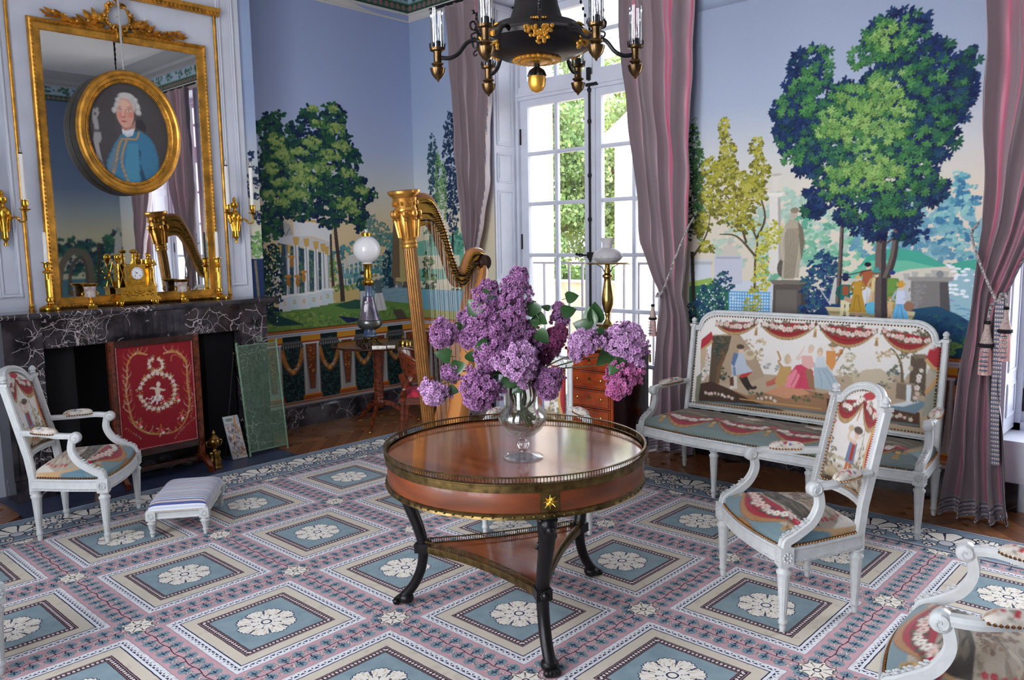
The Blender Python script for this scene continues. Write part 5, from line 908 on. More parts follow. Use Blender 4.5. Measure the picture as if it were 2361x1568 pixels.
mb = MB(); mb.box(.02, .06, -3.58, -2.21, 0, .99); mb.box(.06, .42, -3.60, -3.575, 0, .99); mb.box(.06, .42, -2.215, -2.19, 0, .99); mb.box(.06, .42, -3.58, -2.21, .97, .99); mb.box(.06, .5, -3.58, -2.21, 0, .01); mb.box(.30, .40, -2.45, -2.21, .01, .97); mb.box(.30, .40, -3.58, -3.36, .01, .97); mb.build('firebox', M_soot, fp, smooth=False)
mb = MB(); mb.box(.06, .893, -3.86, -1.977, -.011, .003); mb.build('hearth_slab', M_slate, fp, smooth=False)
mb = MB()
for i in range(9): mb.ball((.30 + .25 * RN.uniform(), -3.25 + i * .07, .04), .045, 7, 4, sx=1.4, sz=.6)
o = mb.build('ash_heap', mat('ash', (60, 58, 62), .9, var=.5, scale=30), fp, kind='stuff')
# ---------------------------------------------------------------- windows
def window(n, x0, x1, full=True, zb=.03):
    root = structure('window_%d' % n); cx = (x0 + x1) / 2; y = .36; M = M_wood_w
    mb = MB(); mb.box(x0, x0 + .055, .30, .42, zb, 3.70); mb.box(x1 - .055, x1, .30, .42, zb, 3.70); mb.box(x0, x1, .30, .42, 3.64, 3.7); mb.box(x0, x1, .31, .41, 2.87, 2.985); mb.box(x0, x1, .30, .42, zb, zb + .045); mb.box(x0, x1, .295, .31, 2.90, 2.93)
    mb.build('outer_frame', M, root, smooth=False)
    for s, (a, b) in enumerate(((x0 + .055, cx - .003), (cx + .003, x1 - .055))):
        for (z0, z1, nb, nm) in ((zb + .045, 2.87, 6, 'casement'), (2.985, 3.64, 1, 'transom_light')):
            mb = MB(); t = .085
            mb.box(a, a + t, .335, .385, z0, z1); mb.box(b - t, b, .335, .385, z0, z1); bt = .14 if nm == 'casement' else .05
            mb.box(a + t, b - t, .335, .385, z0, z0 + bt); mb.box(a + t, b - t, .335, .385, z1 - .06, z1)
            cs = mb.build(nm, M, root, smooth=False)
            if nm == 'casement': rows = [z0 + bt, .545, 1.0, 1.475, 1.94, 2.39, z1 - .06]
            else: rows = [z0 + bt, 3.34, z1 - .06]
            rows = [r for r in rows if r >= z0 + bt]
            xm = (a + b) / 2
            mv = MB(); mv.box(xm - .017, xm + .017, .345, .378, z0 + bt, z1 - .06)
            mv.box(xm - .008, xm + .008, .336, .345, z0 + bt, z1 - .06); mv.build('muntin', M, cs, smooth=False)
            for r in rows[1:-1]: mv = MB(); mv.box(a + t, b - t, .346, .376, r - .017, r + .017); mv.box(a + t, b - t, .337, .346, r - .008, r + .008); mv.build('muntin', M, cs, smooth=False)
            for i in range(len(rows) - 1):
                for p, q in ((a + t, xm - .017), (xm + .017, b - t)):
                    mp = MB(); mp.box(p, q, .360, .363, rows[i] + (.017 if i else 0), rows[i + 1] - (.017 if i < len(rows) - 2 else 0)); mp.build('pane', M_glass, cs, smooth=False)
            if nm == 'casement':
                hg = MB()
                for z in (.6, 1.6, 2.55): hg.tube([(a + .004 if s == 0 else b - .004, .328, z - .07), (a + .004 if s == 0 else b - .004, .328, z + .07)], .008, 8)
                hg.build('hinge', M_iron, cs)
    mb = MB(); mb.box(cx - .035, cx + .035, .322, .336, zb + .05, 2.87); mb.build('meeting_stile', M, root, smooth=False)
    mb = MB(); mb.tube([(cx - .012, .305, .15), (cx - .012, .305, 2.95)], .0095, 10)
    for z in (.35, .95, 1.45, 1.78, 2.15, 2.6, 2.86): mb.lathe([(.01, -.02), (.017, -.008), (.017, .008), (.01, .02)], 10, (cx - .012, .305, z))
    mb.cbox((cx - .012, .30, 2.99), (.03, .03, .1)); mb.cbox((cx + .02, .30, 2.90), (.12, .02, .025)); mb.tube([(cx - .012, .29, 1.475), (cx - .06, .27, 1.475), (cx - .10, .265, 1.48)], .008, 8); mb.ball((cx - .125, .265, 1.485), .014)
    for s in (-1, 1): mb.tube([(cx - .05, .268, 1.476), (cx - .08, .265, 1.476 + s * .018), (cx - .115, .265, 1.48)], .005, 6)
    mb.cbox((cx - .005, .30, 1.475), (.05, .03, .05)); mb.build('espagnolette_bolt', M_iron, root, label='black iron espagnolette bolt with twisted handle')
    for s, xr in ((1, x0), (-1, x1)):                      # folded shutter on each reveal
        mb = MB(); z0 = zb + .02; mb.box(xr, xr + s * .022, .02, .295, z0, 3.68); sh = mb.build('shutter', M_wood_w, root, smooth=False)
        zz = [(z0 + .1, .62), (.70, 1.20), (1.28, 2.06), (2.14, 2.39), (2.47, 3.42), (3.5, 3.64)] if n == 1 else [(z0 + .1, .72), (.80, 2.06), (2.14, 2.39), (2.47, 3.42)]
        for a, b in zz:
            mb = MB(); c = [(.06, a), (.255, a), (.255, b), (.06, b)]; X_ = xr + s * .022
            for i in range(4):
                (p, q), (u, v) = c[i], c[(i + 1) % 4]; mb.sweep([(X_, p, q), (X_, u, v)], [(-.009, -.002), (.009, -.002), (.006, .008), (-.004, .005), (-.009, .008)], up=(s, 0, 0))
            mb.box(X_ - .002, X_ + .003, .085, .23, a + .03, b - .03) if s > 0 else mb.box(X_ - .003, X_ + .002, .085, .23, a + .03, b - .03)
            mb.build('shutter_panel', M_wood_w, sh, smooth=False)
    return root
window(1, 1.07, 2.83); window(2, 5.14, 6.76, zb=.415)
# second window: low sill box on a marble plinth
mb = MB(); mb.box(5.14, 6.76, -.02, .30, .17, .40); mb.box(5.14, 6.76, -.025, .30, .40, .415); wn = st(mb, 'trim_3', M_wood_w, smooth=False)
mb = MB(); mb.box(5.13, 5.265, -.03, 0, 0, .17); mb.box(6.54, 6.78, -.03, 0, 0, .17); mb.build('plinth', M_marble2, wn, smooth=False)
mb = MB(); mb.box(7.9, 7.96, -5.15, -5.05, .25, 3.7); mb.box(7.9, 7.96, -3.35, -3.25, .25, 3.7); mb.box(7.9, 7.96, -4.24, -4.16, .25, 3.7); mb.box(7.9, 7.96, -5.15, -3.25, 2.8, 2.9); mb.box(7.9, 7.96, -5.15, -3.25, .25, .35); w3 = st(mb, 'window_3', M_wood_w, smooth=False)  # unseen window, added in the right wall so fill light can enter
mb = MB(); mb.box(7.925, 7.93, -5.05, -3.35, .35, 3.7); mb.build('pane', M_glass, w3, smooth=False)
for i, (a, b) in enumerate(((2.15, 3.65), (4.25, 5.55))):  # two unseen front-wall windows, added to brighten the room
    mb = MB(); c = (a + b) / 2
    for q in ((a, a + .07, .35, 3.7), (b - .07, b, .35, 3.7), (c - .05, c + .05, .35, 3.7), (a, b, .35, .42), (a, b, 3.63, 3.7), (a, b, 2.8, 2.9), (a, b, 1.5, 1.53), (a, b, 2.1, 2.13)): mb.box(q[0], q[1], -6.05, -6.0, q[2], q[3])
    wf = st(mb, 'window_%d' % (4 + i), M_wood_w, smooth=False); mb = MB(); mb.box(a + .07, b - .07, -6.03, -6.027, .42, 3.63); mb.build('pane', M_glass, wf, smooth=False)

# ---------------------------------------------------------------- Louis XVI seats: painted frames, tapestry covers
M_paint = mat('grey_white_paint', (202, 204, 203), .42, var=.05, scale=28, bump=.12, bscale=90)
M_nail = mat('brass_nail', (150, 104, 60), .3, .9)
M_under = mat('webbing_cloth', (120, 104, 84), .9)
def fluted_leg(h, r=.027, rb=.015):
    return [(.006, 0), (.011, .002), (.014, .02), (.012, .03), (.017, .036), (.018, .046), (rb, .052), (rb, .06), (r * .92, h - .055), (r * .92, h - .045), (r * 1.1, h - .036), (r * 1.12, h - .028), (r * .82, h - .02), (r * .8, h - .012), (r * 1.05, h - .006), (r * 1.05, h)]
def seat_piece(name, label, cat, hw, hr, D, seat_cv, back_cv, kind='chair', legs_x=None, zt=.355, group=None):
    t = thing(name, label, cat, group=group); sofa = kind == 'sofa'; zl = zt - .07
    bow = .035 if not sofa else .06
    # plan of the rail: front bow, two corners, tapering sides
    def front(n=24): xs = np.linspace(-hw, hw, n); return [(x, bow * (1 - (x / hw) ** 2 if not sofa else min(1, 2.2 * (1 - abs(x / hw)))), 0) for x in xs]
    def side(s, n=12): u = np.linspace(0, 1, n); return [(s * (hw - (hw - hr) * q ** 1.3), -D * q, 0) for q in u]
    prof = [(-.016, 0), (.014, 0), (.014, .01), (.018, .016), (.014, .024), (.014, .052), (.018, .058), (.016, .066), (-.016, .066)]
    mb = MB()
    for x, y in [(x, None) for x in (legs_x or (-hw, hw))] + [(-hr, -D + .01), (hr, -D + .01)]:
        y0 = 0 if y is None else y; fl_ = legs_x and y is None and abs(x) < hw - .05; yy = (bow - .01) if fl_ else y0
        lg = MB(); lg.lathe(fluted_leg(zl), 48, flute=12, fd=.24, frange=(.055, zl - .06)); o = lg.build('leg', M_paint, t, sharp=50); o.location = (x, yy, 0)
        if y is None and not fl_:
            b = MB(); b.cbox((x, yy, zl + .036), (.056, .056, .076)); o = b.build('corner_block', M_paint, t, smooth=False)
            for dx, dy, nx, ny in ((0, .0285, 1, 0), (math.copysign(.0285, x), 0, 0, 1)):
                rb = MB(); c = (x + dx, yy + dy, zl + .036)
                for k in range(8):
                    a = k * PI / 4; u = (math.cos(a) * .017, math.sin(a) * .017); rb.ball((c[0] + nx * u[0], c[1] + ny * u[0], c[2] + u[1]), .0065, 6, 4)
                rb.ball(c, .006, 6, 4); rb.build('carved_rosette', M_paint, o, kind='stuff')
    def shift(p, z): return [(a, b, z) for a, b, _ in p]
    mb.sweep(shift(front(), zl + .003)[::-1], prof); mb.sweep(shift(side(1), zl + .003)[::-1][::-1], [(-a, b) for a, b in prof]); mb.sweep(shift(side(-1), zl + .003)[::-1], [(-a, b) for a, b in prof])
    mb.sweep([(-hr, -D, zl + .003), (hr, -D, zl + .003)], prof); rl = mb.build('seat_rail', M_paint, t, sharp=30)
    bd = MB(); beads(bd, [(a, b + .015, zl + .014) for a, b, _ in front()], .0045, .0105); beads(bd, [(a + .015, b, zl + .014) for a, b, _ in side(1)], .0045, .0105); beads(bd, [(a - .015, b, zl + .014) for a, b, _ in side(-1)], .0045, .0105); bd.build('rail_beading', M_paint, rl, kind='stuff')
    # seat cover: domed cushion following the plan, colours from the drawn cover (front of the drawing is -y)
    nr, nt = (60, 300) if sofa else (56, 150)
    F = front(60); S1 = side(1, 30); S2 = side(-1, 30); outl = np.array([(a, b) for a, b, _ in F] + [(a, b) for a, b, _ in S1][1:] + [(x, -D) for x in np.linspace(hr, -hr, 40)][1:] + [(a, b) for a, b, _ in S2[::-1]][1:-1])
    d = np.linalg.norm(np.diff(np.vstack([outl, outl[:1]]), axis=0), axis=1); s = np.concatenate([[0], np.cumsum(d)]); q = np.vstack([outl, outl[:1]]); tt = np.linspace(0, s[-1], nt * 2)
    ol = np.stack([np.interp(tt, s, q[:, k]) for k in (0, 1)], 1); ctr = np.array([0, -D * .47]); spine = np.array([1.0, 0]) * (hw - .25 if sofa else 0)
    cc = np.stack([np.clip(ol[:, 0], -abs(spine[0]), abs(spine[0])), np.full(len(ol), ctr[1])], 1)
    rr = np.linspace(0, 1, nr) ** .8; Pm = np.zeros((len(ol), nr, 3)); dome = .075 if not sofa else .06
    for j, r in enumerate(rr):
        r2 = min(1, r / .93); k = .985 if r < .93 else .985 + .012 * (r - .93) / .07
        Pm[:, j, :2] = cc + (ol - cc) * r2 * k; Pm[:, j, 2] = zt + .028 + dome * (1 - r2 ** 2.6) if r < .93 else zt + .028 * (1 - (r - .93) / .07)
    Pm[:, :, 2] += np.where(rr[None, :] < .93, .0, 0)
    cx = seat_cv; lin = cx.out(); xs = Pm[..., 0] * (cx.x1 - .005) / (hw + .02); ys = Pm[..., 1]; rad = rr[None, :]
    yn = -(ys + D * .47) / (D * .5 + bow) * (abs(cx.y0) - .035); yn = yn - np.where(rad >= .93, .03 * (rad - .93) / .07, 0) * np.sign(-yn) * -1
    col = sample(cx, lin, xs, yn); cs = printed('seat_cover', Pm, col, M_tap, t)
    nb = MB(); m_ = (ol[:, 1] > -D + .02); beads(nb, [(a * 1.008, b + (.004 if b > -.02 else 0), zt + .004) for (a, b) in ol[m_]], .0062, .0155 if not sofa else .018); nb.build('nail_trim', M_nail, cs, kind='stuff', label='brass nails round the seat cover')
    # back: posts, arched crest, lower rail, padded panel; leans backwards
    zb0, zs, zc = (.47, .865, .935) if not sofa else (.44, .985, 1.085); yb0, yb1 = -D - .015, (-D - .105 if not sofa else -D - .10); ph = hr - .005
    lean = lambda z: yb0 + (yb1 - yb0) * (z - zb0) / (zs - zb0) if z > zb0 else yb0
    conc = lambda x: -(.040 if not sofa else .02) * (1 - (x / ph) ** 2)
    for s in (-1, 1):
        pm = MB(); zz = [zt - .09, zt, zb0, (zb0 + zs) / 2, zs]; pth = [(s * ph, min(lean(z), -D + .0) if z > zt else -D, z) for z in zz]
        pm.sweep(pth, [(-.017, -.019), (.017, -.019), (.017, .013), (.010, .019), (-.010, .019), (-.017, .013)], up=(0, 1, 0)); p = pm.build('back_post', M_paint, t, sharp=30)
        f_ = MB(); f_.cbox((s * ph, lean(zs), zs + .008), (.044, .046, .016)); f_.lathe([(.010, .016), (.018, .022), (.012, .03), (.018, .036), (.019, .046), (.012, .056), (.003, .062)], 14, (s * ph, lean(zs), zs)); f_.build('finial', M_paint, p)
        bb = MB(); beads(bb, [(s * (ph - .012), lean(z) + .02, z) for z in np.linspace(zb0, zs, 12)], .0042, .010); bb.build('post_beading', M_paint, p, kind='stuff')
    xi = ph - .02
    def arch(u):       # u in -1..1
        if sofa: h = (1 - max(0, (abs(u) - .80) / .16) ** 2) ** .5 if abs(u) < .96 else 0
        else: h = (1 - (abs(u) / .84) ** 2.3) ** .55 if abs(u) < .84 else 0
        base = zs - .008; return base + (zc - base) * h if h > 0 else base
    us = np.sign(np.linspace(-1, 1, 81)) * np.abs(np.linspace(-1, 1, 81)) ** .75; cr = [(u * xi, lean(arch(u)) + conc(u * xi), arch(u)) for u in us]
    rp = [(-.018, -.016), (.018, -.016), (.018, .010), (.012, .017), (.004, .012), (-.006, .017), (-.018, .012)]
    mb = MB(); mb.sweep(cr, [(b, a) for a, b in rp], up=(0, 1, 0)); lo = [(x, yb0 + conc(x), zb0) for x in np.linspace(-xi, xi, 25)]; c_ = mb.build('crest_rail', M_paint, t, sharp=30)
    mb = MB(); mb.sweep(lo, [(-.017, -.014), (.015, -.014), (.019, 0), (.015, .014), (-.017, .014)][::-1]); mb.build('lower_back_rail', M_paint, t, sharp=30)
    bb = MB(); beads(bb, [(a, b + .020, c) for a, b, c in cr], .0045, .0105); beads(bb, [(a, b + .021, c) for a, b, c in lo], .0042, .0105); bb.build('crest_beading', M_paint, c_, kind='stuff')
    nx, nz_ = (330, 120) if sofa else (90, 110); U = np.linspace(-1, 1, nx); V = np.linspace(0, 1, nz_); xp = U * (xi - .004)
    top = np.array([arch(np.clip(u, -.999, .999)) - .014 for u in U]); P = np.zeros((nx, nz_, 3)); P[..., 0] = xp[:, None]; P[..., 2] = zb0 + .012 + (top - zb0 - .012)[:, None] * V[None]
    e = np.minimum(np.minimum((1 - np.abs(U))[:, None] * (xi), V[None] * .35), (1 - V)[None] * .35) / (.07 if sofa else .06); pad = .024 * (1 - (1 - np.clip(e, 0, 1)) ** 2.5)
    P[..., 1] = yb0 + (yb1 - yb0) * (P[..., 2] - zb0) / (zs - zb0) + conc(xp)[:, None] + pad - .002
    cb = back_cv; bx = cb.x0 + (P[..., 0] / xi + 1) / 2 * (cb.x1 - cb.x0) if not sofa else 4.115 - P[..., 0]
    bx = -P[..., 0] * (cb.x1 - .015) / xi if not sofa else 4.115 - P[..., 0] * 1.0
    bc = printed('back_cover', P, sample(cb, cb.out(), bx, P[..., 2]), M_tap, t)
    bkp = MB(); Q = P[::6, ::8].copy(); Q[..., 1] -= pad[::6, ::8] + .012; bkp.grid(Q); bkp.build('back_lining', M_under, bc)
    ring = [P[i, -1] for i in range(nx)] + [P[-1, j] for j in range(nz_)[::-1]] + [P[i, 0] for i in range(nx)[::-1]] + [P[0, j] for j in range(nz_)]
    ct = np.array([0, 0, (zb0 + zs) / 2]); nb = MB(); beads(nb, [(p[0] * (.975 if not sofa else .993), p[1] + .006, p[2] + (-.010 if p[2] > ct[2] else .010)) for p in ring], .0056, .0155 if not sofa else .019); nb.build('nail_trim', M_nail, bc, kind='stuff', label='brass nails round the back cover')
    # arms: moulded rest, padded cuff, scrolled end, curved support with carved leaf
    for s in (-1, 1):
        za = .60; xa = ph + .005; x1 = hw - .005; ya = lean(za) + .01
        am = MB(); path = smooth2([(s * xa, ya, za + .012), (s * (xa + (x1 - xa) * .45), -.30 * D / .39, za + .008), (s * x1, -.21, za + .004), (s * x1, -.135, za - .002)], 6)
        am.sweep(path, [(-.020, -.014), (.020, -.014), (.022, 0), (.014, .012), (-.014, .012), (-.022, 0)]); ar = am.build('arm', M_paint, t, sharp=40)
        sm = MB(); sm.lathe([(.004, -.024), (.02, -.024), (.026, -.021), (.030, -.014), (.030, .014), (.026, .021), (.02, .024), (.004, .024)], 20, (s * x1, -.125, za - .012), axis='X')
        for e_ in (-1, 1):
            sp = [(s * x1 + e_ * .0245, -.125 + (.024 - .0016 * k) * math.cos(k * .55 + 1.57), za - .012 + (.024 - .0016 * k) * math.sin(k * .55 + 1.57)) for k in range(15)]; sm.tube(sp, .0034, 6)
        sm.build('scroll', M_paint, ar)
        sp = MB(); path = smooth2([(s * x1, -.140, za - .018), (s * x1, -.148, za - .08), (s * (x1 + .003), -.115, za - .145), (s * (x1 + .004), -.045, zt + .05), (s * (x1 + .003), -.006, zt + .028), (s * (x1 + .003), .002, zt)], 6)
        sp.sweep(path, [(-.020, -.018), (.020, -.018), (.020, .012), (.013, .018), (.004, .013), (-.004, .013), (-.013, .018), (-.020, .012)], up=(0, 1, .3), scale=np.linspace(.88, 1.08, len(path))); su = sp.build('arm_support', M_paint, ar, sharp=30)
        lf = MB()
        for k in range(10):
            p = path[int(len(path) * (.42 + .05 * k))] if int(len(path) * (.42 + .05 * k)) < len(path) else path[-1]
            for e_ in (-1, 1): lf.ball((p[0] + e_ * .010, p[1] + .012, p[2] + .018), .0072 - .0003 * k, 6, 4, sy=1.3, sz=.5)
        lf.build('carved_leaf', M_paint, su, kind='stuff')
        a0 = np.array([s * (xa + (x1 - xa) * .25), ya + .06, za + .014]); a1 = np.array([s * x1 * .998, -.215 if not sofa else -.20, za + .012]); n1, n2 = 36, 18; P = np.zeros((n1, n2, 3)); dv = a1 - a0; sd = np.cross(dv, (0, 0, 1)); sd /= np.linalg.norm(sd)
        for i in range(n1):
            u = i / (n1 - 1); w_ = .030 * (1 - abs(2 * u - 1) ** 3.5) ** .5 + .001
            for j in range(n2): b = PI * j / (n2 - 1); P[i, j] = a0 + dv * u + sd * w_ * math.cos(b) + np.array([0, 0, .001 + w_ * 1.05 * math.sin(b) ** .8])
        pc = sample(PADC, PADL, (np.linspace(-.1, .1, n1)[:, None] + 0 * P[..., 0]), (np.linspace(-.05, .05, n2)[None] + 0 * P[..., 0])); pd = printed('arm_pad', P, pc, M_tap, ar)
        nb = MB(); beads(nb, P[:, 0], .0055, .0135); beads(nb, P[:, -1], .0055, .0135); nb.build('nail_trim', M_nail, pd, kind='stuff', label='brass nails round the arm pad')
    return t
PADC = paint_pad(); PADL = PADC.out()
def place(o, x, y, deg): o.location = (x, y, .008); o.rotation_euler = (0, 0, math.radians(deg - 90)); return o
_cs, _cb = paint_chair_seat(), paint_chair_back()
ch1 = place(seat_piece('tapestry_armchair', 'grey-white armchair with tapestry of a piper, standing in front of the sofa', 'armchair', .285, .19, .39, _cs, _cb, group='grey painted tapestry armchairs'), 4.655, -2.10, -127.3)
ch2 = dup(ch1, (1.455, -3.515, .008), math.radians(52 - 90), 'grey-white tapestry armchair at the left, in front of the marble fireplace')
ch3 = dup(ch1, (3.40, -2.09, .008), math.radians(-51 - 90), 'grey-white tapestry armchair half hidden behind the round table')
ch4 = dup(ch1, (5.50, -2.80, .008), math.radians(188 - 90), 'grey-white tapestry armchair cut off by the bottom right corner of the picture')
ch5 = dup(ch1, (2.872, -4.79, .008), math.radians(10 - 90), 'grey-white tapestry armchair of which only an edge shows at the left border')
sofa = seat_piece('tapestry_sofa', 'long grey-white painted sofa covered in pastoral tapestry, under the tree wallpaper', 'sofa', .86, .81, .47, paint_sofa_seat(), paint_sofa_back(), 'sofa', legs_x=(-.86, -.30, .30, .86), zt=.37)
sofa.location = (4.115, -.86, .008); sofa.rotation_euler = (0, 0, PI)
# footstool with striped top
def footstool():
    t = thing('footstool', 'low white footstool with blue and white striped cushion', 'footstool', (1.70, -3.245, .008), math.atan2(.604, -.797))
    hx, hy = .235, .14
    for sx in (-1, 1):
        for sy in (-1, 1):
            lg = MB(); lg.lathe([(r * .9, z * .62) for r, z in fluted_leg(.16)], 20, flute=10, fd=.15, frange=(.03, .07)); o = lg.build('leg', M_paint, t, sharp=50); o.location = (sx * hx, sy * hy, 0)
            b = MB(); b.cbox((sx * hx, sy * hy, .125), (.05, .05, .052)); o = b.build('corner_block', M_paint, t, smooth=False); rb = MB()
            for k in range(8): a = k * PI / 4; rb.ball((sx * hx + sx * .0255, sy * hy + .014 * math.cos(a), .125 + .014 * math.sin(a)), .005, 6, 4); rb.ball((sx * hx + .014 * math.cos(a), sy * hy + sy * .0255, .125 + .014 * math.sin(a)), .005, 6, 4)
            rb.build('carved_rosette', M_paint, o, kind='stuff')
    mb = MB(); pr = [(-.012, 0), (.010, 0), (.016, .006), (.010, .014), (.010, .036), (.015, .042), (-.012, .046)]
    for a, b in (((-hx, -hy), (hx, -hy)), ((hx, -hy), (hx, hy)), ((hx, hy), (-hx, hy)), ((-hx, hy), (-hx, -hy))): mb.sweep([(a[0], a[1], .102), (b[0], b[1], .102)], pr)
    mb.build('frame', M_paint, t, sharp=30)
    m, vec, x, y, z = e_new('striped_silk', .55, sheen=.3, bump=.1, bscale=300); f = (x * 42).fr(); c = e_col((f - .5).abs() < .30, (50, 66, 130), (216, 216, 222)); c = e_col((f - .5).abs() < .10, c, (186, 196, 214)); f2 = (x * 13).fr(); c = e_col(f2 < .1, c, (206, 170, 150)); e_out(m, c)
    n = 26; U, V = np.meshgrid(np.linspace(-1, 1, n), np.linspace(-1, 1, n), indexing='ij'); P = np.stack([U * (hx + .022), V * (hy + .022), .155 + .052 * ((1 - np.abs(U) ** 8) * (1 - np.abs(V) ** 6)) ** .45], -1); mb = MB(); mb.grid(P); c = mb.build('striped_cushion', m, t)
    g = MB()
    for k in range(46): g.cbox((-hx + .01 + k * .0102, -hy - .024, .151), (.006, .004, .008)); g.cbox((-hx + .01 + k * .0102, hy + .024, .151), (.006, .004, .008))
    for k in range(27): g.cbox((-hx - .024, -hy + .008 + k * .0102, .151), (.004, .006, .008)); g.cbox((hx + .024, -hy + .008 + k * .0102, .151), (.004, .006, .008))
    g.box(-hx - .022, hx + .022, -hy - .022, hy + .022, .147, .156); g.build('braid_trim', mat('braid', (206, 200, 192), .8), c, kind='stuff')
    return t
footstool()

# ---------------------------------------------------------------- curtains of shot silk (pink warp, grey weft)
def silk():
    m = mat('shot_silk', (140, 112, 122), .38, sheen=.35, bump=.25, scale=9, bscale=9, stretch=(1, 1, .25)); N, L = m.node_tree.nodes, m.node_tree.links
    g = N.new('ShaderNodeNewGeometry'); s = N.new('ShaderNodeSeparateXYZ'); L.new(g.outputs['Normal'], s.inputs[0]); tc = N.new('ShaderNodeTexCoord'); mp = N.new('ShaderNodeMapping'); mp.inputs['Scale'].default_value = (1, 1, .3); L.new(tc.outputs['Object'], mp.inputs[0])  # pink sheen is put into the colour by the way folds face
    nz = N.new('ShaderNodeTexNoise'); nz.inputs['Scale'].default_value = 5; L.new(mp.outputs[0], nz.inputs[0]); ad = N.new('ShaderNodeMath'); ad.operation = 'MULTIPLY_ADD'; L.new(nz.outputs[0], ad.inputs[0]); ad.inputs[1].default_value = .9; L.new(s.outputs['X'], ad.inputs[2])
    mr = N.new('ShaderNodeMapRange'); mr.inputs[1].default_value = -.7; mr.inputs[2].default_value = 1.6; L.new(ad.outputs[0], mr.inputs[0])
    cr = N.new('ShaderNodeValToRGB'); e = cr.color_ramp.elements; e[0].position = 0; e[0].color = srgb((136, 120, 126)); e[1].position = 1; e[1].color = srgb((146, 132, 136))
    for p, c in ((.18, (146, 122, 130)), (.34, (168, 104, 122)), (.45, (192, 80, 112)), (.57, (166, 106, 124)), (.76, (144, 126, 132))): q = e.new(p); q.color = srgb(c)
    L.new(mr.outputs[0], cr.inputs[0]); L.new(cr.outputs[0], N['Principled BSDF'].inputs['Base Color']); return m
M_silk = silk()
def braid(nm, f, ax):
    m, vec, x, y, z = e_new(nm, .8, bump=.3, bscale=200); q = z if ax else (x + y * .6); s = (q * f).fr(); o = ((z if not ax else x + y * .6) * 95).fr()
    c = e_col((s - .5).abs() < .26, (52, 60, 92), (206, 188, 182)); c = e_col(((s - .5).abs() < .2) * ((o - .5).abs() < .16), c, (96, 92, 108)); c = e_col(s < .08, c, (186, 194, 210)); e_out(m, c); return m
M_braid0 = mat('curtain_braid', (206, 190, 188), .8, col2=(58, 64, 92), scale=130, bump=.3); M_braid = braid('edge_braid', 60, 0); M_braid2 = braid('striped_braid', 42, 1)
M_lining = mat('curtain_lining', (176, 150, 160), .7)
def curtain(name, label, rows, nf, amp, seed, edge=1, hem=True, group='silk window curtains'):
    rnd = np.random.default_rng(seed); z = np.array([r[0] for r in rows])[::-1]; R_ = np.array(rows)[::-1]
    nu, nv = 190, 150; zz = np.linspace(z[0], z[-1], nv); xl, xr, yc, fa = (np.interp(zz, z, R_[:, k]) for k in (1, 2, 3, 4)); u = np.linspace(0, 1, nu)
    uu = u + .035 * np.sin(2 * PI * (u * 1.7 + rnd.uniform())) * u * (1 - u) * 4
    ph = uu[:, None] * nf * 2 * PI + .9 * np.sin(zz[None] * 1.3 + uu[:, None] * 4 + seed) ; w_ = np.sin(ph) + .28 * np.sin(1.7 * ph + seed + zz[None] * .5) + .05 * np.sin(5.1 * ph + 2 * seed + zz[None] * 2); w_ = np.sign(w_) * np.abs(w_) ** .8
    kk = np.interp(zz, z, R_[:, 4]); P = np.zeros((nu, nv, 3)); P[..., 0] = xl + (xr - xl) * uu[:, None] + .018 * np.cos(ph) * fa; P[..., 1] = yc - amp * w_ * fa; P[..., 2] = zz
    P[..., 0] += .006 * np.sin(9 * zz + 7 * uu[:, None] + seed); P[..., 1] += .004 * np.sin(17 * zz[None] + 11 * uu[:, None])
    t = thing(name, label, 'curtain', group=group); mb = MB(); mb.grid(P); mb.build('silk_drape', M_silk, t, sharp=80)
    e = 0 if edge < 0 else -1; E_ = P[e]; dx = -1 if edge < 0 else 1
    mb = MB(); G = np.stack([E_ + np.array([dx * .003, -.004, 0]), E_ + np.array([-dx * .028, -.008, 0])]); G[1, :, 0] = P[e - 13 * dx if e else 13, :, 0] if e else P[14, :, 0]; G[1, :, 1] = (P[-14, :, 1] if e else P[14, :, 1]) - .005; mb.grid(G); mb.build('edge_braid', M_braid, t, label='pale and navy braid sewn along the inner edge')
    if hem and z[0] < .05:
        for k in range(2):
            mb = MB(); H = P[:, 0:5].copy(); H[..., 2] = np.linspace(.012 + k * .05, .055 + k * .05, 5); H[..., 1] -= .006; mb.grid(H); mb.build('hem_braid', M_braid2, t, label='striped braid band along the hem')
        mb = MB(); beads(mb, P[::2, 0] + np.array([0, -.008, .008]), .007, .02); mb.build('hem_fringe', M_braid, t, kind='stuff')
    return t
# rows: z, left x, right x, y, fold strength
c1 = curtain('curtain', 'mauve silk curtain at the left of the first window, behind the harp', [(3.70, .66, 1.22, -.13, 1), (3.0, .70, 1.20, -.13, 1), (2.15, .745, 1.15, -.13, .9), (1.75, .82, 1.075, -.14, .7), (1.50, .87, 1.00, -.15, .5), (1.25, .84, 1.02, -.15, .6), (.5, .80, 1.05, -.14, .8), (0.012, .78, 1.08, -.14, .9)], 4, .050, 1, 1)
c2 = curtain('curtain', 'mauve silk curtain at the right of the first window, left of the sofa', [(3.70, 2.52, 3.16, -.12, 1), (3.0, 2.56, 3.16, -.12, 1), (2.58, 2.60, 3.15, -.12, 1), (2.1, 2.675, 3.16, -.13, .9), (1.58, 2.735, 3.17, -.14, .8), (1.32, 2.86, 3.13, -.15, .6), (1.20, 2.93, 3.12, -.15, .5), (1.05, 2.93, 3.17, -.15, .6), (.46, 2.87, 3.2, -.15, .9), (0.012, 2.86, 3.22, -.16, 1)], 4, .052, 2, -1)
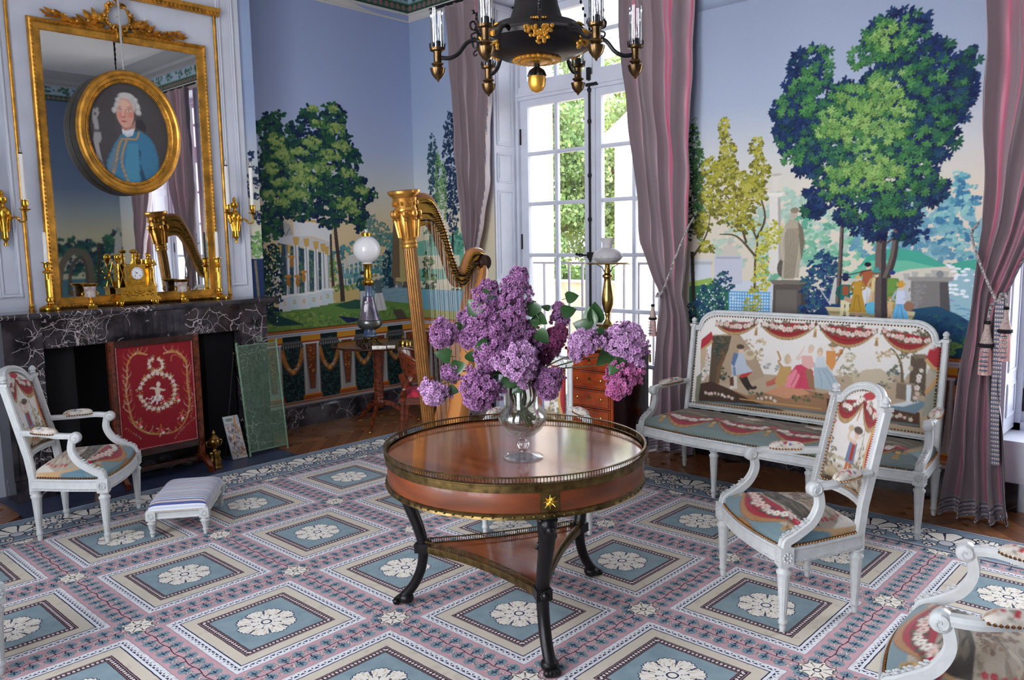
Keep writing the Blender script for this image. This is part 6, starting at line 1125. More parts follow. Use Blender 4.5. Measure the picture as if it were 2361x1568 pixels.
c3 = curtain('curtain', 'mauve silk curtain at the far right, tied back with a tasselled rope', [(3.70, 4.98, 5.80, -.14, 1), (2.9, 4.985, 5.80, -.14, 1), (2.4, 4.985, 5.72, -.14, 1), (1.95, 5.01, 5.50, -.15, .9), (1.62, 5.03, 5.33, -.16, .8), (1.4, 5.02, 5.23, -.18, .7), (1.27, 5.01, 5.18, -.19, .6), (1.1, 4.995, 5.17, -.20, .6), (.75, 4.975, 5.18, -.25, .8), (.4, 4.95, 5.23, -.30, 1), (0.012, 4.93, 5.275, -.33, 1.1)], 4, .055, 3, 1)
c4 = curtain('curtain', 'mauve silk curtain at the far side of the second window, seen in the mirror', [(3.70, 6.20, 7.0, -.13, 1), (2.4, 6.28, 6.98, -.13, 1), (1.6, 6.62, 6.94, -.14, .7), (1.27, 6.76, 6.93, -.15, .5), (.6, 6.7, 6.98, -.15, .9), (0.012, 6.68, 7.0, -.15, 1)], 5, .042, 5, -1)
for i, (x0, x1) in enumerate(((.45, 3.25), (4.8, 7.15))):
    p = MB(); p.tube([(x0, -.13, 3.72), (x1, -.13, 3.72)], .014, 10); o = p.build('curtain_rod', M_iron); tag(o, ('black curtain rod over the first window', 'black curtain rod over the second window')[i], 'curtain rod')
M_rope = mat('twisted_rope', (206, 198, 190), .8, col2=(70, 72, 88), scale=90, stretch=(1, 1, 1)); M_tas = mat('pink_tassel', (196, 120, 124), .85, col2=(226, 206, 196), scale=60, stretch=(1, 1, .1), bump=.4); M_net = mat('tassel_net', (206, 182, 174), .8, var=.3, scale=160, bump=.3); M_plush = mat('black_plush', (22, 20, 24), .9)
def rope(mb, pts, r=.008, tw=60):
    p = smooth2(np.array(pts), 14); n = len(p); d = np.gradient(p, axis=0); d /= np.linalg.norm(d, axis=1)[:, None]; L = np.concatenate([[0], np.cumsum(np.linalg.norm(np.diff(p, axis=0), axis=1))]); a = np.cross(d, (0.3, 1, .2)); a /= np.linalg.norm(a, axis=1)[:, None]; b = np.cross(d, a)
    for s in range(3): q = p + (a * np.cos(L * tw * 3 + s * 2.094)[:, None] + b * np.sin(L * tw * 3 + s * 2.094)[:, None]) * r * .55; mb.tube(q, r * .6, 6)
def tassel3(t, x, y, z, s=1.0):
    k = MB(); k.lathe([(.012 * s, 0), (.018 * s, -.004), (.018 * s, -.016), (.012 * s, -.02)], 14, (x, y, z)); k.build('plush_ring', M_plush, t); k = MB(); k.lathe([(.030 * s, -.122 * s), (.040 * s, -.128 * s), (.040 * s, -.142 * s), (.03 * s, -.148 * s)], 18, (x, y, z)); tt = k.build('plush_ring', M_plush, t, label='black plush ring of the tassel')
    k = MB(); k.lathe([(.013 * s, -.018), (.016 * s, -.05 * s), (.024 * s, -.09 * s), (.034 * s, -.125 * s)], 18, (x, y, z)); k.build('tassel_head', M_net, t)
    k = MB(); k.lathe([(.028 * s, -.14 * s), (.038 * s, -.17 * s), (.044 * s, -.30 * s), (.02 * s, -.30 * s)], 26, (x, y, z), flute=26, fd=.2); k.build('fringe', M_tas, t, kind='stuff')
    k = MB()
    for i in range(5): k.ball((x + .002, y - .046 * s, z - .165 * s - i * .027 * s), .010 * s, 7, 4, sy=.4); k.ball((x + .016, y - .042 * s, z - .165 * s - i * .027 * s), .007 * s, 6, 4, sy=.4); k.ball((x - .014, y - .042 * s, z - .165 * s - i * .027 * s), .007 * s, 6, 4, sy=.4)
    k.build('woven_tag', M_braid2, t, label='black and white woven strip down the tassel')
tb = thing('tieback', 'twisted rope tie-back with two pink tassels on the far right curtain', 'tie-back')
mb = MB(); rope(mb, [(5.01, -.10, 1.66), (5.00, -.20, 1.60), (5.05, -.27, 1.48), (5.11, -.27, 1.33), (5.155, -.25, 1.232), (5.17, -.24, 1.27), (5.19, -.23, 1.26), (5.195, -.23, 1.20)]); rope(mb, [(5.15, -.25, 1.232), (5.13, -.27, 1.2), (5.118, -.275, 1.12)], .007); mb.build('rope', M_rope, tb); tassel3(tb, 5.195, -.235, 1.205); tassel3(tb, 5.118, -.275, 1.125, 1.0)
mb = MB(); mb.sweep([(5.165, -.245, 1.25), (5.175, -.27, .8), (5.185, -.30, .55), (5.20, -.31, .33)], [(-.022, -.002), (.022, -.002), (.022, .002), (-.022, .002)], up=(0, 1, 0)); mb.build('hanging_braid', M_braid2, tb, label='striped braid edge hanging below the knot')
tb = thing('tieback', 'twisted rope tie-back on the curtain left of the sofa', 'tie-back')
mb = MB(); rope(mb, [(3.17, -.08, 1.75), (3.18, -.19, 1.66), (3.12, -.23, 1.48), (3.06, -.23, 1.34), (3.00, -.22, 1.22), (2.94, -.20, 1.18), (2.91, -.14, 1.2)]); mb.build('rope', M_rope, tb); tassel3(tb, 2.88, -.16, 1.12, .8)
# ---------------------------------------------------------------- looking glass over the mantel
mi = thing('mirror', 'tall gilt-framed mirror over the mantel with wreath crest', 'mirror'); y0, y1, z0, z1 = -3.455, -2.262, 1.206, 3.085
M_mir = mat('mirror_glass', (206, 208, 206), .015, 1)
mb = MB(); mb.box(.311, .322, y0 + .05, y1 - .05, z0 + .05, z1 - .05); mb.build('glass_plate', M_mir, mi, smooth=False)
fp_ = [(-.04, 0), (-.04, .018), (-.034, .030), (-.024, .036), (-.014, .030), (-.008, .02), (.014, .018), (.028, .014), (.034, .006), (.04, 0)]
c = [(y0, z0), (y1, z0), (y1, z1), (y0, z1)]
for i in range(4):
    (a, b), (p, q) = c[i], c[(i + 1) % 4]; d = np.array([p - a, q - b]); d /= np.hypot(*d); n = np.array([-d[1], d[0]]); o_ = n * .04; V0 = np.array([a, b]) + o_; V1 = np.array([p, q]) + o_
    mb = MB(); P = np.zeros((2, len(fp_), 3))
    for j, (s_, h) in enumerate(fp_):
        off = s_ + .04; A = np.array([a, b]) + (n + d) * off; B = np.array([p, q]) + (n - d) * off; P[0, j] = (.313 + h, A[0], A[1]); P[1, j] = (.313 + h, B[0], B[1])
    mb.grid(P); fr_ = mb.build('frame_side', M_gold, mi, sharp=20)
    bd = MB(); e = np.array([a, b]) + (n + d) * .072; f = np.array([p, q]) + (n - d) * .072; beads(bd, [(.325, e[0], e[1]), (.325, f[0], f[1])], .0045, .0105)
    e = np.array([a, b]) + (n + d) * .02; f = np.array([p, q]) + (n - d) * .02; L = np.hypot(*(f - e)); k = .02
    while k < L - .02:
        g = e + (f - e) * k / L; v = (d * .011 + n * .006); w2 = (-d * .004 + n * .007)
        bd.add([(.348, *(g - v)), (.348, *(g + w2)), (.348, *(g + v)), (.348, *(g - w2)), (.357, *g)], [(0, 1, 4), (1, 2, 4), (2, 3, 4), (3, 0, 4)]); k += .027
    bd.build('carved_rope_and_pearls', M_gold, fr_, kind='stuff')
def leaf3(mb, x, y, z, L, a, w=.34, lift=.02):
    c_, s_ = math.cos(a), math.sin(a); T = lambda u, v, h: (x + h, y + c_ * u - s_ * v, z + s_ * u + c_ * v)
    V = []; n = 6
    for i in range(n + 1): t_ = i / n; q = math.sin(PI * t_ ** .8) * w * L / 2 * (1 + .15 * (i % 2)); V += [T(L * t_, q, 0), T(L * t_, 0, lift * math.sin(PI * t_) + .004), T(L * t_, -q, 0)]
    mb.add(V, [f for i in range(n) for f in ((3 * i, 3 * i + 3, 3 * i + 4, 3 * i + 1), (3 * i + 1, 3 * i + 4, 3 * i + 5, 3 * i + 2))])
ct = MB(); cy, cz = -2.885, 3.175
for k in range(110):
    a = RN.uniform(0, 2 * PI); rr = .085 + RN.uniform(-.016, .016)
    if RN.uniform() < .5: ct.ball((.335 + RN.uniform(0, .02), cy + rr * math.cos(a), cz + rr * math.sin(a)), RN.uniform(.007, .012), 7, 5)
    else: leaf3(ct, .335, cy + rr * math.cos(a), cz + rr * math.sin(a), .035, a + 1.57 + RN.uniform(-.6, .6))
ct.lathe([(.010, 0), (.010, .001)], 8, (.33, cy, cz)); ct.build('wreath', M_gold, mi, kind='stuff', label='gilded fruit and flower wreath crest')
for s in (-1, 1):
    ct = MB()
    for k in range(17):
        u = k / 16; y = cy + s * (.06 + .38 * u); z = 3.085 + .012 + .02 * math.sin(u * 9); L = .10 * (1 - .45 * u)
        leaf3(ct, .33 + .012 * (k % 2), y, z + .01, L, (PI / 2 - s * PI / 2) + s * RN.uniform(.1, 1.3) * (1 - .6 * u), .4)
        if k % 2: leaf3(ct, .335, y, z, L * .8, (PI / 2 - s * PI / 2) - s * .25, .4)
        if k % 3 == 0: ct.ball((.35, y, z + .02), .009, 7, 5)
    ct.tube([(.335, cy, 3.07), (.335, cy + s * .2, 3.09), (.33, cy + s * .46, 3.10)], .005, 6); ct.build('laurel_spray', M_gold, mi, kind='stuff')
ct = MB()
for k in range(3): ct.lathe([(.030, -.022 + k * .015), (.036, -.016 + k * .015), (.036, -.012 + k * .015), (.030, -.008 + k * .015)], 16, (.335, cy - .005, 3.045), axis='Y')
for s in (-1, 1): ct.tube(smooth2([(.36, cy, 3.09), (.37, cy + s * .03, 3.115), (.36, cy + s * .045, 3.09), (.355, cy + s * .02, 3.08)], 5), .008, 8)
ct.build('ribbon_knot', M_gold, mi)
# ---------------------------------------------------------------- oval portrait hung on a rope in front of the glass
po = thing('oval_portrait', 'oval gilt-framed pastel portrait hanging in front of the mirror', 'portrait'); oy, oz, ry, rz_ = -2.893, 2.388, .352, .418
t_ = np.linspace(0, 2 * PI, 97)[:-1]; el = np.stack([np.full_like(t_, .40), oy + ry * np.cos(t_), oz + rz_ * np.sin(t_)], 1)
prof_ = [(.0, -.045), (.0, .030), (-.012, .048), (-.024, .054), (-.034, .046), (-.040, .034), (-.058, .032), (-.066, .024), (-.074, .028), (-.082, .018), (-.086, .006)]
def oval(prof):
    P = np.zeros((len(t_), len(prof), 3))
    for j, (o_, h) in enumerate(prof): P[:, j] = np.stack([np.full_like(t_, .40 + h), oy + (ry + o_) * np.cos(t_), oz + (rz_ + o_) * np.sin(t_)], 1)
    return P
mb = MB(); mb.grid(oval(prof_), closed_u=True); fr_ = mb.build('oval_frame', M_gold, po, sharp=22)
mb = MB(); mb.grid(oval([(.001, -.075), (.001, .024)]), closed_u=True); mb.build('frame_side', mat('dark_frame_edge', (44, 34, 24), .6, var=.3, scale=12), po, label='dark unpainted outer edge of the oval frame')
mb = MB(); beads(mb, oval([(-.069, .030)])[:, 0], .0048, .0115, closed=True); beads(mb, oval([(-.078, .025)])[:, 0], .0052, .0095, closed=True); mb.build('carved_rim', M_gold, fr_, kind='stuff')
cvp = paint_portrait(); rr = np.linspace(.001, 1, 70); P = np.stack([np.full((96, 70), .408), oy + (ry - .080) * np.cos(t_)[:, None] * rr, oz + (rz_ - .080) * np.sin(t_)[:, None] * rr], -1); P = np.concatenate([P, P[:1]]); printed('painted_panel', P, sample(cvp, cvp.out(), P[..., 1], P[..., 2]), vcol_mat('pastel', .6), po)
mb = MB(); rope(mb, [(.385, oy, oz + rz_ + .0), (.378, oy, 3.3), (.372, oy - .002, 3.97)], .0075, 40); rp = mb.build('hanging_rope', mat('grey_rope', (176, 176, 178), .7), po)
# ---------------------------------------------------------------- sconces
def sconce():
    t = thing('wall_sconce', 'gilt two-branch wall sconce at the right of the mirror', 'sconce', (0, 0, 0), 0, 'gilt wall sconces')
    mb = MB(); mb.lathe([(.002, -.165), (.012, -.16), (.013, -.145), (.006, -.138), (.018, -.12), (.022, -.105), (.018, -.09), (.020, -.07), (.022, -.02), (.034, .02), (.040, .045), (.040, .06), (.030, .075), (.016, .085), (.012, .10), (.026, .115), (.030, .13), (.026, .145), (.012, .15), (.009, .155), (.014, .165), (.010, .18), (.003, .19)], 20, (.045, 0, 0)); mb.cbox((.015, 0, -.02), (.03, .03, .2)); mb.build('baluster_body', M_gold2, t)
    mb = MB()
    for k in range(6): a = k * PI / 3; mb.tube([(.045 + .022 * math.cos(a), .022 * math.sin(a), -.07), (.045 + .03 * math.cos(a), .03 * math.sin(a), -.02), (.045 + .042 * math.cos(a), .042 * math.sin(a), .04)], .006, 6)
    mb.build('acanthus_leaves', M_gold2, t, kind='stuff')
    for s in (-1, 1):
        ys = s * .100; mb = MB(); mb.tube([(.06, s * .03, .0), (.09, s * .055, .02), (.12, s * .075, -.012), (.135, ys, .0), (.135, ys, .05)], .0065, 8, smooth=5); mb.ball((.105, s * .065, .008), .010, 8, 5); ar = mb.build('branch', M_gold2, t)
        mb = MB(); mb.lathe([(.004, .045), (.010, .055), (.034, .066), (.036, .069), (.010, .068), (.012, .078), (.019, .086), (.021, .10), (.019, .118), (.022, .122), (.022, .126), (.016, .126)], 20, (.135, ys, 0)); mb.build('drip_cup', M_gold2, ar)
        mb = MB(); mb.lathe([(.0135, .12), (.0135, .405), (.0125, .41)], 16, (.135, ys, 0)); cd = mb.build('candle', M_white, ar)
        mb = MB(); mb.lathe([(.0125, .41), (.0125, .418)], 12, (.135, ys, 0)); mb.build('bulb_collar', M_plush, ar)
        mb = MB(); mb.lathe([(.006, .418), (.011, .432), (.008, .45), (.001, .475)], 12, (.135, ys, 0)); mb.build('bulb', M_tube, ar, label='clear flame-shaped bulb')
    return t
s1_ = sconce(); s1_.location = (.31, -2.115, 1.79); s2_ = dup(s1_, (.31, -3.69, 1.79), 0, 'gilt two-branch wall sconce at the left edge of the picture, left of the mirror')
# ---------------------------------------------------------------- on the mantel shelf (top at 1.205)
def candlestick():
    t = thing('candlestick', 'gilt column candlestick at the left end of the mantel shelf', 'candlestick', (0, 0, 0), 0, 'gilt candlesticks on the mantel')
    mb = MB(); mb.lathe([(.062, 0), (.064, .004), (.064, .018), (.058, .022), (.050, .028), (.030, .038), (.014, .046), (.012, .052), (.020, .058), (.023, .07), (.019, .082), (.016, .088)], 32); mb.build('round_foot', M_gold2, t)
    mb = MB(); mb.lathe([(.0155, .088), (.018, .20), (.0165, .205)], 32, flute=12, fd=.14); mb.build('fluted_shaft', M_gold2, t)
    mb = MB(); mb.lathe([(.016, .203), (.017, .24), (.028, .246), (.030, .256), (.016, .262), (.010, .27), (.020, .28), (.019, .30), (.022, .308), (.034, .311), (.034, .315), (.012, .315)], 28)
    for k in range(8): a = k * PI / 4; mb.ball((.025 * math.cos(a), .025 * math.sin(a), .252), .006, 7, 4)
    mb.build('nozzle', M_gold2, t); mb = MB(); mb.lathe([(.0125, .308), (.0115, .50), (.006, .508)], 16); mb.build('candle', M_white, t); return t
k1 = candlestick(); k1.location = (.42, -3.487, 1.206); k2 = dup(k1, (.42, -2.312, 1.206), 0, 'gilt column candlestick at the right end of the mantel shelf')
M_porc = mat('painted_porcelain', (214, 206, 202), .15, col2=(150, 120, 110), scale=45, coat=.5)
def cup():
    t = thing('porcelain_cup', 'gilt porcelain campana vase left of the clock', 'vase', (0, 0, 0), 0, 'porcelain cups beside the clock')
    mb = MB(); mb.cbox((0, 0, .009), (.062, .062, .018)); mb.lathe([(.026, .018), (.024, .026), (.012, .034), (.009, .05), (.014, .055), (.010, .060), (.016, .066), (.03, .072)], 24); mb.build('gilt_foot', M_gold2, t)
    mb = MB(); mb.lathe([(.030, .07), (.036, .082), (.036, .13), (.042, .145)], 32, caps=False); mb.build('painted_body', M_porc, t, label='white porcelain body painted with a landscape')
    mb = MB(); mb.lathe([(.042, .145), (.054, .158), (.058, .162), (.054, .163), (.038, .15), (.032, .10), (.004, .09)], 32, caps=False); mb.build('flared_rim', M_gold2, t)
    for s in (-1, 1):
        mb = MB(); mb.tube([(0, s * .034, .085), (0, s * .050, .088), (0, s * .048, .103), (0, s * .036, .105)], .0045, 8, smooth=4); mb.build('handle', M_gold2, t)
    return t
u1 = cup(); u1.location = (.42, -3.235, 1.206); u2 = dup(u1, (.42, -2.600, 1.206), .1, 'gilt porcelain campana vase right of the clock')
def clock():
    t = thing('mantel_clock', 'gilded figural clock with white dial in the middle of the mantel', 'clock', (.415, -2.925, 1.206))
    G = M_gold2
    for sx in (-1, 1):
        for sy in (-1, 1): mb = MB(); mb.lathe([(.014, 0), (.016, .004), (.011, .010), (.016, .016), (.016, .028), (.010, .031)], 14, (sx * .035, sy * .12, 0)); mb.build('foot', G, t)
    mb = MB(); mb.box(-.055, .055, -.145, .145, .031, .047); mb.box(-.05, .05, -.138, .138, .047, .055); mb.box(-.045, .045, -.125, .125, .055, .118); mb.box(-.05, .05, -.13, .13, .118, .126); pl = mb.build('plinth', G, t, smooth=False)
    rl = MB()
    for k in range(24): rl.ball((.047, -.10 + k * .0087 + RN.normal(0, .002), .085 + .016 * math.sin(k * 1.7)), .008, 7, 4, sx=.4, sy=1.3)
    rl.build('relief', G, pl, kind='stuff')
    mb = MB(); mb.box(-.032, .032, -.062, .058, .126, .272); mb.box(-.036, .036, -.066, .062, .272, .282); mb.box(.03, .034, -.056, .052, .132, .168); cs = mb.build('case', G, t, smooth=False)
    rl = MB()
    for k in range(20): rl.ball((.034, -.045 + (k % 10) * .0098, .143 + .012 * (k // 10)), .0055, 6, 4, sx=.5)
    beads(rl, [(.036, -.002 + .047 * math.cos(a), .222 + .047 * math.sin(a)) for a in np.linspace(0, 2 * PI, 60)], .0035, .006); rl.build('case_ornament', G, cs, kind='stuff')
    mb = MB(); mb.lathe([(.043, .034), (.043, .038), (.001, .0385)], 32, (0, -.002, .222), axis='X'); di = mb.build('dial', mat('enamel', (234, 234, 238), .2), t, label='white enamel dial')
    mb = MB(); mb.lathe([(.043, .033), (.0475, .037), (.0475, .042), (.043, .042)], 32, (0, -.002, .222), axis='X', caps=False); mb.build('bezel', G, t)
    mb = MB()
    for k in range(12): a = k * PI / 6; mb.cbox((.0392, -.002 + .035 * math.cos(a), .222 + .035 * math.sin(a)), (.0008, .003, .006 if k % 3 == 0 else .004))
    for a, L, w_ in ((2.4, .030, .0016), (2.95, .022, .0024)): mb.add([(.0405, -.002 - math.sin(a) * w_, .222 + math.cos(a) * w_), (.0405, -.002 + math.cos(a) * L, .222 + math.sin(a) * L), (.0405, -.002 + math.sin(a) * w_, .222 - math.cos(a) * w_)], [(0, 1, 2)])
    for y, z in ((-.017, .205), (.014, .205)): mb.lathe([(.0035, .0392), (.0035, .0398)], 10, (0, y, z), axis='X')
    mb.lathe([(.003, .0392), (.003, .042)], 10, (0, -.002, .222), axis='X'); mb.build('hands_and_numerals', M_plush, di, kind='stuff', label='black hour marks and two hands')
    # standing figure right, tools and boy with basket on top
    def figure(x, y, z, h, nm):
        f = MB(); f.lathe([(.001, 0), (.20 * h, .0), (.15 * h, .12 * h), (.13 * h, .35 * h), (.15 * h, .5 * h), (.10 * h, .6 * h), (.14 * h, .72 * h), (.13 * h, .8 * h), (.05 * h, .84 * h), (.045 * h, .87 * h)], 16, (x, y, z), flute=8, fd=.12); f.ball((x, y, z + .92 * h), .065 * h, 10, 8, sz=1.2); f.ball((x - .01, y, z + .955 * h), .07 * h, 8, 5, sz=.8)
        for s in (-1, 1): f.tube([(x, y + s * .13 * h, z + .78 * h), (x + .03 * h, y + s * .2 * h, z + .64 * h), (x + .12 * h, y + s * .08 * h, z + .62 * h)], .035 * h, 8, r1=.026 * h)
        f.ball((x + .14 * h, y, z + .64 * h), .07 * h, 8, 5, sz=.5); f.build(nm, G, t)
    figure(0, .098, .126, .235, 'figure_of_woman'); figure(0, -.005, .282, .085, 'bust_of_boy')
    mb = MB(); mb.lathe([(.010, 0), (.022, .03), (.024, .034), (.016, .034)], 14, (0, -.112, .29)); mb.ball((0, -.112, .336), .024, 10, 6); mb.ball((0, -.004, .372), .026, 10, 6, sz=.6); mb.tube([(.0, -.115, .126), (.0, -.112, .29)], .005, 8)
    mb.tube([(.02, -.12, .13), (.02, -.068, .30)], .0035, 6); mb.tube([(.02, -.075, .13), (.02, -.118, .31)], .0035, 6); mb.cbox((.022, -.062, .145), (.004, .034, .036)); mb.tube(smooth2([(.02, -.13, .25), (.02, -.142, .235), (.02, -.13, .22), (.02, -.116, .222)], 5), .003, 6); mb.ball((.02, -.125, .19), .009, 8, 5); mb.build('garden_tools_trophy', G, t)
clock()
# ---------------------------------------------------------------- hearth things
fs = thing('fire_screen', 'mahogany-framed fire screen with red floral embroidery', 'fire screen', (0, 0, .003)); ys, ye = -3.225, -2.645; xs_ = .66
mb = MB(); cvs = paint_screen(); ys_ = np.linspace(ys + .03, ye - .03, cvs.nx); zs_ = np.linspace(.225, .955, cvs.ny); U, Z_ = np.meshgrid(ys_, zs_); printed('embroidered_panel', np.stack([np.full_like(U, xs_ + .006), U, Z_], -1), sample(cvs, cvs.out(), U, Z_), vcol_mat('needlework', .9, bump=.3, bscale=500), fs)
for a in (ys, ye): 
    mb = MB(); mb.box(xs_ - .018, xs_ + .018, a - .02, a + .02, .07, .985); mb.box(xs_ + .018, xs_ + .024, a - .010, a + .010, .2, .97); mb.build('upright', M_mah, fs, smooth=False)
    mb = MB(); mb.sweep(smooth2([(xs_ - .15, a, .022), (xs_ - .12, a, .034), (xs_ - .06, a, .085), (xs_, a, .10), (xs_ + .06, a, .085), (xs_ + .12, a, .034), (xs_ + .15, a, .022)], 4), [(-.016, -.02), (.016, -.02), (.016, .016), (-.016, .016)]); mb.build('splayed_foot', M_mah, fs, sharp=30)
for z0_, z1_ in ((.942, .985), (.182, .228), (.075, .105)): mb = MB(); mb.box(xs_ - .014, xs_ + .016, ys + .02, ye - .02, z0_, z1_); mb.box(xs_ + .016, xs_ + .021, ys + .02, ye - .02, z0_ + .008, z1_ - .01); mb.build('cross_rail', M_mahd, fs, smooth=False)
mb = MB(); mb.tube([(xs_ + .010, ys + .03, .232), (xs_ + .010, ye - .03, .232)], .005, 8); mb.tube([(xs_ + .010, ye - .03, .232), (xs_ + .010, ye - .03, .95)], .005, 8); mb.tube([(xs_ + .010, ys + .03, .232), (xs_ + .010, ys + .03, .95)], .005, 8); mb.build('pink_braid_edge', mat('pink_braid', (186, 104, 104), .8, var=.3, scale=90), fs, label='faded pink braid round the embroidery')
M_green = mat('verdigris_wire', (112, 140, 116), .55, .3, var=.2, scale=40)
mg = thing('mesh_fireguard', 'green wire mesh fireguard panel leaning beside the fireplace', 'fireguard', (0, 0, .004)); b0, b1, t0_, t1_ = np.array([.655, -2.262, .004]), np.array([.645, -1.935, .004]), np.array([.555, -2.275, .862]), np.array([.555, -1.937, .862])
for a, b in ((b0, t0_), (b1, t1_)): mb = MB(); mb.tube([a, b], .008, 8); mb.ball(b, .011, 8, 5); rope(mb, [a + (b - a) * .0, a + (b - a) * .5, b], .007, 30); mb.build('side_rod', M_green, mg)
for a, b in ((b0 * .96 + t0_ * .04, b1 * .96 + t1_ * .04), (t0_ * .98 + b0 * .02, t1_ * .98 + b1 * .02)): mb = MB(); mb.tube([a, b], .006, 8); mb.build('cross_rod', M_green, mg)
ms = MB(); n = 44; A = lambda u, v: (b0 * (1 - u) + b1 * u) * (1 - v) * .97 + (t0_ * (1 - u) + t1_ * u) * v * 1 + (b0 * (1 - u) + b1 * u) * 0 + np.array([0, -.03 * 0, 0])
def gp_(u, v): return (b0 * (1 - u) + b1 * u) * (1 - (.04 + .94 * v)) + (t0_ * (1 - u) + t1_ * u) * (.04 + .94 * v)
for k in range(-64, 27):
    for s in (0, 1):
        u0, v0, u1, v1 = k / 26, 0.0, k / 26 + 2.46, 1.0
        if u1 < 0 or u0 > 1: continue
        ta = max(0, -u0 / (u1 - u0)); tb_ = min(1, (1 - u0) / (u1 - u0))
        if tb_ <= ta: continue
        p, q = (u0 + (u1 - u0) * ta, ta), (u0 + (u1 - u0) * tb_, tb_)
        if s: p, q = (1 - p[0], p[1]), (1 - q[0], q[1])
        ms.tube([gp_(*p), gp_(*q)], .00145, 4)
ms.build('wire_mesh', M_green, mg, kind='stuff'); mb = MB(); mb.lathe([(.022, -.004), (.026, 0), (.022, .004), (.018, 0), (.022, -.004)], 20, (.575, -2.09, .892), axis='X', caps=False); mb.build('handle_ring', M_green, mg)
ti = thing('painted_tile', 'narrow pale painted tile fragment standing on the hearth', 'tile'); cvt = paint_tile(); U, Z_ = np.meshgrid(np.linspace(-.058, .058, cvt.nx), np.linspace(0, .325, cvt.ny)); skw = -2.325 + U - Z_ * .13
P = np.stack([.62 - Z_ * .12, skw, Z_ + .006], -1); printed('painted_face', P, sample(cvt, cvt.out(), U, Z_), vcol_mat('glazed_tile', .3), ti)
mb = MB(); mb.add([(.618 - z * .12, -2.325 + u - z * .13, z + .006) for z in (0, .325) for u in (-.058, .058)] + [(.600 - z * .12, -2.325 + u - z * .13, z + .006) for z in (0, .325) for u in (-.058, .058)], [(0, 1, 3, 2), (4, 6, 7, 5), (0, 4, 5, 1), (2, 3, 7, 6), (0, 2, 6, 4), (1, 5, 7, 3)]); mb.build('tile_body', M_plaster, ti, smooth=False)
M_oldg = mat('worn_gilt_bronze', (150, 112, 56), .32, 1, var=.5, scale=30, bump=.4)
an = thing('andiron', 'small gilt bronze urn andiron in front of the firebox', 'andiron', (.735, -2.585, .004), 0)
mb = MB(); mb.lathe([(.001, 0), (.05, 0), (.052, .012), (.042, .022), (.046, .05), (.040, .07), (.034, .09), (.044, .115), (.040, .125), (.03, .13)], 14, flute=7, fd=.25); mb.build('scrolled_base', M_oldg, an)
mb = MB(); mb.lathe([(.014, .13), (.010, .145), (.018, .155), (.034, .175), (.038, .20), (.032, .215), (.036, .222), (.022, .24), (.008, .25), (.012, .262), (.003, .285)], 18); u_ = mb.build('urn', M_oldg, an)
for s in (-1, 1): mb = MB(); mb.tube([(0, s * .036, .21), (0, s * .058, .20), (0, s * .05, .17), (0, s * .024, .165)], .005, 8, smooth=5); mb.build('handle', M_oldg, u_)
mb = MB(); mb.tube([(-.03, 0, .06), (-.30, 0, .05)], .010, 8); mb.build('log_bar', M_iron, an)
an2 = dup(an, (.60, -3.33, .004), 0, 'gilt bronze urn andiron behind the left armchair'); an2['group'] = an['group'] = 'andirons on the hearth'
pk = thing('fire_poker', 'thin black poker leaning inside the firebox, left of the mesh guard', 'poker'); mb = MB(); mb.tube([(.53, -2.40, .018), (.46, -2.25, .78)], .004, 8); mb.build('rod', M_iron, pk); mb = MB(); mb.ball((.46, -2.25, .785), .012, 8, 6); mb.build('knob', M_dbrass, pk)

# ---------------------------------------------------------------- round gallery table
TX, TY, TZ, TR = 3.95, -2.85, .735, .545
rt = thing('round_table', 'round mahogany table with brass gallery on three black lion legs', 'table', (TX, TY, .008))
M_top = mat('polished_mahogany_top', (148, 76, 40), .12, col2=(104, 48, 26), scale=2.2, stretch=(1, 7, 1), coat=.4, spec=.35)
M_apr = mat('mahogany_apron', (124, 60, 26), .38, var=.35, scale=3, stretch=(1, 1, 5), coat=.15)
mb = MB(); mb.lathe([(.01, .705), (TR - .008, .705), (TR - .008, TZ - .006)], 128); mb.lathe([(TR - .008, TZ - .006), (TR - .012, TZ - .004), (.002, TZ - .004)], 128, caps=False); mb.build('table_top', M_top, rt, sharp=8)
mb = MB(); mb.lathe([(TR - .012, .604), (TR - .010, .612), (TR - .010, .700), (TR - .012, .706)], 128, caps=False); mb.lathe([(TR - .06, .706), (TR - .06, .604)], 64, caps=False); mb.lathe([(TR - .06, .604), (TR - .012, .604)], 64, caps=False); ap = mb.build('apron', M_apr, rt, sharp=30)
mb = MB(); mb.lathe([(TR - .010, .700), (TR - .003, .702), (TR - .003, .728), (TR + .002, .731), (TR + .002, .736), (TR - .008, .738)], 128, caps=False); mb.build('brass_band', M_dbrass, rt, label='plain brass band round the top edge')
mb = MB(); mb.lathe([(TR - .010, .600), (TR - .002, .603), (TR - .005, .612), (TR - .002, .621), (TR - .010, .625)], 128, caps=False)
for k in range(90): a = k * 2 * PI / 90; mb.ball(((TR - .004) * math.cos(a), (TR - .004) * math.sin(a), .612), .0055, 6, 4, sz=.9)
mb.build('lower_brass_border', M_dbrass, ap, kind='stuff', label='embossed dark brass border below the apron')
def gallery(mb, pts, z, h, step, closed):
    p = np.array(pts); q = np.vstack([p, p[:1]]) if closed else p; d = np.linalg.norm(np.diff(q, axis=0), axis=1); s = np.concatenate([[0], np.cumsum(d)]); n = int(s[-1] / step)
    for t in (np.arange(n) + .5) / n * s[-1]:
        x, y = np.interp(t, s, q[:, 0]), np.interp(t, s, q[:, 1]); r = .0018
        mb.lathe([(r * .7, z), (r * 1.25, z + h * .25), (r * .6, z + h * .5), (r * 1.25, z + h * .75), (r * .7, z + h)], 5, (x, y, 0), caps=False)
ring = [(TR * math.cos(a) - 0, TR * math.sin(a)) for a in np.linspace(0, 2 * PI, 160)[:-1]]
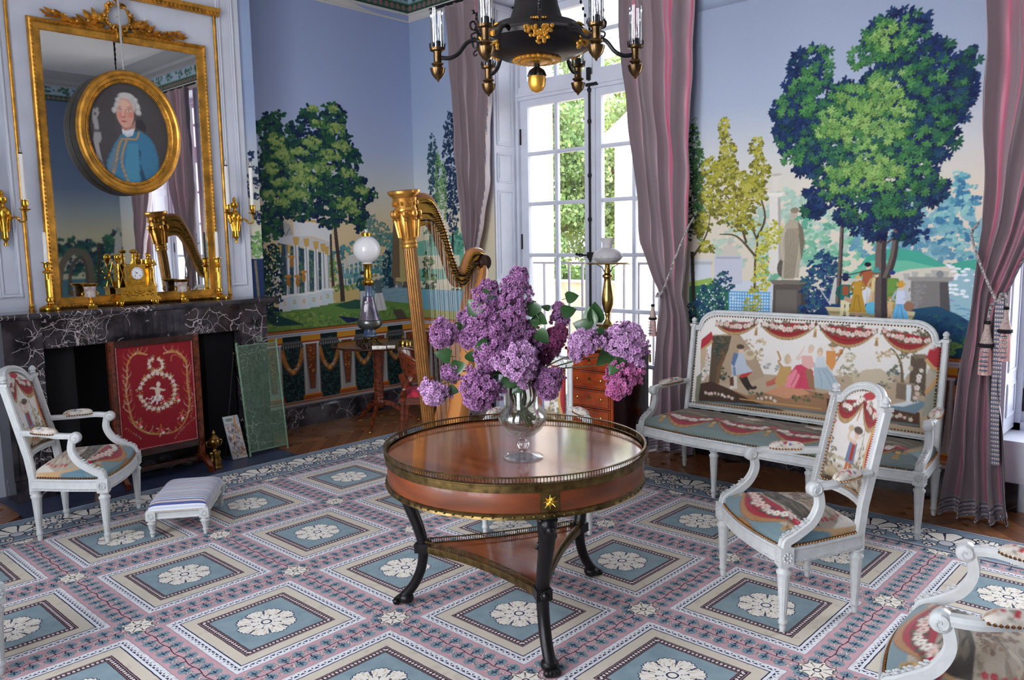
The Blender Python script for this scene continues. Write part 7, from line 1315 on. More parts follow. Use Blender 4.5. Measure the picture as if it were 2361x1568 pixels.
mb = MB(); mb.lathe([(TR - .004, .757), (TR + .003, .757), (TR + .004, .762), (TR - .005, .762), (TR - .004, .757)], 160, caps=False); g_ = mb.build('gallery_rim', M_dbrass, rt)
mb = MB(); gallery(mb, ring, .736, .022, .0125, True); mb.build('gallery_spindles', M_dbrass, g_, kind='stuff')
legs = [-148.7, -33.8, 88.4]; SH = .265
for i, a in enumerate(legs):
    t_ = math.radians(a); c_, s_ = math.cos(t_), math.sin(t_); pr = smooth2([(.475, .60), (.492, .54), (.480, .47), (.438, .36), (.418, .27), (.428, .18), (.462, .10), (.505, .045), (.515, .03)], 5)
    mb = MB(); P = [(r * c_, r * s_, z) for r, z in pr]; n = len(P); sc_ = np.interp(np.linspace(0, 1, n), [0, .12, .35, .6, .85, 1], [1.25, 1.15, .95, .82, .80, 1.0]); mb.sweep(P, [(r_ * .9, q_) for r_, q_ in circ(.030, 12)], up=(-s_, c_, 0), scale=sc_); lg = mb.build('leg', M_black, rt, sharp=60)
    mb = MB()
    for k in range(4): b = (k - 1.5) * .30; mb.ball(((.525 + .022 * math.cos(b)) * c_ - .028 * math.sin(b * 1.3) * s_ * 1.2, (.525 + .022 * math.cos(b)) * s_ + .028 * math.sin(b * 1.3) * c_ * 1.2, .016), .017, 8, 6, sz=.9)
    mb.ball((.505 * c_, .505 * s_, .03), .036, 10, 7, sz=.75); mb.build('paw', M_black, lg)
    mb = MB(); mb.cbox((.418 * c_, .418 * s_, SH + .005), (.062, .062, .042), t_); mb.ball((.45 * c_, .45 * s_, SH + .005), .014, 8, 5); 
    for k in range(8): b = k * PI / 4; mb.ball((.449 * c_ - .013 * math.cos(b) * s_, .449 * s_ + .013 * math.cos(b) * c_, SH + .005 + .013 * math.sin(b)), .005, 6, 4)
    mb.build('leg_collar', M_black, lg)
    mb = MB(); mb.ball((.505 * c_, .505 * s_, .565), .034, 12, 8, sz=1.15); mb.ball((.532 * c_, .532 * s_, .555), .017, 8, 6); mb.lathe([(.03, .585), (.036, .592), (.036, .60), (.03, .604)], 16, (.492 * c_, .492 * s_, 0))
    for k in (-1, 1): mb.ball((.51 * c_ - k * .026 * s_, .51 * s_ + k * .026 * c_, .585), .012, 7, 5)
    for k in range(9): b = k * .7; mb.ball(((.495 - .004 * k) * c_ - .03 * math.sin(b) * s_, (.495 - .004 * k) * s_ + .03 * math.sin(b) * c_, .535 - k * .009), .012, 6, 4)
    mb.build('lion_head', M_black, lg, kind='stuff', label='worn black carved lion head at the top of the leg')
    mb = MB(); q = MB(); w_ = .038; A = [(TR - .008) * math.cos(t_ + d) for d in (-w_ / .54, w_ / .54)]
    n = 8; V = []
    for k in range(n + 1):
        d = (k / n - .5) * 2 * .036 / TR
        for z in (.627, .699): V.append(((TR - .007) * math.cos(t_ + d), (TR - .007) * math.sin(t_ + d), z))
    mb.add(V, [(2 * k, 2 * k + 2, 2 * k + 3, 2 * k + 1) for k in range(n)]); pq = mb.build('corner_plaque', M_dbrass, ap)
    for k in range(16):
        b = k * PI / 8; L = .030 if k % 2 == 0 else .018; tx = lambda u, v, h: ((TR - .006 + h) * c_ - u * s_, (TR - .006 + h) * s_ + u * c_, .663 + v)
        q.add([tx(0, 0, .006), tx(.008 * math.cos(b - .5), .008 * math.sin(b - .5), 0.001), tx(L * math.cos(b), L * math.sin(b), .001), tx(.008 * math.cos(b + .5), .008 * math.sin(b + .5), .001)], [(0, 1, 2), (0, 2, 3)])
    q.ball(tx(0, 0, .003), .0075, 8, 5); q.build('gilt_star', M_gold2, pq, kind='stuff')
pts = []
for i in range(3):
    a0, a1 = math.radians(legs[i]), math.radians(legs[(i + 1) % 3]); a1 += 2 * PI if a1 < a0 else 0; am = (a0 + a1) / 2
    p0 = np.array([.40 * math.cos(a0), .40 * math.sin(a0)]); p1 = np.array([.40 * math.cos(a1), .40 * math.sin(a1)]); e = np.array([-math.sin(a0), math.cos(a0)]) * .022; f = np.array([math.sin(a1), -math.cos(a1)]) * .022; m_ = np.array([math.cos(am), math.sin(am)]) * .155
    for t in np.linspace(0, 1, 15): pts.append((p0 + e) * (1 - t) ** 2 + 2 * (m_ * 1.0 + (0)) * t * (1 - t) + (p1 + f) * t ** 2 if 1 else 0)
pts = [tuple(p) for p in pts]
mb = MB(); mb.prism(pts, SH - .012, SH + .012, 'Z'); sh = mb.build('triangular_shelf', M_top, rt, sharp=30)
mb = MB(); mb.sweep([(x, y, SH) for x, y in pts], [(-.002, -.014), (.004, -.014), (.006, 0), (.004, .016), (-.002, .016)], closed=True); mb.build('shelf_border', M_dbrass, sh)
mb = MB(); gallery(mb, pts, SH + .016, .018, .0098, True); mb.sweep([(x, y, SH + .036) for x, y in pts], RECT(.003, .002), closed=True); mb.build('shelf_gallery', M_dbrass, sh, kind='stuff')
# ---------------------------------------------------------------- glass vase and lilacs
VX, VY, VZ = 4.085, -2.945, TZ + .006
va = thing('glass_vase', 'clear glass footed vase with water standing on the round table', 'vase', (VX, VY, VZ))
M_vg = thin_glass('vase_glass', (.985, .99, .985, 1), .03, .6); M_wat = thin_glass('water', (.96, .97, .94, 1), .02, .5)
inn = [(.004, .098), (.03, .100), (.070, .122), (.094, .155), (.090, .182), (.072, .200), (.066, .215), (.066, .30), (.069, .318)]
mb = MB(); mb.lathe([(.078, .0), (.080, .004), (.060, .010), (.03, .016), (.018, .024), (.016, .032), (.026, .044), (.028, .054), (.022, .066), (.014, .072), (.016, .080), (.045, .090), (.075, .116), (.098, .152), (.094, .184), (.076, .203), (.070, .216), (.070, .30), (.074, .32), (.072, .321)] + inn[::-1], 56); mb.build('glass_body', M_vg, va, sharp=60)
mb = MB(); mb.lathe([(r * .985, z + .0008) for r, z in inn[:6]] + [(.001, .2005)], 48); mb.build('water', M_wat, va, label='clear water up to the shoulder of the vase')
M_flo = vcol_mat('lilac_petal', .6, sheen=.2); M_leaf = mat('lilac_leaf', (50, 84, 40), .3, col2=(30, 58, 30), scale=12, coat=.2); M_stem = mat('lilac_stem', (84, 92, 60), .7, col2=(70, 66, 46), scale=30)
COL = {'l': ((196, 160, 196), (150, 88, 148)), 'm': ((168, 120, 166), (116, 54, 108)), 'd': ((136, 56, 104), (88, 20, 62)), 'p': ((188, 112, 162), (150, 46, 104))}
def floret(c, n, r, col, V, F, K):
    n = n / np.linalg.norm(n); a = np.cross(n, (.3, .2, 1)); a /= np.linalg.norm(a); b = np.cross(n, a); th0 = RN.uniform(0, 6.28); k0 = len(V)
    V.append(c + n * .0015); K.append(col[1])
    for layer in range(2):
        rr = r * (1 - .35 * layer); m = 5
        for k in range(m):
            th = th0 + layer * .6 + k * 2 * PI / m; d = a * math.cos(th) + b * math.sin(th); e = -a * math.sin(th) + b * math.cos(th); h = r * (.25 + .5 * layer); i = len(V)
            V += [c + d * rr * .55 + e * rr * .36 + n * h, c + d * rr + n * h * 1.3, c + d * rr * .55 - e * rr * .36 + n * h]; K += [col[0], jit(col[0], 12), col[0]]; F += [(k0, i, i + 1), (k0, i + 1, i + 2)]
def leaf_mesh(mb, base, d, L, nrm):
    d = np.array(d, float); d /= np.linalg.norm(d); nrm = np.array(nrm, float); e = np.cross(d, nrm); e /= np.linalg.norm(e) + 1e-9; u = np.cross(e, d); V = []; W = [.0, .30, .40, .38, .28, .14, .0]; T = [.12, .14, .3, .48, .68, .86, 1.0]; base = np.array(base, float); V2 = []
    for w_, t in zip(W, T):
        c = base + d * L * t - u * L * .18 * t * t; V2 += [c + e * w_ * L + u * L * w_ * .28, c, c - e * w_ * L + u * L * w_ * .28]
    mb.add(V2, [f for i in range(6) for f in ((3 * i, 3 * i + 3, 3 * i + 4, 3 * i + 1), (3 * i + 1, 3 * i + 4, 3 * i + 5, 3 * i + 2))]); mb.tube([base - d * L * .12, base + d * L * .14], .0014, 4)
VC = np.array([VX, VY, VZ]); rt3 = np.array(_rt); vw = np.array(_f)
def branch(label, b, tip, r, c, nl, leaves=()):
    t = thing('lilac_branch', label, 'flower', tuple(VC), 0, 'lilac branches in the glass vase'); b, tip = np.array(b) - VC, np.array(tip) - VC; ax = tip - b; L = np.linalg.norm(ax); ax /= L; r_ = r
    n = int(nl); V, F, K = [], [], []; sd = np.cross(ax, vw); sd /= np.linalg.norm(sd); sd2 = np.cross(ax, sd)
    for i in range(n):
        u = RN.uniform(-.12, 1.02); ph = RN.uniform(0, 2 * PI); prof = r_ * max(.10, (1 - ((u - .30) / .78) ** 2)) ** .6 * (1.04 - .22 * u) * (1 + .13 * math.sin(ph * 3 + u * 9) + .12 * math.sin(ph * 2 - u * 17 + r * 99)); o = sd * math.cos(ph) + sd2 * math.sin(ph); nrm = o + ax * (.9 * (u - .3)); p = b + ax * L * u + o * prof * (RN.uniform(.80, 1.07) if i % 4 else RN.uniform(.3, .75))
        cc = COL[c]; k = RN.uniform(-12, 12); mixf = RN.uniform(); cl = tuple(a * (1 - .35 * (mixf > .75)) + e * .35 * (mixf > .75) + k for a, e in zip(cc[0], cc[1])); floret(p, nrm + RN.normal(0, .35, 3), RN.uniform(.0085, .0125), (cl, tuple(q + k for q in cc[1])), V, F, K)
    V = np.array(V); me = bpy.data.meshes.new('flower_cluster'); me.from_pydata(V.tolist(), [], F); at = me.color_attributes.new('print', 'FLOAT_COLOR', 'POINT'); K = np.array([srgb(np.clip(k, 0, 255)) for k in K], np.float32); at.data.foreach_set('color', K.reshape(-1)); link('flower_cluster', me, M_flo, t, smooth=False, kind='stuff')
    a0 = RN.uniform(0, 6.28); inn_ = np.array([.05 * math.cos(a0), .05 * math.sin(a0), .125 + RN.uniform(0, .04)]); nk = np.array([-.03 * math.cos(a0) + .02 * np.sign(b[0]), -.03 * math.sin(a0), .235]); mo = b * np.array([.25, .25, 0]); mo[:2] = np.clip(mo[:2], -.045, .045); mo[2] = .335
    mb = MB(); mb.tube([inn_, nk, mo, (mo + b) / 2 + np.array([0, 0, .015]), b, b + ax * L * .5], .0042, 7, r1=.0018, smooth=5); mb.build('stem', M_stem, t)
    for (p, q, LL) in leaves:
        mb = MB(); p = np.array(p) - VC; q = np.array(q) - VC; d = q - p; leaf_mesh(mb, p, d, np.linalg.norm(d), -vw + RN.normal(0, .35, 3) + np.array([0, 0, .3])); mb.build('leaf', M_leaf, t)
S_ = .00181
BR = [('tallest pinkish lilac spike at the top of the bouquet', (4.043,-2.975,1.282), (4.063,-2.921,1.49), 36, 'm', 420, [((4.062,-2.923,1.322), (4.096,-2.869,1.371), 0)]),
('mauve lilac spike left of the tallest one', (3.968,-3.045,1.283), (3.979,-3.007,1.444), 36, 'm', 340, [((3.991,-3.073,1.313), (3.954,-3.11,1.381), 0), ((4.016,-3.034,1.409), (3.987,-3.078,1.384), 0)]),
('purple lilac head in the middle under the tallest spike', (4.057,-2.948,1.115), (4.044,-2.942,1.305), 46, 'm', 420, []),
('lilac head left of the centre, above the vase', (4.061,-3.052,1.128), (4.038,-3.049,1.276), 38, 'm', 330, [((4.051,-3.088,1.216), (4.024,-3.144,1.2), 0)]),
('large pale lilac head at the front just above the vase', (4.128,-3.063,1.102), (4.178,-3,1.2), 42, 'l', 420, [((4.134,-3.033,1.082), (4.101,-3.096,1.053), 0), ((4.165,-3.005,1.073), (4.139,-3.065,1.028), 0)]),
('small lilac head low left of the centre', (4.022,-3.064,1.195), (4.031,-3.085,1.104), 28, 'm', 200, []),
('lilac head at the left, level with the table lamp foot', (3.961,-3.056,1.255), (3.914,-3.107,1.205), 26, 'm', 200, [((3.979,-3.06,1.294), (3.918,-3.12,1.275), 0)]),
('small lilac sprig reaching left under a dark leaf', (3.92,-3.046,1.293), (3.876,-3.084,1.311), 17, 'm', 100, []),
('pale lilac head farthest to the upper left, before the harp strings', (3.872,-3.136,1.269), (3.85,-3.194,1.209), 27, 'm', 220, [((3.899,-3.138,1.267), (3.922,-3.089,1.276), 0), ((3.898,-3.115,1.251), (3.897,-3.149,1.22), 0), ((3.907,-3.149,1.157), (3.868,-3.211,1.173), 0)]),
('short lilac sprig at the lower left between leaves', (3.903,-3.136,1.093), (3.866,-3.172,1.087), 18, 'm', 110, [((3.927,-3.133,1.147), (3.933,-3.165,1.083), 0), ((3.929,-3.099,1.171), (3.957,-3.08,1.131), 0)]),
('large lilac head hanging at the lower left over the table', (4.049,-3.113,1.076), (4.02,-3.17,.979), 42, 'm', 440, [((4.074,-3.092,1.067), (4.114,-3.086,1.037), 0)]),
('lilac head hanging farthest left in front of the harp column', (3.891,-3.224,1.049), (3.881,-3.257,.988), 29, 'l', 230, [((3.917,-3.201,1.04), (3.923,-3.232,.989), 0), ((3.912,-3.193,1.035), (3.955,-3.168,1.025), 0)]),
('thin lilac sprig against the window right of the centre', (4.143,-2.773,1.27), (4.132,-2.77,1.349), 17, 'm', 110, [((4.157,-2.795,1.308), (4.206,-2.746,1.329), 0), ((4.13,-2.817,1.326), (4.101,-2.842,1.344), 0), ((4.165,-2.777,1.368), (4.209,-2.734,1.384), 0), ((4.126,-2.893,1.305), (4.09,-2.915,1.374), 0)]),
('dark magenta lilac head right of the centre', (4.137,-2.849,1.18), (4.18,-2.797,1.252), 24, 'd', 220, [((4.094,-2.895,1.312), (4.156,-2.87,1.279), 0), ((4.124,-2.904,1.254), (4.178,-2.889,1.205), 0), ((4.135,-2.89,1.271), (4.102,-2.918,1.289), 0)]),
('pale lilac head at the right above the chest of drawers', (4.292,-2.788,1.172), (4.254,-2.812,1.24), 35, 'l', 300, [((4.293,-2.746,1.25), (4.229,-2.802,1.277), 0), ((4.29,-2.748,1.259), (4.264,-2.758,1.344), 0), ((4.321,-2.75,1.235), (4.311,-2.793,1.205), 0), ((4.292,-2.745,1.267), (4.292,-2.729,1.361), 0)]),
('largest pale lilac head at the far right of the bouquet', (4.386,-2.702,1.158), (4.419,-2.654,1.263), 50, 'l', 520, [((4.371,-2.753,1.188), (4.358,-2.805,1.116), 0), ((4.343,-2.742,1.245), (4.323,-2.773,1.255), 0)]),
('pink lilac head hanging at the lower right', (4.412,-2.686,1.107), (4.381,-2.748,.996), 33, 'p', 320, [((4.417,-2.716,1.153), (4.386,-2.783,1.088), 0)]),
('lilac head hanging right of the vase neck', (4.199,-2.916,1.093), (4.208,-2.937,.995), 28, 'm', 230, [((4.185,-2.873,1.1), (4.209,-2.884,1.061), 0)]),
('dusky lilac head behind the centre of the bouquet', (4.115,-2.842,1.178), (4.101,-2.881,1.102), 26, 'd', 180, []),
('purple lilac head deep in the middle of the bouquet', (4.084,-2.887,1.163), (4.055,-2.896,1.276), 36, 'm', 260, [])]
for lb, b, tp_, r, c, n, lv in BR: branch(lb, b, tp_, r * S_, c, n * 1.7, lv)

# ---------------------------------------------------------------- harp (its plane runs towards the window)
hp = thing('harp', 'gilded pedal harp with fluted column standing behind the round table', 'harp'); HX = 2.15
M_hw = mat('harp_maple', (196, 132, 74), .28, var=.3, scale=3, stretch=(1, 1, .3), coat=.4); M_hg = mat('harp_gold', (226, 164, 78), .26, .8, var=.2, scale=20); M_groove = mat('harp_groove', (96, 50, 26), .4)
lean_ = Matrix.Translation((HX, -1.735, .10)) @ Matrix.Rotation(math.atan2(.148, 1.50), 4, 'X')
mb = MB(); mb.M = lean_; mb.lathe([(.042, 0), (.044, .3), (.045, .9), (.043, 1.50)], 96, flute=16, fd=.16); cl = mb.build('fluted_column', M_hg, hp, sharp=60)
mb = MB(); mb.M = lean_
for k in range(16): a = (k + .0) * PI / 8; mb.tube([(.0395 * math.cos(a), .0395 * math.sin(a), .02), (.041 * math.cos(a), .041 * math.sin(a), 1.49)], .0042, 6)
mb.build('column_groove', M_groove, cl, kind='stuff')
mb = MB(); mb.M = lean_; mb.lathe([(.05, 1.48), (.055, 1.49), (.05, 1.505), (.056, 1.515), (.05, 1.53), (.056, 1.56), (.066, 1.64), (.070, 1.70), (.066, 1.71), (.075, 1.72), (.073, 1.735), (.07, 1.74), (.078, 1.79), (.08, 1.80), (.09, 1.81), (.104, 1.83), (.106, 1.845), (.09, 1.85)], 32); cp_ = mb.build('capital', M_hg, hp, sharp=25)
mb = MB(); mb.M = lean_
for k in range(8):
    a = k * PI / 4; c_, s_ = math.cos(a), math.sin(a); mb.ball((.082 * c_, .082 * s_, 1.70), .020, 8, 6, sz=1.4); mb.ball((.085 * c_, .085 * s_, 1.665), .012, 7, 5); mb.tube([(.06 * c_, .06 * s_, 1.55), (.07 * c_, .07 * s_, 1.62), (.075 * c_, .075 * s_, 1.66)], .010, 6)
    for j in range(2): b = a + .2 + .4 * j; mb.ball((.077 * math.cos(b), .077 * math.sin(b), 1.765), .011, 7, 4, sz=1.5)
mb.build('carved_rams_and_leaves', M_hg, cp_, kind='stuff')
up = smooth2([(-1.83, 1.885), (-1.76, 1.895), (-1.70, 1.875), (-1.655, 1.81), (-1.622, 1.745), (-1.585, 1.66), (-1.557, 1.572), (-1.52, 1.48), (-1.485, 1.41), (-1.447, 1.386), (-1.41, 1.415), (-1.377, 1.479), (-1.34, 1.522), (-1.291, 1.535), (-1.235, 1.52), (-1.195, 1.47), (-1.19, 1.40)], 4)
lo = smooth2([(-1.83, 1.70), (-1.797, 1.712), (-1.75, 1.72), (-1.71, 1.71), (-1.67, 1.66), (-1.635, 1.60), (-1.60, 1.52), (-1.563, 1.426), (-1.525, 1.345), (-1.48, 1.30), (-1.43, 1.298), (-1.382, 1.335), (-1.345, 1.39), (-1.315, 1.425), (-1.29, 1.42), (-1.27, 1.39), (-1.26, 1.36)], 4)
mb = MB(); n = len(up); V = []
for x in (-.030, .030):
    for k in range(n): V += [(HX + x, up[k][0], up[k][1]), (HX + x, lo[k][0], lo[k][1])]
F = []
for k in range(n - 1): a, b = 2 * k, 2 * n + 2 * k; F += [(a, a + 1, a + 3, a + 2), (b, b + 2, b + 3, b + 1), (a, a + 2, b + 2, b), (a + 1, b + 1, b + 3, a + 3)]
F += [(0, 2 * n, 2 * n + 1, 1), (2 * n - 2, 2 * n - 1, 4 * n - 1, 4 * n - 2)]; mb.add(V, F); nk = mb.build('curved_neck', M_hg, hp, sharp=35)
mb = MB(); mb.tube([(HX, a, b + .004) for a, b in up], .030, 10); mb.build('neck_ridge', M_hw, nk)
pins = MB(); pl_ = MB(); m_ = len(up)
for k in range(3, m_ - 9, 1):
    u = np.array(up[k]); l = np.array(lo[k])
    for f, L in ((.18, .022), (.55, .012), (.8, .010)):
        q = u * (1 - f) + l * f; pins.tube([(HX + .026, q[0], q[1]), (HX + .032 + L, q[0], q[1])], .0042, 6); pins.tube([(HX - .026, q[0], q[1]), (HX - .032 - L, q[0], q[1])], .004, 6)
        if f > .5: pins.cbox((HX + .04, q[0] + .004, q[1]), (.006, .016, .005))
pins.build('tuning_pins', M_dbrass if 0 else M_black, nk, kind='stuff', label='black steel tuning pins and forks')
mb = MB()
for k in range(0, m_ - 1): pass
e1 = [(HX + .033, a * .94 + c * .06, b * .94 + d * .06) for (a, b), (c, d) in zip(up, lo)]; e2 = [(HX + .033, a * .06 + c * .94, b * .06 + d * .94) for (a, b), (c, d) in zip(up, lo)]; mb.tube(e1, .004, 6); mb.tube(e2, .006, 6); mb.build('brass_edge', M_gold2, nk)
sb = MB(); path = [(HX, -1.225, 1.45), (HX, -1.28, 1.25), (HX, -1.42, .75), (HX, -1.60, .13)]; D_ = [(-.07, -.045), (.07, -.045), (.075, -.02), (.062, .02), (.03, .045), (0, .052), (-.03, .045), (-.062, .02), (-.075, -.02)]; sb.sweep(smooth2(path, 6), [(a, b) for a, b in D_], up=(0, 1, .35), scale=np.linspace(.75, 1.9, 19)); bx = sb.build('soundbox', M_hw, hp, sharp=40)
mb = MB(); mb.lathe([(.02, -.06), (.05, -.055), (.06, -.03), (.06, .03), (.05, .055), (.02, .06)], 24, (HX, -1.235, 1.46), axis='X'); mb.build('shoulder', M_mahd, hp, label='dark varnished rounded shoulder')
mb = MB(); b0_, b1_ = np.array([HX, -1.275, 1.36]), np.array([HX, -1.70, .14]); mb.sweep([b0_, b1_], [(-.012, -.004), (.012, -.004), (.012, .004), (-.012, .004)], up=(0, 1, .3)); mb.build('string_rib', M_hw, hp)
strs = {0: MB(), 1: MB()}
for k in range(38):
    f = (k + .5) / 38; i = f * (m_ - 12) + 3; top = np.array(lo[int(i)]) * .75 + np.array(up[int(i)]) * .25; f2 = (1.0 - f) * .93 + .03; q = b0_ * (1 - f2) + b1_ * f2
    strs[1 if k % 7 in (0, 3) else 0].tube([(HX + .038, top[0], top[1]), (HX + .006, q[1], q[2])], .0011, 4)
strs[0].build('string', mat('gut_string', (214, 206, 190), .4), hp, kind='stuff', label='pale harp strings'); strs[1].build('string', mat('red_string', (150, 40, 40), .4), hp, kind='stuff', label='red and dark marker strings')
mb = MB(); mb.box(HX - .15, HX + .15, -1.80, -1.50, .035, .13); mb.lathe([(.17, .03), (.18, .045), (.17, .06)], 4, (HX, -1.65, 0)); ba = mb.build('pedal_base', M_hg, hp)
for dx, dy in ((-.13, -.13), (.13, -.13), (-.13, .13), (.13, .13)): mb = MB(); mb.lathe([(.02, .008), (.026, .02), (.02, .036)], 12, (HX + dx, -1.65 + dy, 0)); mb.build('foot', M_hg, ba)
# ---------------------------------------------------------------- tripod table by the corner, oil lamp, little boxes
tt_ = thing('tripod_table', 'round mahogany tripod table by the corner carrying an oil lamp', 'table', (.53, -.93, 0)); ZT = .73
mb = MB(); mb.lathe([(.01, ZT - .022), (.38, ZT - .018), (.405, ZT - .008), (.405, ZT), (.39, ZT + .002), (.385, ZT - .001), (.005, ZT - .001)], 64); mb.build('table_top', mat('glossy_mahogany', (70, 28, 20), .16, var=.3, scale=4), tt_, sharp=8)
mb = MB(); mb.lathe([(.03, .16), (.045, .18), (.05, .21), (.040, .23), (.045, .25), (.040, .26), (.042, .27), (.038, .66), (.05, .68), (.07, .705)], 32, flute=8, fd=.12, frange=(.28, .65)); mb.build('pillar', M_mah, tt_)
for a in (-52, 175, 66): t_ = math.radians(a); mb = MB(); pr = smooth2([(.03, .20), (.10, .19), (.20, .12), (.30, .04), (.355, .022)], 5); mb.sweep([(r * math.cos(t_), r * math.sin(t_), z) for r, z in pr], [(-.014, -.02), (.014, -.02), (.012, .018), (-.012, .018)], scale=np.linspace(1.2, .65, len(pr))); l_ = mb.build('leg', M_mah, tt_, sharp=40); mb = MB(); mb.ball((.355 * math.cos(t_), .355 * math.sin(t_), .012), .0125, 8, 6); mb.build('brass_castor', M_brass, l_)
ol = thing('oil_lamp', 'oil lamp with white glass globe and blue enamelled base on the tripod table', 'lamp', (.55, -1.02, ZT)); M_enam = mat('blue_enamel', (60, 84, 130), .2, .2, col2=(120, 130, 140), scale=12, coat=.6); M_silv = mat('silvered_body', (150, 140, 150), .22, .6, col2=(70, 66, 84), scale=9); M_opal = mat('opal_glass', (242, 240, 242), .1, coat=.5)
mb = MB()
for k in range(8): a = k * PI / 4; c_, s_ = math.cos(a), math.sin(a); mb.tube([(.045 * c_, .045 * s_, .062), (.06 * c_, .06 * s_, .045), (.075 * c_, .075 * s_, .02), (.10 * c_, .10 * s_, .006)], .006, 6); mb.ball((.10 * c_, .10 * s_, .008), .009, 7, 5); mb.tube([(.05 * c_, .05 * s_, .05), (.06 * math.cos(a + .39), .06 * math.sin(a + .39), .03), (.075 * math.cos(a + .39), .075 * math.sin(a + .39), .012)], .004, 5)
mb.lathe([(.04, .055), (.065, .062), (.065, .07), (.05, .075)], 24); mb.build('pierced_foot', M_dbrass, ol, kind='stuff')
mb = MB(); mb.lathe([(.05, .07), (.058, .08), (.052, .09), (.056, .11), (.048, .12), (.045, .13)], 32); mb.build('enamel_base', M_enam, ol)
mb = MB(); mb.lathe([(.045, .13), (.085, .15), (.108, .175), (.112, .20), (.108, .215), (.095, .222)], 40); mb.build('bowl', mat('grey_bronze', (120, 124, 120), .25, .7, var=.3, scale=9), ol)
mb = MB(); mb.lathe([(.098, .222), (.085, .26), (.07, .31), (.058, .36), (.050, .40), (.046, .42), (.03, .425)], 40); mb.build('bell_body', M_silv, ol)
mb = MB(); mb.ball((.03, -.055, .32), .02, 8, 8, sx=.7, sz=2.2); mb.ball((.035, -.058, .375), .012, 8, 6); mb.build('relief_figure', M_opal, ol, label='small white relief figure on the lamp body')
mb = MB(); mb.lathe([(.03, .42), (.028, .44), (.028, .50), (.034, .515), (.03, .52)], 28); mb.build('blue_neck', M_enam, ol)
mb = MB(); mb.lathe([(.03, .515), (.05, .53), (.055, .545), (.05, .56), (.035, .565), (.03, .575), (.034, .60), (.028, .64), (.030, .68), (.045, .70), (.04, .705)], 28); mb.tube([(.03, 0, .60), (.06, .04, .605)], .004, 6); mb.ball((.062, .043, .605), .010, 8, 5); mb.build('burner', M_gold2, ol)
mb = MB(); mb.lathe([(.04, .70)] + [(.118 * math.cos(a), .825 + .118 * math.sin(a)) for a in np.linspace(-1.2, 1.25, 22)] + [(.03, .945)], 40, caps=False); mb.build('globe', M_opal, ol, label='round milky glass globe')
mb = MB(); mb.lathe([(.034, .935), (.040, .94), (.040, .965), (.034, .97)], 24, caps=False); mb.build('globe_collar', M_gold2, ol); mb = MB(); mb.lathe([(.018, .70), (.018, 1.0)], 20, caps=False); mb.build('chimney', M_tube, ol)
M_sil = mat('silver', (196, 190, 180), .2, .9, var=.2, scale=30)
for i, (x, y, dx, dy, rz, lb) in enumerate(((.80, -1.12, .07, .045, .7, 'small silver box in front of the oil lamp, left one of the pair'), (.88, -1.04, .085, .05, .75, 'larger silver box in front of the oil lamp'), (.86, -1.10, .06, .03, .6, 'thin silver case lying nearest the table edge'))):
    t = thing('silver_box', lb, 'box', (x - .03, y, ZT + .001), rz); mb = MB(); mb.box(-dx / 2, dx / 2, -dy / 2, dy / 2, 0, .014); mb.build('body', M_sil, t, smooth=False); mb = MB(); mb.box(-dx / 2 - .002, dx / 2 + .002, -dy / 2 - .002, dy / 2 + .002, .014, .022); mb.build('lid', M_sil, t, smooth=False)
for i, (x, y, r, h, lb) in enumerate(((.735, -.80, .042, .022, 'largest round gilt box right of the oil lamp'), (.825, -.83, .032, .02, 'middle round gilt box right of the oil lamp'), (.80, -.68, .03, .02, 'round gilt box farthest back on the tripod table'), (.86, -.70, .028, .018, 'round gilt box nearest the harp column'))):
    t = thing('round_box', lb, 'box', (x, y, ZT + .001)); mb = MB(); mb.lathe([(r, 0), (r * .95, .006), (r * .95, h)], 28); mb.build('body', M_brass, t); mb = MB(); mb.lathe([(r * 1.03, h), (r * 1.03, h + .006), (r * .9, h + .01), (.002, h + .011)], 28); mb.build('lid', M_gold2, t)
# curved-back chair with a red seat, between tripod table and harp
gc = thing('gondola_chair', 'mahogany chair with curved back and red seat, half hidden by the harp', 'chair', (1.43, -1.14, 0), math.radians(43))
M_red = mat('red_needlepoint', (196, 40, 66), .8, col2=(60, 20, 30), scale=26, bump=.2)
th_ = np.linspace(-1.9, 1.9, 25); mb = MB(); P = np.zeros((25, 7, 3))
for i, a in enumerate(th_):
    for j, v in enumerate(np.linspace(0, 1, 7)):
        top = .78 - .05 * abs(a / 1.9) ** 2 * 1.6; bot = .56 + .10 * (1 - abs(a / 1.9)); z = bot + (top - bot) * v; P[i, j] = (-.205 * math.cos(a * .75) - .02 * v, .215 * math.sin(a * .75), z)
mb.grid(P); Q = P.copy(); Q[..., 0] += .016; mb.grid(Q[:, ::-1]); mb.tube(P[:, -1] + np.array([.008, 0, 0]), .012, 8); mb.build('curved_back', M_mah, gc, sharp=60)
for s in (-1, 1): mb = MB(); mb.sweep(smooth2([(-.19, s * .13, .60), (-.16, s * .165, .50), (-.17, s * .185, .44), (-.19, s * .19, .38)], 5), RECT(.012, .022)); mb.build('back_support', M_mah, gc, sharp=40); 
mb = MB(); P2 = [(-.2, -.18), (.16, -.21), (.22, -.19), (.22, .19), (.16, .21), (-.2, .18)]; mb.prism(P2, .37, .425, 'Z'); mb.build('seat_frame', M_mah, gc, sharp=30)
n = 18; U, V = np.meshgrid(np.linspace(-1, 1, n), np.linspace(-1, 1, n), indexing='ij'); mb = MB(); mb.grid(np.stack([U * .205 + .01, V * (.185 + .01 * U), .425 + .045 * ((1 - U ** 4) * (1 - V ** 4)) ** .5], -1)); mb.build('seat_cushion', M_red, gc)
for x, y in ((.19, -.17), (.19, .17), (-.18, -.15), (-.18, .15)): mb = MB(); mb.tube([(x, y, .38), (x * 1.08, y * 1.05, .2), (x * 1.2, y * 1.1, 0.006)], .020, 8, r1=.012); mb.build('leg', M_mah, gc)
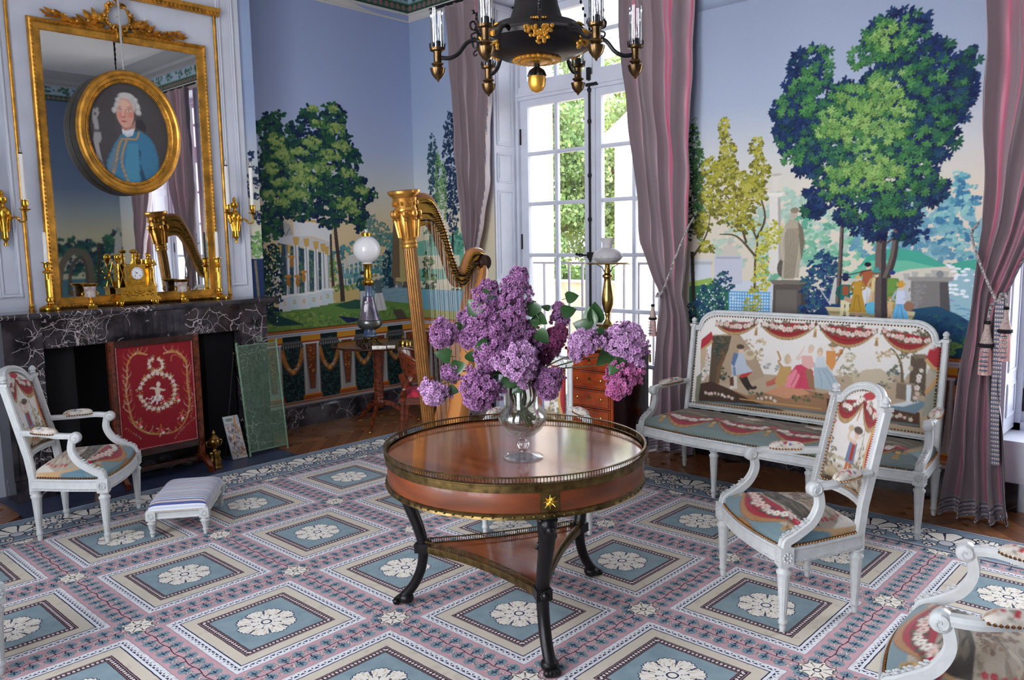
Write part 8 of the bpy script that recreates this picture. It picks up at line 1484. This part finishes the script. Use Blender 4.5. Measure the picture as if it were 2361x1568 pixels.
# ---------------------------------------------------------------- chest of drawers before the window, brass lamp on it
cd = thing('chest_of_drawers', 'narrow burr-wood chest of drawers standing before the window', 'chest of drawers', (0, 0, 0)); M_burr = mat('burr_wood', (178, 78, 34), .25, col2=(130, 50, 24), scale=9, coat=.6, detail=8); X0, X1, Y0, Y1, ZC = 2.33, 2.76, -.5, -.03, .795
mb = MB(); mb.box(X0, X1, Y0 + .012, Y1, .03, ZC - .022); mb.build('carcass', M_mahd, cd, smooth=False); mb = MB(); mb.box(X0 - .015, X1 + .015, Y0 - .01, Y1 + .01, ZC - .022, ZC); mb.build('top_board', M_mahd, cd, smooth=False)
mb = MB(); mb.box(X0, X0 + .022, Y0, Y0 + .012, .03, ZC - .022); mb.box(X1 - .022, X1, Y0, Y0 + .012, .03, ZC - .022); mb.box(X0, X1, Y0, Y0 + .012, .03, .06); mb.build('front_frame', M_burr, cd, smooth=False)
for k in range(5):
    z0 = .066 + k * .1415; mb = MB(); mb.box(X0 + .025, X1 - .025, Y0 - .004, Y0 + .010, z0, z0 + .134); d_ = mb.build('drawer', M_burr, cd, smooth=False)
    mb = MB(); f = [(X0 + .038, z0 + .010), (X1 - .038, z0 + .010), (X1 - .038, z0 + .124), (X0 + .038, z0 + .124)]
    for i in range(4): (a, b), (p, q) = f[i], f[(i + 1) % 4]; mb.tube([(a, Y0 - .005, b), (p, Y0 - .005, q)], .0022, 6)
    mb.build('inlay_line', M_mahd, d_); mb = MB(); xc = (X0 + X1) / 2; mb.lathe([(.013, -.002), (.010, .002), (.005, .003)], 12, (xc, Y0 - .004, z0 + .075), axis='Y'); mb.ball((xc, Y0 - .008, z0 + .055), .007, 7, 5, sy=.4); mb.build('keyhole_plate', M_brass, d_)
    for s in (-1, 1): mb = MB(); mb.lathe([(.004, 0), (.010, -.006), (.011, -.014), (.004, -.018)][::-1], 12, (xc + s * .11, Y0 - .004, z0 + .07), axis='Y'); mb.build('knob', M_brass, d_)
for x in (X0 + .02, X1 - .02):
    for y in (Y0 + .03, Y1 - .03): mb = MB(); mb.cbox((x, y, .016), (.035, .035, .03)); mb.build('foot', M_mahd, cd, smooth=False)
kt = thing('key_tag', 'pale key tag hanging on a string from the chest corner', 'tag'); mb = MB(); mb.tube([(2.785, -.06, .80), (2.79, -.06, .72)], .0012, 5); mb.build('string', M_white, kt); mb = MB(); mb.sweep([(2.79, -.06, .725), (2.793, -.06, .66)], RECT(.004, .012), up=(0, 1, 0)); mb.build('tag_body', mat('wooden_tag', (170, 146, 100), .6), kt)
bl = thing('brass_lamp', 'tall brass lamp with frosted glass shade on the chest of drawers', 'lamp', (2.545, -.27, ZC)); M_fro = mat('frosted_shade', (236, 234, 238), .35, trans=.5, ior=1.2)
mb = MB(); mb.cbox((0, 0, .016), (.17, .17, .032)); mb.cbox((0, 0, .042), (.145, .145, .02)); mb.cbox((0, 0, .10), (.10, .10, .10)); mb.cbox((0, 0, .158), (.125, .125, .016)); mb.build('stepped_base', M_brass, bl, smooth=False)
mb = MB(); mb.lathe([(.04, .166), (.03, .18), (.018, .20), (.014, .22), (.022, .24), (.020, .25), (.030, .27), (.044, .32), (.046, .36), (.040, .41), (.030, .47), (.026, .51), (.030, .52), (.040, .53), (.040, .54), (.026, .55), (.022, .56), (.024, .58), (.018, .60), (.02, .625)], 32); mb.build('baluster_stem', M_brass, bl)
mb = MB(); mb.lathe([(.02, .62), (.06, .624), (.172, .627), (.176, .631), (.172, .636), (.02, .636)], 48)
for k in range(4): a = k * PI / 2 + .6; mb.tube([(.02 * math.cos(a), .02 * math.sin(a), .56), (.04 * math.cos(a), .04 * math.sin(a), .60), (.08 * math.cos(a), .08 * math.sin(a), .622)], .004, 6)
mb.build('drip_plate', M_brass, bl)
mb = MB(); mb.lathe([(.075, .638), (.082, .642), (.095, .65), (.112, .672), (.112, .69), (.10, .715), (.07, .735), (.040, .748), (.036, .765), (.040, .79), (.056, .818), (.058, .822), (.054, .82), (.037, .792), (.033, .765), (.036, .75), (.068, .732), (.097, .712), (.108, .69), (.108, .674), (.092, .654), (.075, .642)], 44, caps=False); sh_ = mb.build('glass_shade', M_fro, bl)
mb = MB()
for k in range(14): a = k * 2 * PI / 14; mb.ball((.1125 * math.cos(a), .1125 * math.sin(a), .672 + .006 * (k % 2)), .007, 6, 4, sz=.6)
mb.build('etched_flowers', M_glass if 0 else mat('etched_grey', (176, 180, 196), .5), sh_, kind='stuff')
# ---------------------------------------------------------------- chandelier
cz = thing('chandelier', 'dark bronze chandelier with gilt mounts and six glass chimneys', 'chandelier', (4.04, -2.78, 0))
mb = MB(); mb.lathe([(.10, 2.318), (.14, 2.325), (.19, 2.348), (.222, 2.378), (.226, 2.392), (.214, 2.405), (.20, 2.41), (.19, 2.425), (.175, 2.428), (.165, 2.445), (.115, 2.448)], 72); mb.build('bowl', M_black, cz, sharp=30)
mb = MB(); mb.lathe([(.118, 2.445), (.105, 2.47), (.088, 2.52), (.075, 2.60), (.07, 2.68), (.085, 2.72), (.04, 2.74), (.02, 2.78), (.012, 2.8), (.012, 4.1), (.05, 4.15), (.06, 4.19)], 48); mb.build('dome_and_rod', M_black, cz, sharp=30)
mb = MB(); mb.lathe([(.02, 2.300), (.06, 2.306), (.102, 2.320), (.100, 2.328), (.03, 2.322)], 48)
for k in range(26): a = k * 2 * PI / 26; mb.ball((.085 * math.cos(a), .085 * math.sin(a), 2.314), .014, 7, 4, sz=.5); mb.ball((.055 * math.cos(a + .1), .055 * math.sin(a + .1), 2.306), .010, 6, 4, sz=.5)
mb.build('gilt_rosette', M_gold, cz, kind='stuff', label='gilt leafy rosette under the bowl')
mb = MB(); mb.lathe([(.012, 2.305), (.012, 2.288), (.030, 2.276), (.038, 2.258), (.038, 2.252), (.03, 2.250)], 28, flute=14, fd=.12); fi = mb.build('acorn_cap', M_black, cz)
mb = MB(); mb.lathe([(.034, 2.252), (.036, 2.24), (.033, 2.215), (.022, 2.197), (.006, 2.190)], 28); mb.build('acorn', M_gold, cz, label='gilt acorn finial')
M_br2 = mat('antique_bronze', (112, 86, 56), .28, .9, var=.4, scale=30)
for k in range(6):
    a = math.radians(136.7 - 90 + k * 60 - 3); c_, s_ = math.cos(a), math.sin(a); R_ = .393; T = lambda r, z, w=0: (r * c_ - w * s_, r * s_ + w * c_, z)
    mb = MB(); mb.tube([T(.20, 2.372), T(.235, 2.395), T(.275, 2.385), T(.31, 2.345), T(.345, 2.328), T(R_ - .01, 2.33)], .0085, 8, smooth=6); am = mb.build('arm', M_black, cz)
    mb = MB(); c0 = T(R_, 0); mb.lathe([(.003, 2.236), (.006, 2.244), (.014, 2.25), (.026, 2.266), (.030, 2.282), (.032, 2.288), (.020, 2.290), (.016, 2.296), (.024, 2.302), (.026, 2.306), (.016, 2.312), (.0155, 2.345), (.018, 2.352), (.030, 2.356), (.031, 2.366), (.018, 2.367)], 24, (c0[0], c0[1], 0)); ho = mb.build('lamp_holder', M_br2, am)
    mb = MB(); mb.lathe([(.0145, 2.36), (.0145, 2.392)], 16, (c0[0], c0[1], 0))
    for j in range(10): b = j * PI / 5; mb.tube([(c0[0] + .029 * math.cos(b), c0[1] + .029 * math.sin(b), 2.36), (c0[0] + .031 * math.cos(b), c0[1] + .031 * math.sin(b), 2.383)], .0022, 5)
    mb.build('gallery_prongs', M_black, ho, kind='stuff')
    mb = MB(); mb.lathe([(.0265, 2.367), (.0265, 2.515)], 28, (c0[0], c0[1], 0), caps=False); mb.build('glass_chimney', M_tube, ho)
    mb = MB(); mb.lathe([(.008, 2.392), (.012, 2.408), (.009, 2.43), (.001, 2.462)], 14, (c0[0], c0[1], 0)); mb.build('bulb', M_tube, ho, label='clear candle bulb')
    mb = MB(); b = a + PI / 6; c2, s2 = math.cos(b), math.sin(b); T2 = lambda r, z, w=0: (r * c2 - w * s2, r * s2 + w * c2, z)
    mb.tube([T2(.215, 2.385), T2(.25, 2.38), T2(.272, 2.40), T2(.262, 2.425), T2(.24, 2.42)], .0055, 6, smooth=5); mb.tube([T2(.262, 2.40), T2(.29, 2.40), T2(.296, 2.42), T2(.28, 2.43), T2(.274, 2.418)], .004, 6, smooth=5); mb.tube([T2(.272, 2.39), T2(.292, 2.38), T2(.288, 2.366), T2(.276, 2.372)], .0035, 6, smooth=5)
    for j in range(5): mb.ball(T2(.235 + .012 * j, 2.432 + .008 * j), .008, 7, 5)
    for j in range(16): u = j / 16; mb.ball(T2(.27 - .17 * u, 2.44 + .40 * u), .0055, 6, 4, sz=1.5)
    mb.build('scroll_and_chain', M_black, cz, kind='stuff')
    mb = MB()
    for j in range(60):
        u = RN.uniform(0, PI); q = RN.uniform(.25, 1); zq = 2.39 - .05 * q * math.sin(u); mb.ball(T2(np.interp(zq, [2.33, 2.348, 2.378, 2.392], [.155, .192, .224, .226]), zq, .052 * q * math.cos(u)), .0085, 6, 4)
    mb.build('gilt_palmette', M_gold, cz, kind='stuff'); mb = MB()
    for j in range(7): mb.ball(T2(.192, 2.428, (j - 3) * .009), .0075 - .001 * abs(j - 3), 7, 4, sz=.8)
    mb.build('gilt_mount', M_gold, cz, kind='stuff')
# ---------------------------------------------------------------- outside the windows
ra = thing('balcony_railing', 'iron balcony railing outside the first window', 'railing', (0, .62, .02)); M_rail = mat('grey_iron', (150, 146, 150), .6)
mb = MB(); mb.box(.9, 3.2, -.012, .012, 1.365, 1.385); mb.build('top_rail', M_rail, ra, smooth=False)
mb = MB(); mb.box(.9, 3.2, -.01, .01, .12, .135); mb.build('bottom_rail', M_rail, ra, smooth=False)
for k in range(15): mb = MB(); mb.box(.99 + k * .155 - .009, .99 + k * .155 + .009, -.009, .009, 0, 1.365); mb.build('bar', M_rail, ra, smooth=False)
mb = MB(); mb.box(-60, 40, .9, 90, -1.2, -1.0); o = mb.build('garden_ground', mat('gravel', (206, 186, 160), .95, var=.1, scale=6), smooth=False); o['kind'] = 'structure'
mb = MB(); mb.box(.6, 3.3, .42, 1.0, -1.0, .02); mb.box(4.8, 7.1, .42, 1.0, -1.0, .02); o = mb.build('balcony_slab', M_plaster, smooth=False); o['kind'] = 'structure'
M_wallo = mat('sunny_stucco', (236, 222, 206), .9, var=.04, scale=2); M_roof = mat('pale_slate_roof', (206, 200, 200), .7, var=.1, scale=8)
bd_ = thing('house_wing', 'bright stuccoed wing seen at the left edge of the window', 'building'); mb = MB(); mb.box(-16, -6.0, 9, 9.3, -1.0, 8); mb.build('wall', M_wallo, bd_, smooth=False); mb = MB(); mb.box(-16.2, -5.95, 8.9, 9.35, 8, 8.3); mb.build('cornice', M_wallo, bd_, smooth=False)
pv = thing('pavilion', 'white pavilion with a steep roof outside, right of the trees', 'building'); mb = MB(); mb.box(-4.05, 1.5, 9, 13, -1, 3.6); mb.build('wall', M_wallo, pv, smooth=False); mb = MB(); mb.add([(-4.4, 8.7, 3.6), (1.8, 8.7, 3.6), (1.8, 13.3, 3.6), (-4.4, 13.3, 3.6), (-2.2, 11, 6.6), (-.4, 11, 6.6)], [(0, 1, 5, 4), (1, 2, 5), (2, 3, 4, 5), (3, 0, 4), (0, 3, 2, 1)]); mb.build('roof', M_roof, pv, smooth=False)
tw = thing('garden_wall', 'low sunlit stone wall below the hedge in the garden', 'wall'); mb = MB(); mb.box(-20, 3, 12.8, 13.1, -1, .42); mb.build('wall_body', mat('warm_stone', (226, 208, 188), .9, var=.15, scale=3), tw, smooth=False); mb = MB(); mb.box(-20, 3, 12.75, 13.15, .42, .48); mb.build('coping', M_wallo, tw, smooth=False)
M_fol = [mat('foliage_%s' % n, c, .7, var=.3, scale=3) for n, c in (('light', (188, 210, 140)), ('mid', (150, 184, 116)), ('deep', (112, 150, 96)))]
def leafmass(name, pts, n, s, m, par, kind='stuff'):
    pts = np.array(pts); k = RN.integers(len(pts), size=n); d = RN.normal(0, 1, (n, 3)); d /= np.linalg.norm(d, axis=1)[:, None]; c = pts[k, :3] + d * pts[k, 3:6] * RN.uniform(.55, 1, (n, 1)); a = RN.normal(0, 1, (n, 3)); a /= np.linalg.norm(a, axis=1)[:, None]; b = np.cross(a, RN.normal(0, 1, (n, 3))); b /= np.linalg.norm(b, axis=1)[:, None] + 1e-9; w_ = s * RN.uniform(.6, 1.3, (n, 1))
    V = np.stack([c - a * w_, c - b * w_ * .6, c + a * w_, c + b * w_ * .6], 1).reshape(-1, 3); me = bpy.data.meshes.new(name); me.from_pydata(V.tolist(), [], [(4 * i, 4 * i + 1, 4 * i + 2, 4 * i + 3) for i in range(n)]); link(name, me, m, par, smooth=False, kind=kind)
for i, (x, y, h, r, mi_, lb) in enumerate(((-11.9, 16, 6.5, 1.9, 1, 'leafy garden tree nearest the left wing, seen through the window'), (-12.4, 19, 9, 2.6, 0, 'tall garden tree in the middle of the view outside'), (-17.5, 21.5, 9, 2.6, 2, 'dark garden tree behind the others at the left'), (-9.6, 17.5, 7.5, 1.9, 0, 'pale green garden tree left of the pavilion'), (-10, 23, 9, 3.2, 1, 'garden tree rising behind the pavilion'))):
    t = thing('garden_tree', lb, 'tree', (x, y, -1), 0, 'trees in the garden'); mb = MB(); mb.tube([(0, 0, 0), (.1, 0, h * .4), (-.1, .1, h * .8)], .22, 10, r1=.08)
    for k in range(5): a = k * 1.3; mb.tube([(0, 0, h * (.3 + .08 * k)), (r * .5 * math.cos(a), r * .5 * math.sin(a), h * (.5 + .08 * k))], .08, 6, r1=.03)
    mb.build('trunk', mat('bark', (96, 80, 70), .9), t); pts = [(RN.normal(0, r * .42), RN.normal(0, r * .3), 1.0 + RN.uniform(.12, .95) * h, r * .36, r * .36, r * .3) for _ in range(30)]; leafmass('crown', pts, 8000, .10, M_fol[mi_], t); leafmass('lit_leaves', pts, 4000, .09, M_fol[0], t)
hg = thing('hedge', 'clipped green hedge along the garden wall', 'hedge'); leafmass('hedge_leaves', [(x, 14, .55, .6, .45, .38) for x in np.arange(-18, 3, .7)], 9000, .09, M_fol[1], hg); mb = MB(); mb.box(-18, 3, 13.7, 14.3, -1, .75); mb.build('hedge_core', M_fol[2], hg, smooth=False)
